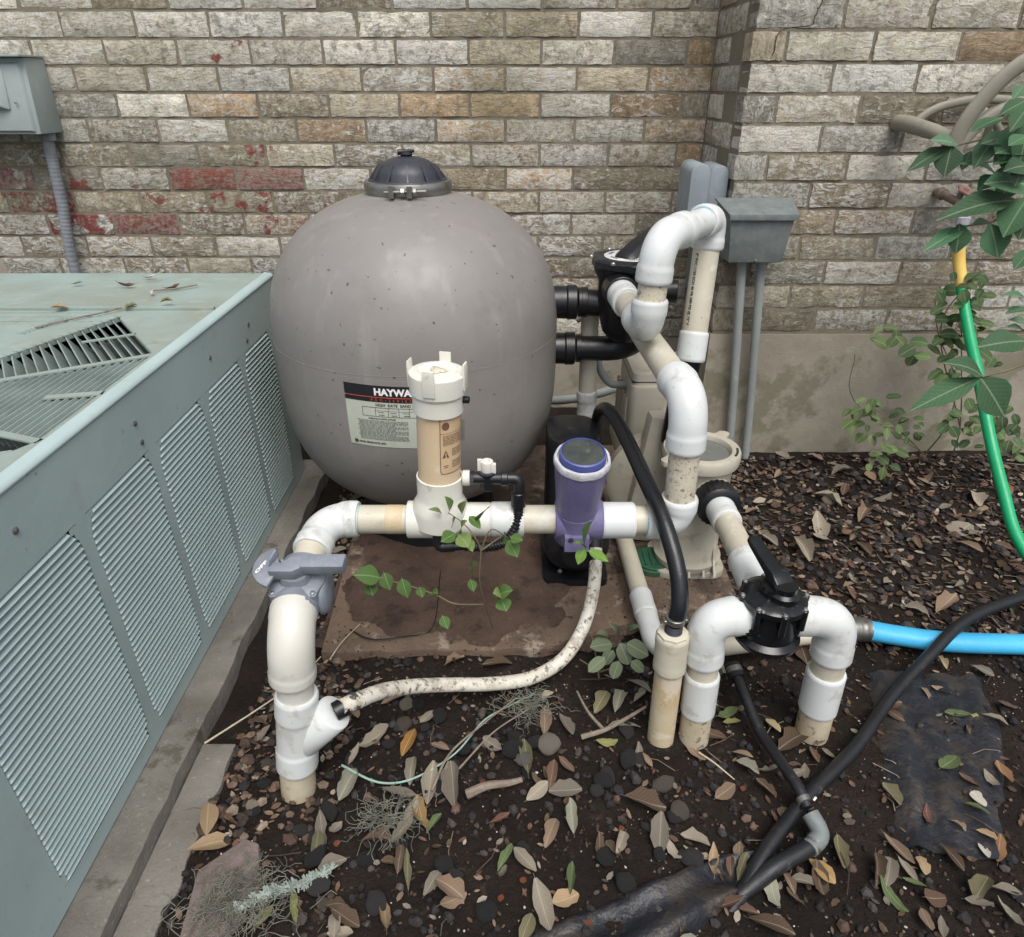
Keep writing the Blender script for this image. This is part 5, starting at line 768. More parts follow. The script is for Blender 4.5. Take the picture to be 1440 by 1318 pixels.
# soil stained stand pipe with black hose clamp
st = thing('standpipe', 'soil stained cream standpipe with hose clamp, left of the front elbow', 'pipe', (.325, 1.044, 0))
part(st, 'pipe', 'pvcy', lambda m: cyl(m, (.326, 1.043, -.05), (.322, 1.046, .24), .0285, seg=28))
part(st, 'coupling', 'pvcc', lambda m: fitting(m, [(.3225, 1.0455, .205), (.320, 1.047, .298)], .0330, .0335, .02))
part(st, 'bushing', 'pvcc', lambda m: lathe(m, (.320, 1.047, .296), [(.031, 0), (.031, .008), (.022, .010), (.0, .010)], seg=8))
def barb(m):
    for k in range(4): lathe(m, (.320, 1.047, .304 + .008 * k), [(.0145, 0), (.018, .002), (.0145, .0078)], seg=20)
part(st, 'barb', 'lidp', barb)
part(st, 'hose_clamp', 'steel', lambda m: (lathe(m, (.321, 1.047, .330), [(.0185, 0), (.0195, .001), (.0195, .012), (.0185, .013)], seg=24), cyl(m, (.341, 1.040, .336), (.341, 1.056, .336), .005, seg=8), cyl(m, (.301, 1.040, .332), (.301, 1.054, .332), .005, seg=8)))
bh = MB(); sweep(bh, spline([(.320, 1.047, .322), (.326, 1.052, .37), (.322, 1.09, .43), (.302, 1.17, .493), (.278, 1.29, .530), (.262, 1.42, .545), (.250, 1.56, .540), (.242, 1.68, .505), (.240, 1.77, .43), (.245, 1.84, .25), (.25, 1.88, .08)], 8), .0168, 20)
tag(bh.build('black_hose', 'hoseb'), 'thick black rubber hose arching from behind the pump down to the stained standpipe', 'hose')
mb = MB(); sweep(mb, spline([(.270, 1.288, .5415), (.2675, 1.284, .5375), (.2700, 1.277, .5325), (.2745, 1.2735, .5315)], 4), .0017, 6)
wm = mb.build('paint_mark', 'fibre', bpy.data.objects['black_hose'])

# waste line low behind the front pipes and the blue hose
wl = thing('waste_pipe', 'narrow white PVC waste pipe running low from the booster pump, under the black valve', 'pipe', (.34, 1.3, 0))
part(wl, 'pipe', 'pvcc', lambda m: cyl(m, (.318, 1.96, .10), (.336, 1.40, .088), .0245, seg=24))
part(wl, 'coupling', 'pvc', lambda m: fitting(m, [(.335, 1.425, .089), (.338, 1.345, .086)], .029, .0295, .02))
wf = part(wl, 'elbow', 'pvc', lambda m: fitting(m, [(.338, 1.35, .086), (.345, 1.235, .075), (.42, 1.245, .062)], .027, .0275, .02, .05))
mb = MB(); put(mb, text('CHARLOTTE', .011, bold=.0003), lambda u, v: (.338 - .0335 + u * .62, 1.368 + v * 1.0, .1105 + .004 - ((u * .62 - .018) / .03) ** 2 * .008)); mb.build('lettering', 'ink2', wf, smooth=False) if False else None
part(wl, 'pipe', 'pvcc', lambda m: cyl(m, (.40, 1.243, .064), (.845, 1.333, .052), .0245, seg=24))
bl = thing('blue_hose', 'bright blue flat backwash hose leaving the waste pipe to the right', 'hose', (.88, 1.33, .05))
part(bl, 'hose_tube', 'bhose', lambda m: sweep(m, spline([(.885, 1.336, .050), (.96, 1.322, .044), (1.06, 1.305, .040), (1.20, 1.297, .038), (1.40, 1.302, .036), (1.7, 1.36, .034), (2.2, 1.5, .034)], 8), .0275, 22, flat=.85))
part(bl, 'hose_sleeve', 'steel', lambda m: sweep(m, spline([(.835, 1.331, .052), (.855, 1.333, .052), (.875, 1.335, .051), (.90, 1.334, .049)], 4), [.030, .031, .0305, .030, .0315, .030, .031, .0305, .030, .031, .0305, .0285, .0285], 22))

# ------------------------------------------------------------------ chlorinator
ch = thing('chlorinator', 'tall yellowed in-line chlorinator with ivory lugged cap, standing on the front pipe', 'chlorinator', (-.145, 1.22, .45))
def CHp(z): return V((-.149 + (z - .48) * .035, 1.22 - (z-.48) * .03, z))
cax = CHp(.9) - CHp(.5)
def chl(m, prof, seg=40, **k): return lathe(m, CHp(0.457), [(r, (z - .457)) for r, z in prof], cax, seg, **k)
part(ch, 'tee', 'cap', lambda m: (cyl(m, (-.218, 1.22, .457), (-.150, 1.22, .457), .0395, seg=28), cyl(m, (-.150, 1.22, .457), (-.045, 1.22, .457), .0362, seg=28)))
part(ch, 'base', 'cap', lambda m: chl(m, [(.054, .452), (.0575, .456), (.0575, .486), (.056, .498), (.049, .512), (.046, .522), (.0468, .560), (.0468, .566), (.0435, .567), (.0435, .560)]))
tu = part(ch, 'tube', 'tube', lambda m: chl(m, [(.0425, .545), (.0425, .735)]))
part(ch, 'collar', 'cap', lambda m: chl(m, [(.044, .712), (.0485, .713), (.0485, .744), (.0455, .746), (.0505, .748), (.0505, .752)]))
part(ch, 'cap', 'cap', lambda m: chl(m, [(.050, .750), (.0530, .752), (.0540, .785), (.0535, .789), (.038, .793), (.034, .790), (.0, .792)]))
for k in range(4):
    a = R(60 + 90 * k - 4 + 22); d = V((math.cos(a), math.sin(a), 0)); t_ = V((-d.y, d.x, 0)); b_ = CHp(.770)
    q = [(.0525, -.012), (.0556, -.012), (.0560, .028), (.0552, .039), (.0518, .040), (.0505, .010)]
    def lug(m):
        n = len(q); m.add([b_ + d * r_ + t_ * -.0115 + V((0, 0, z_)) for r_, z_ in q] + [b_ + d * r_ + t_ * .0115 + V((0, 0, z_)) for r_, z_ in q], [tuple(range(n)), tuple(range(2*n-1, n-1, -1))] + [(i, n+i, n+(i+1) % n, (i+1) % n) for i in range(n)])
    part(ch, 'cap_lug', 'cap', lug, bevel=.0015)
part(ch, 'cap_dirt', 'pvcs', lambda m: chl(m, [(.016, .7925), (.012, .7945), (.0, .7955)], 12, squash=lambda a: 1 + .3 * math.sin(3 * a)))
def cfn(eps):
    def f(u, v):
        th = R(8) + u / .0425; n_ = V((math.sin(th), -math.cos(th), 0)); return CHp(.590 + v) + n_ * (.0425 + eps)
    return f
CW, CHh = .058, .125
cl = part(tu, 'label', 'lab_tan', lambda m: rect(m, cfn(.0006), 0, CW, 0, CHh, 14, 1))
def outline(m):
    f = cfn(.0011); t = .0013
    rect(m, f, 0, t, .008, CHh - .008, 1, 1); rect(m, f, CW - t, CW, .008, CHh - .008, 1, 1); rect(m, f, .008, CW - .008, 0, t, 10, 1); rect(m, f, .008, CW - .008, CHh - t, CHh, 10, 1); rect(m, f, 0, CW, .088, .0888, 12, 1)
    for cx_, cy_, a_ in ((.008, .008, 180), (CW - .008, .008, 270), (.008, CHh - .008, 90), (CW - .008, CHh - .008, 0)):
        for k in range(4):
            b0, b1 = R(a_ + 22.5 * k), R(a_ + 22.5 * (k + 1)); m.add([f(cx_ + r_ * math.cos(b_), cy_ + r_ * math.sin(b_)) for r_, b_ in ((.008 - t, b0), (.008, b0), (.008, b1), (.008 - t, b1))], [(0, 1, 2, 3)])
    for i in range(14):
        b0, b1 = 2*math.pi*i/14, 2*math.pi*(i+1)/14; m.add([f(.0115, .104), f(.0115 + .0075*math.cos(b0), .104 + .0085*math.sin(b0)), f(.0115 + .0075*math.cos(b1), .104 + .0085*math.sin(b1))], [(0, 1, 2)])
    m.add([f(.004, .036), f(.018, .036), f(.011, .053)], [(0, 1, 2)]); 
    for i in range(8): 
        x = .006
        while x < CW - .006: l = rr.uniform(.003, .009); rect(m, f, x, min(x + l, CW - .005), .083 - i * .0028, .0843 - i * .0028, 2, 1); x += l + .0015
    for i in range(5):
        rect(m, f, .024, .050, .052 - i * .0035, .0533 - i * .0035, 5, 1); rect(m, f, .024, .050, .026 - i * .0035, .0273 - i * .0035, 5, 1)
    rect(m, f, .006, .016, .018, .0195, 3, 1); rect(m, f, .007, .015, .014, .0155, 3, 1)
part(tu, 'label_print', 'inkb', outline, smooth=False)
mb = MB(); put(mb, text('!', .012, bold=.0005), cfn(.0016), .0095, .038); mb.build('label_mark', 'lab_tan', tu, smooth=False)
part(ch, 'vent_plug', 'blackp', lambda m: cyl(m, CHp(.735) + V((.046, -.006, 0)), CHp(.735) + V((.060, -.008, 0)), .007, seg=12))
# control valve and corrugated tube of the chlorinator
part(ch, 'side_boss', 'cap', lambda m: cyl(m, (-.10, 1.215, .560), (-.085, 1.215, .560), .016, seg=16))
part(ch, 'valve_body', 'blackp', lambda m: (cyl(m, (-.088, 1.215, .560), (-.020, 1.212, .560), .0125, seg=20), cyl(m, (-.088, 1.215, .560), (-.076, 1.215, .560), .0145, seg=6), cyl(m, (-.022, 1.212, .560), (-.008, 1.212, .560), .0155, seg=20), cyl(m, (-.050, 1.214, .535), (-.050, 1.214, .572), .014, seg=16), sweep(m, fillet([(-.010, 1.212, .560), (.014, 1.212, .560), (.013, 1.205, .510)], .012), .0125, 16), cyl(m, (.013, 1.206, .532), (.013, 1.203, .500), .0155, seg=18)), angle=35)
part(ch, 'dial_ring', 'lidp', lambda m: lathe(m, (-.050, 1.214, .572), [(.012, 0), (.0175, .001), (.0175, .004), (.012, .005)], seg=40, squash=lambda a: 1 + .05 * math.cos(20 * a)))
part(ch, 'valve_knob', 'cap', lambda m: (lathe(m, (-.050, 1.214, .577), [(.013, 0), (.013, .022), (.010, .024), (.006, .024), (.005, .020), (0, .020)], seg=20), box(m, -.069, -.060, 1.210, 1.218, .578, .603), box(m, -.041, -.032, 1.206, 1.214, .574, .596)), bevel=.0012)
cp = spline([(.013, 1.203, .505), (.012, 1.196, .478), (.000, 1.180, .448), (-.022, 1.172, .428), (-.055, 1.172, .420), (-.10, 1.176, .420)], 26)
part(ch, 'corrugated_tube', 'blackp', lambda m: sweep(m, cp, [.0098 + .0012 * math.sin(i * 1.25) for i in range(len(cp))], 14))
part(ch, 'tube_end', 'blackp', lambda m: (cyl(m, (-.150, 1.178, .416), (-.090, 1.176, .420), .0085, seg=14), sweep(m, fillet([(-.120, 1.178, .418), (-.152, 1.180, .414), (-.153, 1.186, .444)], .012), .0115, 14)))
part(ch, 'side_boss', 'cap', lambda m: cyl(m, (-.153, 1.190, .440), (-.153, 1.200, .456), .0135, seg=16))

# ------------------------------------------------------------------ purple sight valve
pv = thing('purple_check_valve', 'faded purple flared valve with chalky ring and dark clouded lid on the front pipe', 'valve', (.138, 1.22, .42))
pa = V((.004, -.038, .175)); P0 = V((.132, 1.222, .440)); 
part(pv, 'saddle', 'purple', lambda m: (cyl(m, (.090, 1.22, .457), (.188, 1.22, .456), .040, .042, seg=28), lathe(m, P0, [(.030, -.045), (.042, -.03), (.044, .0), (.044, .05)], pa, 28), box(m, .108, .158, 1.166, 1.184, .412, .446)), angle=50)
part(pv, 'hole', 'dark', lambda m: cyl(m, (.120, 1.1655, .442), (.120, 1.1635, .442), .0055, seg=12))
part(pv, 'funnel', 'purple', lambda m: lathe(m, P0, [(.042, .035), (.0425, .05), (.046, .090), (.051, .145), (.053, .182), (.050, .182), (.046, .160)], pa, 40, squash=lambda a: 1 + .012 * math.cos(14 * a)))
part(pv, 'ring', 'chalk', lambda m: lathe(m, P0, [(.052, .174), (.0550, .176), (.0555, .187), (.0535, .190), (.049, .191), (.048, .185)], pa, 44, squash=lambda a: 1 + .012 * math.sin(9 * a)))
part(pv, 'lid_rim', 'blue', lambda m: lathe(m, P0, [(.047, .178), (.0455, .190), (.0445, .202), (.0415, .204), (.0405, .200)], pa, 40))
part(pv, 'lid', 'smoke', lambda m: lathe(m, P0, [(.041, .198), (.040, .2015), (.02, .2035), (0, .204)], pa, 40))

# ------------------------------------------------------------------ flexible dirty hose
fh = thing('flexible_hose', 'dirty white flexible hose curving from the booster pump to the left pipe foot', 'hose', (0, 1.15, .03))
part(fh, 'hose_tube', 'dhose', lambda m: sweep(m, spline([(-.325, .930, .222), (-.300, .955, .212), (-.262, 1.02, .170), (-.205, 1.085, .115), (-.130, 1.130, .072), (-.05, 1.155, .048), (.04, 1.175, .045), (.115, 1.215, .060), (.165, 1.270, .095), (.193, 1.325, .145), (.206, 1.375, .195), (.210, 1.42, .24)], 10), .0158, 22))
part(fh, 'hose_clamp', 'steel', lambda m: (lathe(m, (-.307, .949, .2145), [(.0165, -.005), (.0178, -.004), (.0178, .006), (.0165, .007)], (.55, .72, -.30), 22), cyl(m, (-.312, .944, .229), (-.298, .944, .234), .0045, seg=8)))
part(fh, 'barb', 'blackp', lambda m: cyl(m, (-.337, .926, .213), (-.315, .940, .217), .0185, seg=18))
part(fh, 'hose_fitting', 'blackp', lambda m: cyl(m, (.2085, 1.395, .215), (.214, 1.56, .30), .019, seg=16))

# ------------------------------------------------------------------ booster pump (black) behind the purple valve
bp = thing('booster_pump', 'black booster pump half hidden behind the purple valve', 'pump', (.18, 1.66, .04))
def rbox(m, x0, x1, y0, y1, z0, z1, r=.025):
    pl = []
    for cx_, cy_, a_ in ((x1 - r, y1 - r, 0), (x0 + r, y1 - r, 90), (x0 + r, y0 + r, 180), (x1 - r, y0 + r, 270)):
        for k in range(5): b_ = R(a_ + 22.5 * k); pl.append((cx_ + r * math.cos(b_), cy_ + r * math.sin(b_)))
    prism(m, pl, z0, z1)
part(bp, 'housing', 'blackp', lambda m: rbox(m, .095, .235, 1.62, 1.80, .09, .435, .05), bevel=.012)
part(bp, 'volute', 'blackp', lambda m: lathe(m, (.175, 1.53, .165), [(.0, -.01), (.07, .0), (.088, .01), (.092, .03), (.090, .10)], (0, 1, 0), 36))
part(bp, 'seal_plate', 'blackp', lambda m: lathe(m, (.175, 1.495, .165), [(.03, 0), (.045, .002), (.045, .03)], (0, 1, 0), 30))
part(bp, 'foot', 'blackp', lambda m: rbox(m, .085, .265, 1.52, 1.80, .04, .062, .02))
part(bp, 'discharge', 'blackp', lambda m: cyl(m, (.215, 1.57, .18), (.215, 1.57, .30), .022, seg=18))
part(bp, 'screw', 'screw', lambda m: (lathe(m, (.13, 1.512, .10), [(.006, 0), (.006, .004), (0, .005)], (0, -1, 0), 8), lathe(m, (.22, 1.512, .10), [(.006, 0), (.006, .004), (0, .005)], (0, -1, 0), 8)))

# ------------------------------------------------------------------ main pump
pu = thing('pool_pump', 'beige pool pump with clear strainer lid and black suction union, in the wall corner', 'pump', (.50, 1.64, .04))
QX, QY = .502, 1.63
part(pu, 'strainer_pot', 'pump', lambda m: (lathe(m, (QX, QY, 0), [(.078, .06), (.090, .066), (.094, .085), (.082, .10), (.080, .16), (.084, .30), (.088, .375), (.094, .385)], seg=44), cyl(m, (.518, 1.60, .318), (.5235, 1.532, .318), .054, .050)), angle=50)
part(pu, 'pot_foot', 'pump', lambda m: rbox(m, .40, .60, 1.55, 1.72, .04, .062, .04), bevel=.004)
for x in (.46, .49, .53, .56): part(pu, 'pot_rib', 'pump', lambda m: m.add([(x-.003, 1.56, .10), (x+.003, 1.56, .10), (x+.003, 1.530, .062), (x-.003, 1.530, .062), (x-.003, 1.58, .17), (x+.003, 1.58, .17), (x+.003, 1.58, .062), (x-.003, 1.58, .062)], [(0,1,2,3), (4,5,1,0), (0,3,7,4), (1,5,6,2)]), smooth=False)
rg = part(pu, 'lid_ring', 'pump', lambda m: lathe(m, (QX, QY, 0), [(.092, .380), (.1005, .383), (.102, .392), (.102, .410), (.099, .416), (.086, .418), (.078, .416), (.074, .408), (.074, .395)], seg=60))
for k in range(3):
    a0_ = R(205 + 118 * k)
    part(rg, 'ring_slot', 'dark', lambda m: [m.add([(QX + r_ * math.cos(b_), QY + r_ * math.sin(b_), .4178) for r_, b_ in ((.087, a0_ + j * .07), (.094, a0_ + j * .07), (.094, a0_ + (j+1) * .07), (.087, a0_ + (j+1) * .07))], [(0, 1, 2, 3)]) for j in range(8)], smooth=False)
for a in (R(48), R(212)):
    d = V((math.cos(a), math.sin(a), 0)); t_ = V((-d.y, d.x, 0)); c_ = V((QX, QY, 0))
    el = [(.095, -.024), (.112, -.017), (.130, -.015), (.138, -.006), (.138, .006), (.130, .015), (.112, .017), (.095, .024)]
    part(pu, 'lid_handle', 'pump', lambda m: prism(m, [tuple((c_ + d * r_ + t_ * s_)[:2]) for r_, s_ in el], .398, .4135), bevel=.003)
gm, gt, gb = nodes('smoky clear lid'); gb.inputs['Base Color'].default_value = (.42, .44, .42, 1); gb.inputs['Transmission Weight'].default_value = .75; gb.inputs['Roughness'].default_value = .12; gb.inputs['IOR'].default_value = 1.2
M['clear'] = gm
part(pu, 'clear_lid', 'clear', lambda m: lathe(m, (QX, QY, 0), [(.0745, .400), (.0735, .4045), (.04, .409), (0, .411)], seg=40))
part(pu, 'basket', 'pump', lambda m: (lathe(m, (QX, QY, 0), [(.074, .392), (.070, .388), (.066, .33), (.062, .30), (0, .30)], seg=30), sweep(m, spline([(QX - .05, QY, .385), (QX - .02, QY + .01, .397), (QX + .02, QY, .397), (QX + .05, QY, .385)], 4), .003, 6)))
def union(m):
    lathe(m, (.5245, 1.476, .319), [(.036, 0), (.048, .002), (.055, .008), (.056, .052), (.052, .060)], (-.03, 1, 0), 48, squash=lambda a: 1 + .025 * math.cos(24 * a))
part(pu, 'union_nut', 'blackp', union, angle=35)
def vol(m):
    sec = [((.345, .47), 1.735, .045, .42), ((.335, .475), 1.77, .045, .455), ((.34, .47), 1.80, .045, .44)]
    prism(m, [(.350, 1.72), (.455, 1.715), (.46, 1.80), (.345, 1.80)], .045, .43)
part(pu, 'volute', 'pump', lambda m: (m.add([(.330, 1.735, .045), (.470, 1.715, .045), (.470, 1.80, .045), (.330, 1.80, .045), (.385, 1.735, .455), (.450, 1.715, .455), (.450, 1.79, .455), (.380, 1.79, .455)], [(0,3,2,1), (4,5,6,7), (0,1,5,4), (1,2,6,5), (2,3,7,6), (3,0,4,7)]),), bevel=.014)
part(pu, 'seal_housing', 'pump', lambda m: lathe(m, (.435, 1.80, .23), [(.14, -.03), (.155, -.02), (.155, .01), (.13, .02), (.11, .05)], (0, 1, 0), 36))
part(pu, 'motor', 'pump', lambda m: lathe(m, (.435, 1.84, .23), [(.098, 0), (.102, .01), (.102, .30), (.09, .33), (0, .33)], (0, 1, 0), 36))
part(pu, 'motor_cover', 'pump', lambda m: (rbox(m, .350, .455, 1.88, 2.12, .34, .525, .02), rbox(m, .345, .46, 1.865, 1.96, .30, .49, .02)), bevel=.01)
part(pu, 'cover_seam', 'dark', lambda m: box(m, .3495, .4555, 1.8795, 2.1205, .497, .500), smooth=False)
part(pu, 'vent_fins', 'pump', lambda m: [box(m, .338, .346, 1.90 + .03 * k, 1.912 + .03 * k, .20, .44) for k in range(7)], bevel=.002)
part(pu, 'motor_foot', 'pump', lambda m: rbox(m, .36, .51, 1.86, 2.1, .04, .13, .02))
mb = MB(); cyl(mb, (.405, 1.62, .04), (.405, 1.62, .058), .062, seg=36); cyl(mb, (.405, 1.62, .058), (.405, 1.62, .064), .054, seg=36)  # loose round green lid on the slab; no box is modelled under it
for k in range(5): box(mb, .36 + .018 * k, .366 + .018 * k, 1.585, 1.655, .064, .068)
tag(mb.build('round_green_lid', 'gdisc', bevel=.0), 'round dark green plastic lid lying on the slab under the front pipe', 'plastic lid')
# vertical waste pipe and conduit loops between tank and pump
vp = thing('vertical_drain_pipe', 'dusty white vertical pipe with coupling behind the black hose, below the multiport valve', 'pipe', (.23, 1.95, .04))
part(vp, 'pipe', 'pvcc', lambda m: cyl(m, (.222, 1.94, .70), (.228, 1.95, .40), .0255))
part(vp, 'coupling', 'pvc', lambda m: fitting(m, [(.226, 1.95, .445), (.232, 1.952, .345)], .0290, .031, .03))
part(vp, 'pipe', 'pvcy', lambda m: cyl(m, (.231, 1.95, .36), (.236, 1.955, .04), .0255))
mb = MB(); sweep(mb, spline([(.255, 2.02, .56), (.27, 2.0, .49), (.30, 1.98, .455), (.335, 1.97, .455), (.365, 1.95, .46)], 8), .011, 12)
tag(mb.build('wiring_conduit', 'conduit'), 'grey looped wiring conduit running into the back of the pump motor', 'conduit')
mb = MB(); sweep(mb, spline([(.20, 2.1, .62), (.26, 2.08, .66), (.33, 2.05, .66), (.40, 2.1, .60), (.46, 2.2, .55)], 8), .014, 12)
tag(mb.build('wiring_conduit', 'conduit'), 'grey conduit arched just above the lower black tank pipe', 'conduit')
mb = MB(); sweep(mb, spline([(-.2, 2.5, .25), (.1, 2.35, .24), (.35, 2.3, .30), (.62, 2.45, .38)], 8), .016, 12)
tag(mb.build('wiring_conduit', 'conduit'), 'dark grey conduit lying along the wall behind the tank', 'conduit')
# ------------------------------------------------------------------ electrical things on the wall
lb = thing('electrical_box', 'pale green grey metal disconnect box with raised cover, top left on the wall', 'electrical box', (-1.80, 2.844, 1.09))
part(lb, 'box_body', 'ebox', lambda m: m.add([(-2.10, YL, 1.10), (-1.655, YL, 1.10), (-1.655, YL, 1.335), (-2.10, YL, 1.335), (-2.10, 2.71, 1.10), (-1.66, 2.71, 1.10), (-1.66, 2.735, 1.335), (-2.10, 2.735, 1.335)], [(0,3,2,1), (4,5,6,7), (0,1,5,4), (1,2,6,5), (2,3,7,6), (3,0,4,7)]), bevel=.004)
part(lb, 'front_cover', 'ebox', lambda m: (m.add([(-2.10, 2.711, 1.106), (-1.672, 2.711, 1.106), (-1.672, 2.735, 1.322), (-2.10, 2.735, 1.322), (-2.08, 2.700, 1.112), (-1.684, 2.700, 1.112), (-1.684, 2.724, 1.316), (-2.08, 2.724, 1.316)], [(0,3,2,1), (4,5,6,7), (0,1,5,4), (1,2,6,5), (2,3,7,6), (3,0,4,7)])), bevel=.004)
part(lb, 'raised_panel', 'ebox', lambda m: m.add([(-2.02, 2.701, 1.175), (-1.735, 2.704, 1.175), (-1.735, 2.722, 1.30), (-2.02, 2.722, 1.30), (-1.99, 2.682, 1.190), (-1.765, 2.682, 1.190), (-1.765, 2.702, 1.288), (-1.99, 2.702, 1.288)], [(0,3,2,1), (4,5,6,7), (0,1,5,4), (1,2,6,5), (2,3,7,6), (3,0,4,7)]), bevel=.006)
part(lb, 'hinge_strip', 'ebox', lambda m: box(m, -2.10, -1.652, 2.70, YL - .002, 1.336, 1.343), bevel=.002)
part(lb, 'screw', 'screw', lambda m: lathe(m, (-1.71, 2.702, 1.20), [(.005, 0), (.005, .002), (0, .003)], (0, -1, 0), 8))
lc = thing('flexible_conduit', 'blue grey ribbed conduit dropping from the box at top left to behind the air conditioner', 'conduit', (-1.70, 2.8, .3))
path = spline([(-1.690, 2.79, 1.105), (-1.70, 2.795, 1.0), (-1.715, 2.80, .85), (-1.735, 2.80, .70), (-1.75, 2.80, .5), (-1.76, 2.78, .3)], 40)
part(lc, 'conduit_tube', 'flexc', lambda m: sweep(m, path, [.0198 + .0006 * math.sin(i * 1.6) for i in range(len(path))], 16))
part(lc, 'connector', 'ebox3', lambda m: cyl(m, (-1.689, 2.79, 1.075), (-1.688, 2.79, 1.103), .028, seg=8))
bx = thing('outlet_box', 'blue grey weatherproof outlet box on the wall corner above the white pipe loop', 'electrical box', (.65, 2.5, .79))
def dome(m, x0, x1, y0, y1, z0, z1, r=.03):
    n = 6; pl = [(x0, z0), (x1, z0)] + [(x1 - r + r * math.cos(R(90 * k / n)), z1 - r + r * math.sin(R(90 * k / n))) for k in range(n + 1)] + [(x0 + r - r * math.sin(R(90 * k / n)), z1 - r + r * math.cos(R(90 * k / n))) for k in range(n + 1)]
    N_ = len(pl); m.add([(x, y0, z) for x, z in pl] + [(x, y1, z) for x, z in pl], [tuple(range(N_)), tuple(range(2*N_-1, N_-1, -1))] + [(i, N_+i, N_+(i+1) % N_, (i+1) % N_) for i in range(N_)])
part(bx, 'box_body', 'ebox2', lambda m: dome(m, .648, XC - .001, 2.445, 2.60, .80, 1.024, .028), bevel=.006)
part(bx, 'cover', 'ebox2', lambda m: dome(m, .583, .647, 2.435, 2.61, .815, 1.030, .030), bevel=.005)
part(bx, 'latch', 'ebox2', lambda m: (box(m, .632, .66, 2.425, 2.445, .828, .845), box(m, .655, .70, 2.428, 2.446, .80, .812)), bevel=.003)
part(bx, 'lower_box', 'ebox3', lambda m: box(m, .640, XC - .002, 2.46, 2.58, .60, .798), bevel=.004)
jb = thing('junction_box', 'dark grey square metal junction box with overhanging lid over two grey conduits', 'electrical box', (.78, 2.4, .745))
part(jb, 'box_body', 'ebox3', lambda m: m.add([(.690, YR - .001, .755), (.885, YR - .001, .755), (.905, YR - .001, .925), (.668, YR - .001, .925), (.700, 2.285, .750), (.872, 2.285, .750), (.884, 2.27, .890), (.684, 2.27, .890)], [(0,3,2,1), (4,5,6,7), (0,1,5,4), (1,2,6,5), (2,3,7,6), (3,0,4,7)]), bevel=.003)
part(jb, 'lid', 'ebox3', lambda m: (m.add([(.660, YR - .0015, .927), (.912, YR - .0015, .927), (.892, 2.262, .896), (.676, 2.262, .896), (.660, YR - .0015, .933), (.912, YR - .0015, .933), (.892, 2.262, .902), (.676, 2.262, .902)], [(0,3,2,1), (4,5,6,7), (0,1,5,4), (1,2,6,5), (2,3,7,6), (3,0,4,7)]), box(m, .677, .891, 2.259, 2.262, .884, .902)), bevel=.0015)
part(jb, 'screw', 'screw', lambda m: lathe(m, (.786, 2.283, .757), [(.004, 0), (.004, .002), (0, .003)], (0, -1, 0), 8))
for k, (xa, xb, lbx) in enumerate(((.762, .840, 'left one of two thin grey conduits running down the wall from the metal box'), (.826, .905, 'right one of two thin grey conduits running down the wall from the metal box'))):
    mb = MB(); sweep(mb, [(xa, 2.345, .76), ((xa * 2 + xb) / 3, 2.352, .5), ((xa + 2 * xb) / 3, 2.36, .25), (xb, 2.362, -.08)], .0152, 18)
    tag(mb.build('conduit', 'conduit'), lbx, 'conduit', 'grey conduits below the junction box')

# ------------------------------------------------------------------ hose hanger, tap, green hose
hr = thing('hose_hanger', 'taupe plastic hose hanger with arched rims on the wall at top right', 'hose hanger', (1.5, 2.4, 1.12))
def arch(m, pts, wd, th, n=10):
    """flat bar with rounded section swept along a curve in the x-z plane"""
    p = spline(pts, n); sweep(m, p, wd, 14, flat=th)
part(hr, 'outer_rim', 'reel', lambda m: arch(m, [(1.235, 2.12, 1.085), (1.228, 2.115, 1.13), (1.250, 2.11, 1.195), (1.305, 2.105, 1.275), (1.375, 2.10, 1.325), (1.46, 2.10, 1.345), (1.55, 2.10, 1.335), (1.64, 2.105, 1.28), (1.70, 2.11, 1.19), (1.715, 2.12, 1.10)], .0115, 1.95))
part(hr, 'inner_rim', 'reel', lambda m: arch(m, [(1.245, 2.125, 1.10), (1.290, 2.125, 1.165), (1.36, 2.125, 1.205), (1.46, 2.125, 1.222), (1.56, 2.125, 1.21), (1.64, 2.125, 1.165), (1.70, 2.125, 1.11)], .0105, 1.6))
part(hr, 'spoke', 'reel', lambda m: m.add([(1.405, 2.112, 1.205), (1.505, 2.112, 1.205), (1.475, 2.112, 1.255), (1.475, 2.105, 1.335), (1.440, 2.105, 1.335), (1.440, 2.112, 1.255)] + [(x, y + .012, z) for x, y, z in [(1.405, 2.112, 1.205), (1.505, 2.112, 1.205), (1.475, 2.112, 1.255), (1.475, 2.105, 1.335), (1.440, 2.105, 1.335), (1.440, 2.112, 1.255)]], [(0,1,2,3,4,5), (11,10,9,8,7,6)] + [(i, 6+i, 6+(i+1)%6, (i+1)%6) for i in range(6)]), bevel=.003)
def saddle(m):
    ps = spline([(1.235, 0, 1.10), (1.295, 0, 1.168), (1.37, 0, 1.206), (1.46, 0, 1.218), (1.55, 0, 1.206), (1.63, 0, 1.168), (1.69, 0, 1.10)], 6); n = len(ps); vs = []
    for y, dx in ((2.13, 0), (2.19, -.004)):
        for dz in (0, -.012): vs += [(p.x + dx, y, p.z + dz + (.0 if y < 2.2 else -.01)) for p in ps]
    fs = []
    for k in range(n - 1): fs += [(k, k+1, 2*n+k+1, 2*n+k), (n+k+1, n+k, 3*n+k, 3*n+k+1), (k, n+k, n+k+1, k+1), (2*n+k+1, 3*n+k+1, 3*n+k, 2*n+k)]
    fs += [(0, 2*n, 3*n, n), (n-1, 2*n-1, 4*n-1, 3*n-1)]; m.add(vs, fs)
part(hr, 'saddle', 'reel', saddle)
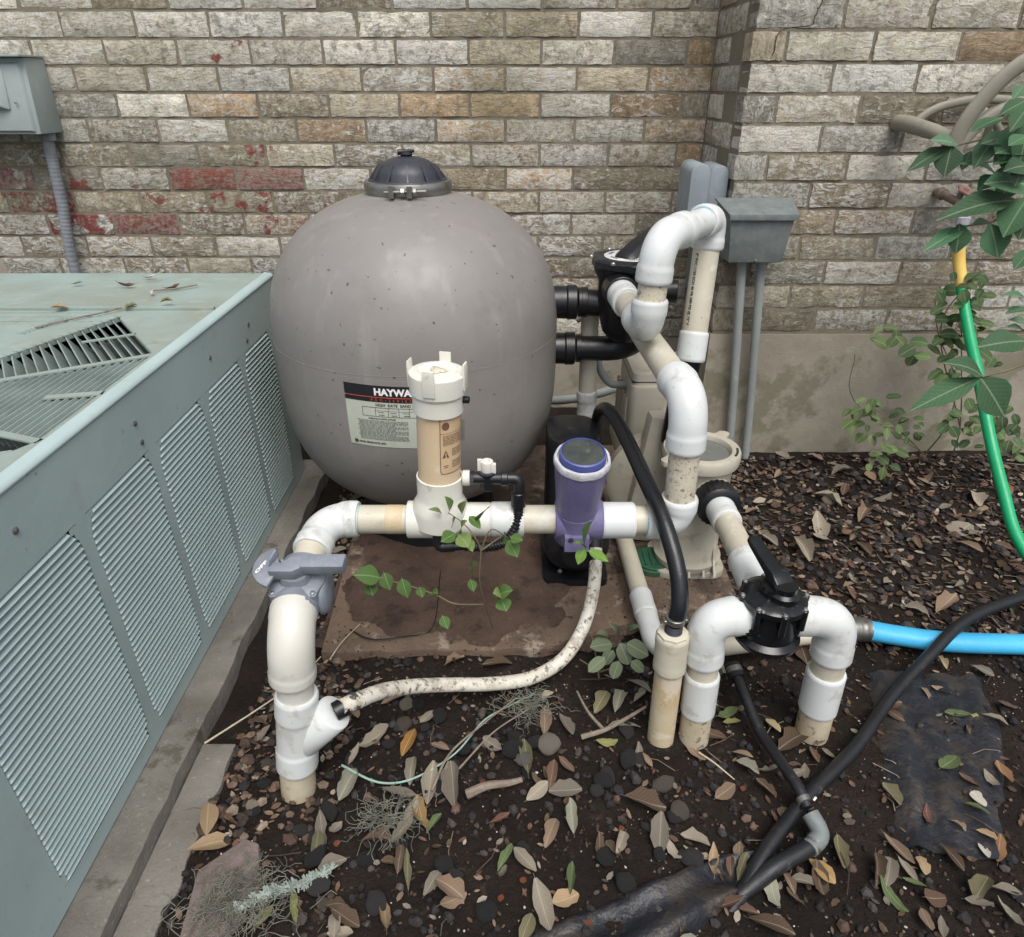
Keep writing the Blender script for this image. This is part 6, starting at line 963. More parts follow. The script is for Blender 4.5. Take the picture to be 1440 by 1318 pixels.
part(hr, 'back_cone', 'reel', lambda m: sweep(m, [(1.235, 2.13, 1.115), (1.215, 2.22, 1.135), (1.198, 2.34, 1.150), (1.196, YR - .002, 1.150)], [.019, .021, .023, .024], 20))
part(hr, 'back_rim', 'reel', lambda m: arch(m, [(1.215, 2.375, 1.13), (1.28, 2.375, 1.185), (1.37, 2.375, 1.21), (1.46, 2.375, 1.215), (1.56, 2.375, 1.20), (1.66, 2.375, 1.15)], .008, 1.6))
part(hr, 'brace', 'reel', lambda m: (sweep(m, spline([(1.30, 2.2, 1.075), (1.35, 2.2, 1.10), (1.37, 2.22, 1.16), (1.36, 2.25, 1.19)], 6), .010, 10), sweep(m, spline([(1.26, 2.15, 1.08), (1.36, 2.2, 1.06), (1.46, 2.2, 1.075), (1.56, 2.2, 1.06)], 6), .010, 10), sweep(m, spline([(1.38, 2.3, 1.19), (1.43, 2.3, 1.16), (1.48, 2.3, 1.10), (1.52, 2.3, 1.05)], 6), .012, 10)))
fc = thing('wall_tap', 'old brass outdoor tap with faded red handle above the green hose', 'tap', (1.38, 2.4, .93))
part(fc, 'tap_body', 'bronze', lambda m: (cyl(m, (1.375, YR, .950), (1.378, 2.345, .945), .014, seg=12), sweep(m, fillet([(1.376, 2.37, .948), (1.385, 2.315, .938), (1.400, 2.275, .925), (1.404, 2.262, .895)], .02), .0125, 12), lathe(m, (1.376, 2.37, .948), [(.019, 0), (.019, .01), (.014, .014)], (.0, -1, 0), 8), cyl(m, (1.392, 2.305, .938), (1.400, 2.30, .962), .010, seg=8)))
part(fc, 'tap_handle', 'pinkh', lambda m: lathe(m, (1.402, 2.296, .962), [(.006, 0), (.022, .002), (.024, .008), (.021, .011), (.010, .009), (.006, .014), (0, .014)], (.15, -.45, .9), 30, squash=lambda a: 1 + .14 * math.cos(5 * a)))
gh = thing('green_hose', 'bright green garden hose with yellow sleeve hanging from the wall tap', 'hose', (1.40, 2.2, .03))
gp = spline([(1.404, 2.262, .885), (1.408, 2.258, .83), (1.418, 2.24, .76), (1.430, 2.20, .68), (1.428, 2.10, .575), (1.420, 1.98, .475), (1.418, 1.84, .335), (1.420, 1.72, .225), (1.435, 1.63, .13), (1.49, 1.56, .06), (1.62, 1.52, .03), (1.9, 1.55, .03)], 10)
part(gh, 'hose_tube', 'ghose', lambda m: sweep(m, gp, .0162, 20))
part(gh, 'coupling', 'chalk', lambda m: lathe(m, (1.403, 2.262, .872), [(.017, 0), (.0205, .002), (.0205, .022), (.016, .024)], seg=20, squash=lambda a: 1 + .03 * math.cos(14 * a)))
yp = spline([(1.4105, 2.2545, .812), (1.418, 2.24, .76), (1.4285, 2.207, .695)], 6)
ys_ = part(gh, 'sleeve', 'yellow', lambda m: sweep(m, yp, .0180, 20))
def hz(u, v):
    acc = u
    for p0, p1 in zip(yp[1:], yp[2:]):
        L_ = (p1 - p0).length
        if acc <= L_: break
        acc -= L_
    a_ = p0 + (p1 - p0).normalized() * (acc - u); d = (p1 - p0).normalized(); s = V((1, 0, 0)); s = (s - d * s.x).normalized(); n = s.cross(d); n = n if n.y < 0 else -n
    th = -.45 + v / .018; return a_ + d * u + (s * math.sin(th) + n * math.cos(th)) * .0190
mb = MB(); put(mb, text('BECHINGER', .0165, bold=.0009), hz, .012, 0); mb.build('lettering', 'ink', ys_, smooth=False)

# ------------------------------------------------------------------ black poly pipes on the soil, sheeting
mb = MB(); sweep(mb, spline([(1.9, 1.62, .03), (1.55, 1.52, .05), (1.33, 1.425, .075), (1.14, 1.335, .082), (1.0, 1.235, .060), (.86, 1.125, .036), (.72, .99, .032), (.60, .895, .030), (.52, .825, .026), (.46, .768, .020), (.40, .70, .0), (.35, .66, -.03)], 8), .0140, 16)
tag(mb.build('poly_pipe', 'poly'), 'long black poly pipe crossing over the blue hose and running down left to the sheeting', 'pipe')
ip = thing('poly_pipe', 'short black poly pipe with grey elbow, from below the valve to the lower right', 'pipe', (.53, 1.0, .03))
part(ip, 'pipe', 'poly', lambda m: sweep(m, spline([(.506, 1.17, .085), (.515, 1.12, .070), (.530, 1.03, .045), (.545, .95, .050), (.557, .885, .055), (.565, .845, .045)], 8), .0115, 16))
part(ip, 'collar', 'poly', lambda m: cyl(m, (.505, 1.175, .088), (.509, 1.145, .078), .018, seg=18))
part(ip, 'hose_clamp', 'steel', lambda m: (cyl(m, (.506, 1.168, .087), (.508, 1.155, .082), .0188, seg=18), lathe(m, (.562, .858, .049), [(.0125, -.006), (.0142, -.005), (.0142, .005), (.0125, .006)], (.2, -.96, -.15), 20), cyl(m, (.574, .85, .058), (.582, .856, .062), .004, seg=8), lathe(m, (.552, .780, .028), [(.0155, -.004), (.017, -.003), (.017, .003), (.0155, .004)], (.8, .5, .0), 20)))
part(ip, 'elbow', 'ebox3', lambda m: sweep(m, fillet([(.567, .835, .042), (.580, .800, .030), (.545, .775, .028)], .018), .0165, 16))
part(ip, 'pipe', 'poly', lambda m: sweep(m, spline([(.560, .785, .028), (.52, .765, .026), (.47, .742, .022), (.40, .705, .0)], 8), .0155, 16))
def cloth(name, pts, seed, lab, z=.008, amp=.012):
    """pts: two rails of the strip"""
    A_, B_ = spline(pts[0], 6), spline(pts[1], 6); n, mm = len(A_), 14; vs = []
    for i in range(n):
        for j in range(mm + 1):
            p = A_[i].lerp(B_[i], j / mm); q = noise.noise((p.x * 9, p.y * 9, seed)) + .5 * noise.noise((p.x * 30, p.y * 22, seed + 3)); d = (V(pts[0][-1]) - V(pts[0][0])).normalized(); side = p.x * -d.y + p.y * d.x
            fold = math.sin(side * 95 + 3 * noise.noise((p.x * 4, p.y * 4, seed))) * .006
            ed = min(j, mm - j) / mm * 8; k = min(1, ed)
            vs.append((p.x + noise.noise((p.y * 20, p.x * 20, seed)) * .006, p.y + noise.noise((p.x * 20, p.y * 20, seed + 7)) * .006, gz(p.x, p.y) + (z + q * amp + fold) * k - .004 * (1 - k)))
    o = len(vs); vs += [(x, y, zz - .003) for x, y, zz in vs]
    fs = [(i*(mm+1)+j, i*(mm+1)+j+1, (i+1)*(mm+1)+j+1, (i+1)*(mm+1)+j) for i in range(n-1) for j in range(mm)]
    fs += [tuple(o + v for v in reversed(f)) for f in fs]
    mb = MB(); mb.add(vs, fs); return tag(mb.build(name, 'sheet', angle=80), lab, 'plastic sheet')
cloth('black_sheeting', [[(-.10, .60, 0), (.06, .662, 0), (.17, .700, 0), (.30, .752, 0), (.40, .785, 0), (.49, .790, 0)], [(.10, .50, 0), (.20, .575, 0), (.28, .625, 0), (.36, .675, 0), (.43, .715, 0), (.495, .755, 0)]], 2.0, 'crumpled black plastic sheeting strip along the bottom edge, half buried in the soil', .012)
cloth('black_sheeting', [[(.72, .80, 0), (.75, .92, 0), (.79, 1.05, 0), (.85, 1.24, 0)], [(.92, .76, 0), (1.0, .90, 0), (1.08, 1.04, 0), (1.15, 1.22, 0)]], 5.0, 'dusty black sheeting patch lying flat on the soil right of the wide stub', .010, .010)

# ------------------------------------------------------------------ leaves
def leaf_mesh(name, mat, kind, seed):
    rr = random.Random(seed); n = 6; vs = []; prof_ = ({'oval': [.16, .60, .90, 1, .95, .74, .16], 'lance': [.08, .52, .86, 1, .92, .66, .10], 'round': [.3, .85, 1.0, 1.0, .97, .8, .3], 'bent': [.12, .66, .95, .84, .98, .78, .2]} if mat == 'leafdry' else {'oval': [.12, .70, .98, 1, .82, .48, .02], 'lance': [.06, .55, .92, 1, .80, .42, .0], 'round': [.2, .85, 1.0, 1.0, .95, .7, .1]})[kind]
    cl_, cr_, tw = rr.uniform(-.35, .55), rr.uniform(.02, .55), rr.uniform(-1.1, 1.1)
    if mat == 'leafgreen': cl_, cr_, tw = rr.uniform(-.25, -.05), rr.uniform(.05, .2), rr.uniform(-.2, .2)
    if kind == 'bent': cr_ += .5
    for i in range(n + 1):
        t = i / n; x = t - .5; zc = cl_ * (t - .5) ** 2 * 2 - cl_ * .3; yb = .06 * math.sin(t * 4 + seed)
        for s in (-1, -.5, 0, .5, 1):
            w_ = .5 * prof_[i]
            if mat == 'leafdry' and abs(s) == 1: w_ *= rr.uniform(.82, 1.06) if rr.random() < .88 else rr.uniform(.5, .8)
            y = s * w_ + yb * (1 if mat == 'leafdry' else .3); z = zc + cr_ * (s * w_) ** 2 * 1.6 + tw * s * w_ * (t - .5) * .6 + (0 if s else -.012) + (rr.uniform(-.012, .012) if mat == 'leafdry' else 0)
            vs.append((x, y, z))
    fs = [(i*5+j, i*5+j+1, (i+1)*5+j+1, (i+1)*5+j) for i in range(n) for j in range(4)]
    k = len(vs); vs += [(-.62, -.008, .0), (-.62, .008, .0), (-.48, .008, vs[2][2]), (-.48, -.008, vs[2][2])]; fs.append((k, k+3, k+2, k+1))
    me = bpy.data.meshes.new(name); me.from_pydata(vs, [], fs); me.update(); me.materials.append(M[mat])
    me.polygons.foreach_set('use_smooth', [True] * len(me.polygons)); return me
DRY = {k: [leaf_mesh('fallen_leaf', 'leafdry', k, s * 3 + i * 17) for s in range(9)] for i, k in enumerate(('oval', 'lance', 'round', 'bent'))}
COL = dict(tan=(.46, .33, .20), tan2=(.30, .21, .145), pale=(.40, .35, .275), grey=(.25, .22, .175), sage=(.34, .34, .265), orange=(.42, .22, .06), orange2=(.46, .30, .12), rust=(.18, .105, .07), rust2=(.34, .18, .09), brown=(.13, .085, .055), lime=(.32, .33, .12), green=(.13, .18, .07), olive=(.19, .18, .10), olive2=(.22, .20, .11), red=(.19, .08, .06), cream=(.56, .46, .27), white=(.66, .62, .54))
WORD = dict(tan='light tan', tan2='brownish tan', pale='pale straw', grey='grey brown', sage='grey green', orange='bright orange', orange2='ochre', rust='rust brown', rust2='orange brown', brown='dark brown', lime='yellow green', green='green', olive='olive', olive2='dull olive', red='dark red', cream='cream', white='whitish')
ANCH = [((-.66, .70), 'beside the concrete edge at lower left'), ((-.43, .92), 'around the foot of the left pipe'), ((-.25, .95), 'in the soil just right of the left pipe foot'), ((-.10, .86), 'in the leaf cluster below the dirty hose'), ((-.30, .70), 'in front of the left pipe foot, near the bottom edge'), ((-.08, .70), 'near the bottom edge left of the black sheeting'), ((.04, .99), 'near the pale stone below the dirty hose'), ((.06, .80), 'just above the lower end of the black sheeting'), ((.25, .90), 'on bare soil in front of the standpipe'), ((.30, .79), 'along the upper edge of the black sheeting'), ((.43, 1.0), 'between the two front elbow stubs'), ((.46, .90), 'left of the crossing black poly pipes'), ((.66, 1.02), 'around the wide cream stub'), ((.60, .74), 'beside the grey poly elbow at lower right'), ((.75, .72), 'in the leaf group at the lower right'), ((.95, .70), 'at the far lower right corner'), ((1.0, .95), 'right of the dusty black sheeting'), ((.85, 1.05), 'on the dusty black sheeting'), ((1.1, 1.2), 'below the blue hose at right'), ((.72, 1.7), 'in the mulch just right of the suction pipe'), ((1.1, 1.9), 'in the mulch below the wall footing'), ((1.3, 1.6), 'in the mulch beside the green hose'), ((-.3, 1.25), 'on the soil along the front of the brown slab'), ((.2, 1.12), 'between the dirty hose and the standpipe'), ((-.6, 1.4), 'in the gap beside the air conditioner')]
def anchor(x, y): return min(ANCH, key=lambda a: (a[0][0] - x) ** 2 + (a[0][1] - y) ** 2)[1]
SIZE = lambda l: 'large' if l > .085 else ('small' if l < .045 else 'dry')
SHP = dict(oval='oval', lance='narrow', round='broad', bent='curled')
nleaf = [0]; USED = set()
def drop(x, y, l, a, wr, c, z=None, tilt=.22, where=None):
    if abs(x) > 2.2 or y < .3: return
    kind = 'lance' if wr < .33 else ('round' if wr > .65 else random.choice(('oval', 'oval', 'bent')))
    o = bpy.data.objects.new('fallen_leaf', random.choice(DRY[kind])); C.objects.link(o); nleaf[0] += 1
    o.location = (x, y, (gz(x, y) + .014 if z is None else z) + random.uniform(0, .004)); o.rotation_euler = (random.uniform(-tilt, tilt), random.uniform(-tilt, tilt), a)
    l *= 1.08; o.scale = (l, l * wr * 1.05, l * .8); k = random.uniform(.68, 1.02); o.color = (*[v * k for v in COL[c]], 1)
    lb_ = '%s %s %s leaf %s' % (SIZE(l), WORD[c], SHP[kind], where or anchor(x, y)); aa = abs(math.cos(a))
    if lb_ in USED: lb_ = lb_.replace(' leaf ', (' crosswise' if aa > .87 else ' lengthwise' if aa < .5 else ' slanting') + ' leaf ')
    USED.add(lb_); tag(o, lb_, 'leaf', 'fallen leaves on the air conditioner' if z else 'fallen leaves on the soil')
for r_ in FALLEN: drop(*r_)
lr = random.Random(77)
def blocked(x, y):
    if x < -.60 or y > 2.36: return True
    if -.5 < x < .62 and 1.26 < y < 2.4: return True
    if y > 1.02 and x < -.655: return True
    return False
cnt = 0
while cnt < 165:
    u = lr.random()
    if u < .50: x, y = lr.uniform(.64, 1.75), lr.uniform(1.40, 2.36)
    elif u < .62: x, y = lr.uniform(-.58, -.40), lr.uniform(.95, 2.1)
    elif u < .80: x, y = lr.uniform(-.55, .45), lr.uniform(.62, 1.2)
    else: x, y = lr.uniform(.45, 1.3), lr.uniform(.62, 1.35)
    if noise.noise((x * 6, y * 6, 12)) < -.05 and lr.random() < .7: continue
    if blocked(x, y): continue
    c = lr.choices(['grey', 'pale', 'tan2', 'rust', 'brown', 'tan', 'olive2', 'sage'], [6, 3, 5, 4, 4, 1, 1, 1])[0]
    random.seed(cnt * 7 + 1); drop(x, y, lr.uniform(.026, .056), lr.uniform(0, 6.28), lr.uniform(.3, .6), c, tilt=.4); cnt += 1
random.seed(5)
# litter resting on the air conditioner
for x, y, l, a, c, wr in ((-1.155, 1.745, .035, .9, 'tan', .6), (-.905, 1.80, .03, .2, 'lime', .4), (-1.08, 2.08, .035, .3, 'white', .3), (-.99, 1.90, .022, 2, 'white', .4), (-1.25, 2.0, .03, .1, 'grey', .3), (-.96, 1.96, .045, .1, 'rust', .2), (-1.10, 1.98, .05, .0, 'rust', .2), (-.98, 1.76, .03, .5, 'olive2', .5)):
    drop(x, y, l, a, wr, c, z=.755, tilt=.2, where='on top of the air conditioner')
for pts, lab_ in (([(-1.00, 1.752, .755), (-1.03, 1.72, .752), (-1.09, 1.66, .75), (-1.13, 1.60, .75)], 'thin dark twig on the seam of the air conditioner top'), ([(-.90, 1.99, .753), (-.95, 1.95, .752), (-1.0, 1.93, .752)], 'short dark twig near the back edge of the air conditioner top')):
    mb = MB(); sweep(mb, spline(pts, 4), .0022, 6); tag(mb.build('twig', 'bark'), lab_, 'twig')

mb = MB(); nxx, nyy = 52, 40; vs = []
for j in range(nyy + 1):
    for i in range(nxx + 1):
        x = -.49 + .78 * i / nxx; y = 1.285 + .62 * j / nyy; e_ = min(i, nxx - i) / 6; f_ = min(j / 7, (nyy - j) / 6)
        h = noise.noise((x * 7, y * 7, 2.2)) * .022 + noise.noise((x * 26, y * 26, 5)) * .006 + noise.noise((x * 70, y * 70, 5)) * .0025 + .011 - .02 * max(0, 1 - min(e_, f_)) - .018 * max(0, (x - .0) / .25) + .008 * max(0, (y - 1.38) * 3)
        vs.append((x, y, .040 + min(h, .02)))
mb.add(vs, [(j*(nxx+1)+i, j*(nxx+1)+i+1, (j+1)*(nxx+1)+i+1, (j+1)*(nxx+1)+i) for j in range(nyy) for i in range(nxx)])
M['mud'] = pm('brown mud', (.055, .034, .024), (.095, .058, .040), 7, .95, [((.03,.02,.015), 16, .55, .7), ((.16,.11,.08), 60, .62, .5)], [(180, .003), (50, .006)], rnd=False)
mb.build('slab_soil', 'mud', kind='stuff', angle=80)
# ------------------------------------------------------------------ gravel, crumbs and leaf fragments (too many to count)
ico = None
def rockverts(rr):
    t = (1 + 5 ** .5) / 2
    b = [(-1,t,0),(1,t,0),(-1,-t,0),(1,-t,0),(0,-1,t),(0,1,t),(0,-1,-t),(0,1,-t),(t,0,-1),(t,0,1),(-t,0,-1),(-t,0,1)]
    return [tuple(c / 1.9 * rr.uniform(.82, 1.12) for c in v) for v in b]
IF = [(0,11,5),(0,5,1),(0,1,7),(0,7,10),(0,10,11),(1,5,9),(5,11,4),(11,10,2),(10,7,6),(7,1,8),(3,9,4),(3,4,2),(3,2,6),(3,6,8),(3,8,9),(4,9,5),(2,4,11),(6,2,10),(8,6,7),(9,8,1)]
rr = random.Random(9); RV = [rockverts(rr) for _ in range(14)]
def scatter(mb, n, size, cols, wts, region, lift=.3, flat=.65, dens=None):
    done = 0
    while done < n:
        x, y = region(); 
        if blocked(x, y): continue
        if dens and rr.random() > dens(x, y): continue
        s = rr.uniform(*size); s = s if rr.random() < .8 else s * 1.4; a = rr.uniform(0, 6.28); ca, sa = math.cos(a), math.sin(a); fx, fy = rr.uniform(.7, 1.2), rr.uniform(.6, 1.0); z0 = gz(x, y) + s * lift
        b = RV[rr.randrange(14)]; c = rr.choices(cols, wts)[0]; k = rr.uniform(.7, 1.25)
        mb.add([(x + (p[0]*fx*ca - p[1]*fy*sa) * s, y + (p[0]*fx*sa + p[1]*fy*ca) * s, z0 + p[2] * s * flat) for p in b], IF, (c[0]*k, c[1]*k, c[2]*k)); done += 1
clump = lambda x, y: .15 + .85 * min(1, max(0, noise.noise((x * 5, y * 5, 3.3)) * 1.6 + .5))
near = lambda: (rr.uniform(-.6, 1.35), rr.uniform(.55, 1.42)); rightb = lambda: (rr.uniform(.62, 2.0), rr.uniform(1.3, 2.38)); leftg = lambda: (rr.uniform(-.6, -.36), rr.uniform(.8, 2.3))
lava = [(.035, .032, .034), (.055, .05, .05), (.022, .02, .02), (.085, .07, .06), (.14, .09, .07)]
mb = MB(); scatter(mb, 1000, (.005, .012), lava, [5, 3, 4, 2, 1], near, .35, .7, clump); scatter(mb, 1100, (.007, .015), lava, [5, 3, 4, 2, 1], rightb, .4); scatter(mb, 420, (.006, .013), [(.09, .06, .045), (.17, .12, .09), (.05, .04, .035), (.27, .21, .16)], [4, 3, 3, 1], leftg, .5)
mb.build('gravel', 'vstone', smooth=False, kind='stuff')
mb = MB(); scatter(mb, 3600, (.0018, .0042), [(.02, .015, .012), (.05, .036, .028), (.09, .06, .045), (.22, .19, .16)], [5, 4, 3, .5], near, .5); scatter(mb, 420, (.0010, .0024), [(.6, .57, .5), (.45, .38, .3)], [2, 1], near, .6); scatter(mb, 1800, (.002, .005), [(.03, .022, .018), (.06, .045, .035), (.11, .08, .06)], [4, 4, 2], rightb, .6)
mb.build('soil_crumbs', 'vstone', smooth=False, kind='stuff')
mb = MB()
def slabdirt():
    return rr.uniform(-.48, .62), rr.uniform(1.24, 1.9)
_b = blocked; blocked = lambda x, y: x < -.48
gz_ = gz; gz = lambda x, y: .042
scatter(mb, 1300, (.0010, .0028), [(.03, .02, .014), (.07, .045, .03), (.15, .10, .07), (.28, .22, .17)], [5, 4, 2, 1], slabdirt, .2, .5, lambda x, y: min(1, max(.03, noise.noise((x * 4, y * 4, 8)) * 2 + .35)) if y > 1.3 else .5)
gz = gz_; blocked = _b
mb.build('slab_dirt', 'vstone', smooth=False, kind='stuff')
mb = MB()
def frags(n, region, smin, smax, cols, wts):
    done = 0
    while done < n:
        x, y = region()
        if blocked(x, y): continue
        l = rr.uniform(smin, smax); wd = l * rr.uniform(.3, .6); a = rr.uniform(0, 6.28); tx_, ty_ = rr.uniform(-.5, .5), rr.uniform(-.5, .5); z = gz(x, y) + .005 + abs(ty_) * wd * .5; c = rr.choices(cols, wts)[0]; k = rr.uniform(.6, 1.1); cu = rr.uniform(-.1, .35)
        q = [(-.5, 0), (-.2, -.42), (.2, -.45), (.5, 0), (.2, .45), (-.2, .42)]
        vs = [(x + (u*l*math.cos(a) - v*wd*math.sin(a)), y + (u*l*math.sin(a) + v*wd*math.cos(a)), z + u*l*tx_*.5 + v*wd*ty_ + cu * l * u * u) for u, v in q] + [(x, y, z - .02 * l)]
        mb.add(vs, [(0, 1, 6), (1, 2, 6), (2, 3, 6), (3, 4, 6), (4, 5, 6), (5, 0, 6)], (c[0]*k, c[1]*k, c[2]*k)); done += 1
lc_ = [COL['grey'], COL['tan2'], COL['rust'], COL['brown'], COL['pale'], (.08, .055, .04)]
frags(2600, rightb, .012, .034, lc_, [4, 4, 4, 6, 1.6, 6]); frags(900, near, .006, .022, lc_, [2, 3, 4, 6, .6, 7]); frags(420, leftg, .01, .024, lc_, [2, 3, 4, 5, 1, 4])
mb.build('leaf_litter', 'vleaf', smooth=False, kind='stuff')
mb = MB()
for _ in range(240):
    x, y = rightb() if rr.random() < .6 else near()
    if blocked(x, y): continue
    a = rr.uniform(0, 6.28); l = rr.uniform(.02, .09); z = gz(x, y) + .008; q = [V((x, y, z)), V((x + l/2*math.cos(a), y + l/2*math.sin(a), z + rr.uniform(0, .008))), V((x + l*math.cos(a+.2), y + l*math.sin(a+.2), z))]
    m2 = MB(); sweep(m2, q, rr.uniform(.0006, .0013), 4); c = rr.choice([(.12, .08, .06), (.2, .15, .11), (.32, .26, .2), (.07, .05, .04)]); mb.add(m2.v, m2.f, c)
mb.build('twig_litter', 'vleaf', smooth=False, kind='stuff')

# ------------------------------------------------------------------ single stones that can be picked out
def stone_mesh(seed):
    bm = bmesh.new(); bmesh.ops.create_icosphere(bm, subdivisions=2, radius=.5)
    for v in bm.verts: v.co *= 1 + noise.noise(v.co * 2.2 + V((seed * 5, 0, 0))) * .35
    me = bpy.data.meshes.new('pebble'); bm.to_mesh(me); bm.free(); me.materials.append(M['stone']); me.polygons.foreach_set('use_smooth', [True] * len(me.polygons)); return me
SM = [stone_mesh(k) for k in range(7)]; sr = random.Random(3)
def stone(x, y, s, c, lab_, fx=1.0, z=.3):
    o = bpy.data.objects.new('pebble', SM[sr.randrange(7)]); C.objects.link(o); o.location = (x, y, gz(x, y) + s * z); o.rotation_euler = (sr.uniform(-.3, .3), sr.uniform(-.3, .3), sr.uniform(0, 6.28)); o.scale = (s * fx, s, s * .7); o.color = (*c, 1)
    tag(o, lab_, 'stone', 'stones lying on the soil')
stone(.077, 1.023, .052, (.40, .36, .30), 'largest pale tan stone below the dirty hose')
stone(-.242, 1.13, .036, (.34, .31, .24), 'round tan stone just under the dirty hose')
stone(.024, .98, .036, (.28, .27, .26), 'rough light grey stone left of the largest pale stone')
stone(.113, .87, .018, (.6, .57, .5), 'small white stone above the black sheeting')
stone(1.077, 2.02, .04, (.42, .37, .28), 'pale tan stone at the foot of the wall footing')
stone(-.344, .715, .045, (.075, .07, .068), 'lone round grey pebble right of the lichen twig')
stone(-.51, .87, .026, (.62, .54, .42), 'small cream pebble beside the concrete edge', 1.0)
DK = [(.032, .030, .032), (.045, .040, .042), (.024, .022, .023), (.06, .056, .055)]
k = 0
while k < 48:
    x, y = sr.uniform(-.52, .34), sr.uniform(.62, 1.18)
    if blocked(x, y) or (x > .0 and y < .72): continue
    c = DK[sr.randrange(4)] if sr.random() < .85 else (.20, .16, .13)
    s_ = sr.uniform(.020, .040); fxx = sr.uniform(.9, 1.4)
    stone(x, y, s_, c, ('small ' if s_ < .026 else 'large ' if s_ > .034 else '') + ('flat ' if fxx > 1.2 else 'round ' if fxx < 1.02 else '') + 'dark lava pebble ' + anchor(x, y) if c in DK else 'brownish pebble ' + anchor(x, y), fxx); k += 1
for x, y in ((-.02, .70), (-.06, .93), (.13, .66), (.47, .92), (.02, .73), (.21, .83), (-.33, .80)):
    stone(x, y, .012, (.55, .16, .06), 'tiny orange red berry ' + anchor(x, y), 1, .5)
mb = MB(); prism(mb, [(-.565, .74), (-.50, .80), (-.47, .79), (-.44, .70), (-.47, .63), (-.55, .62)], -.05, .022); tag(mb.build('broken_paver', 'paver', bevel=.006), 'broken pinkish grey paver piece half under grey moss at the lower left', 'paver')

# ------------------------------------------------------------------ twigs, wire, moss
def tw(name, mat, pts, r, lab_, cat='twig', n=6, seg=8):
    p = spline(pts, n); mb = MB(); sweep(mb, p, [r * (1 - .5 * i / len(p)) for i in range(len(p))], seg); return tag(mb.build(name, mat), lab_, cat)
tw('twig', 'straw', [(.395, .99, .02), (.42, .96, .025), (.452, .925, .02)], .0022, 'short whitish stick in front of the middle cream stub')
tw('twig', 'bark', [(.15, 1.03, .02), (.20, 1.04, .03), (.25, 1.07, .03), (.30, 1.10, .035)], .006, 'thick grey branch leading to the foot of the standpipe')
tw('twig', 'bark', [(.20, 1.04, .03), (.17, 1.09, .03), (.15, 1.15, .03)], .004, 'grey side branch between the dirty hose and the standpipe')
tw('straw', 'straw', [(-.640, .985, .055), (-.56, 1.08, .05), (-.50, 1.17, .04), (-.46, 1.24, .05)], .0022, 'long pale straw leaning from the concrete edge towards the left pipe', 'straw')
tw('straw', 'straw', [(-.44, 1.24, .04), (-.42, 1.29, .05), (-.39, 1.36, .045)], .0018, 'short pale straw on the slab behind the left elbow', 'straw')
tw('wire', 'gwire', [(-.353, .959, .02), (-.273, .925, .012), (-.202, .932, .014), (-.12, .988, .02), (-.063, 1.072, .022), (.0, 1.12, .02), (.05, 1.15, .02)], .0026, 'pale green grey wire curving across the soil below the dirty hose', 'wire')
tw('twig', 'bark', [(-.16, .90, .02), (-.13, .98, .03), (-.06, 1.06, .03), (.01, 1.13, .03)], .0028, 'thin grey stem running up from the leaf cluster to the dirty hose')
tw('twig', 'bark', [(-.11, .95, .02), (-.04, 1.03, .035), (.04, 1.10, .03)], .0022, 'second thin grey stem beside the green wire')
tw('bark_strip', 'leafdry' if False else 'bark', [(-.09, .895, .015), (-.05, .905, .028), (-.01, .915, .022), (.02, .925, .02)], .010, 'curled brown bark strip in the gravel below the dirty hose', 'bark')
tw('wire', 'poly', [(-.41, 1.34, .045), (-.35, 1.30, .05), (-.27, 1.31, .05), (-.20, 1.33, .06), (-.16, 1.25, .3)], .002, 'thin black wire trailing under the front pipe', 'wire')
for i, (x, y, z) in enumerate(MOSS):
    pass
def mossclump(cx_, cy_, rx_, ry_, n, lab_, mat='moss'):
    mb = MB()
    for _ in range(n):
        x, y = cx_ + rr.gauss(0, rx_), cy_ + rr.gauss(0, ry_); z = gz(x, y) + rr.uniform(.012, .035); a = rr.uniform(0, 6.28); q = [V((x, y, z))]
        for k in range(5): a += rr.uniform(-1.0, 1.0); q.append(q[-1] + V((math.cos(a) * .011, math.sin(a) * .011, rr.uniform(-.005, .005))))
        sweep(mb, q, rr.uniform(.0004, .0008), 4, caps=False)
    ob = mb.build('moss_clump', mat, smooth=False); tag(ob, lab_, 'moss')
mossclump(-.47, .68, .045, .030, 260, 'tangled grey moss clump on the broken paver at the lower left')
mossclump(-.24, .84, .022, .018, 120, 'small tangled grey moss tuft left of the leaf cluster')
mossclump(.03, 1.12, .03, .022, 130, 'grey moss tuft at the bend of the dirty hose')
mb = MB(); p = spline([(-.47, .665, .03), (-.42, .69, .034), (-.37, .71, .03), (-.325, .735, .028)], 10); sweep(mb, p, [.006 + .0035 * noise.noise((i * 1.7, 0, 0)) for i in range(len(p))], 10)
for q in p:
    for _ in range(9):
        d = V((rr.uniform(-1, 1), rr.uniform(-1, 1), rr.uniform(-.3, 1))).normalized(); sweep(mb, [q, q + d * .007, q + d * .013 + V((rr.uniform(-.003, .003), rr.uniform(-.003, .003), 0))], [.0022, .0020, .0012], 4)
tag(mb.build('lichen_twig', 'lichen', smooth=False), 'pale green lichen covered twig right of the grey moss', 'twig')

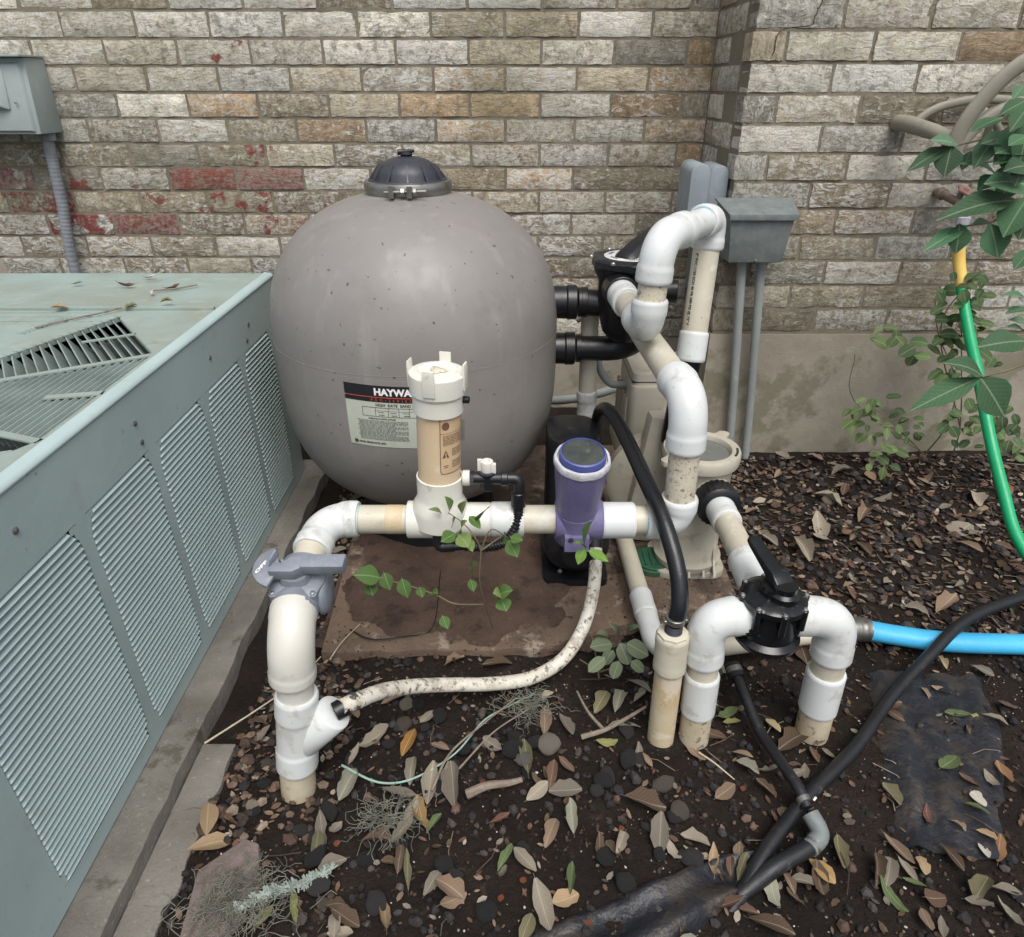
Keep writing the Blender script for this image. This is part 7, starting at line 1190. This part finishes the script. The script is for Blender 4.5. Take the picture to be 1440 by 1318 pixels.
# ------------------------------------------------------------------ living plants
GL = {k: [leaf_mesh('leaf', 'leafgreen', k, s + 40 + i * 9) for s in range(3)] for i, k in enumerate(('oval', 'lance', 'round'))}
def plant(name, label, cat, leaves, stems, cols, kind, rad=.0022, loc=None, wmul=1.0):
    t = thing(name, label, cat, loc)
    for s_ in stems:
        p = spline(s_, 6); mb = MB(); sweep(mb, p, [rad * (1.2 - .6 * i / len(p)) for i in range(len(p))], 6); mb.build('stem', 'stem', t)
    for (bx_, by_, bz_, tx_, ty_, tz_, w_) in leaves:
        b, e = V((bx_, by_, bz_)), V((tx_, ty_, tz_)); d = e - b; l = d.length; d.normalize()
        view = (V((0, 0, 1.255)) - b).normalized(); n_ = (view * .55 + V((0, 0, 1)) * .6 + V((random.uniform(-.35, .35), random.uniform(-.2, .2), random.uniform(-.2, .2)))); n_ = (n_ - d * n_.dot(d)).normalized(); s_ = n_.cross(d)
        o = bpy.data.objects.new('leaf', random.choice(GL[kind if isinstance(kind, str) else random.choice(kind)])); C.objects.link(o); o.parent = t
        mtx = Matrix((( *d, 0), (*s_, 0), (*n_, 0), (0, 0, 0, 1))).transposed(); mtx.translation = (b + e) / 2 - V(loc)
        o.matrix_local = mtx @ Matrix.Diagonal((l, w_ * wmul, l, 1)); c = random.choice(cols); k = random.uniform(.8, 1.2); o.color = (c[0]*k, c[1]*k, c[2]*k, 1)
    return t
plant('nandina_shrub', 'dark green long leaved shrub reaching in from the right edge over the tap and hose', 'shrub', NANDINA,
      [NST1, NST2, NST3, [(1.75, 1.75, .0), (1.70, 1.75, .5), (1.62, 1.78, .85), (1.58, 1.82, .95)], [(1.70, 1.75, .5), (1.6, 1.6, .60), tuple(NST3[0])], [(1.70, 1.78, .8), (1.64, 1.83, 1.1), tuple(NST2[0])]],
      [(.055, .145, .065), (.07, .18, .085), (.05, .12, .055), (.11, .22, .125)], 'lance', .003, (1.75, 1.75, 0), 1.2)
plant('vine_seedling', 'thin vine with small light green leaves growing from the slab edge over the front pipe', 'plant', VINE[:25], [VST1, VST2, VST3, [VST1[3], (-.02, 1.14, .47)]],
      [(.10, .20, .045), (.13, .245, .06), (.085, .165, .04), (.18, .26, .08)], 'oval', .0016, tuple(VST1[0]), 1.15)
plant('vine_seedling', 'single bright green leaf cluster on the dirty hose below the purple valve', 'plant', VINE[25:], [[(.205, 1.40, .22), (.185, 1.26, .33), (.158, 1.145, .385)]],
      [(.16, .30, .05), (.13, .25, .06)], 'oval', .0016, (.205, 1.40, .22))
plant('sage_plant', 'grey green round leaved weed at the elbow of the thin white pipe', 'plant', SAGE, [[(.21, 1.22, .0), (.20, 1.25, .06), (.19, 1.27, .10)], [(.21, 1.22, .02), (.25, 1.19, .07)], [(.21, 1.22, .02), (.16, 1.21, .07)]],
      [(.16, .20, .12), (.13, .17, .10), (.19, .22, .15)], 'round', .002, (.21, 1.22, 0))
plant('wall_shrub', 'leggy small leaved green shrub growing against the wall footing behind the green hose', 'shrub', [l for l in SHRUB if l[0] > 1.28], [SST1, SST2, [tuple(SST2[1]), (1.40, 2.2, .55), (1.45, 2.2, .72)]],
      [(.055, .105, .035), (.075, .135, .045), (.045, .085, .03), (.10, .165, .055)], ('oval', 'round'), .0022, (1.36, 2.25, 0))
plant('wall_seedling', 'low pale green leafy seedling at the foot of the wall footing', 'plant', [l for l in SHRUB if l[0] <= 1.28], [SST3, [tuple(SST3[0]), (1.18, 2.2, .3), (1.14, 2.2, .47)]],
      [(.10, .16, .05), (.13, .195, .065), (.075, .125, .04), (.16, .22, .09)], ('round', 'oval'), .0018, (1.27, 2.25, 0))
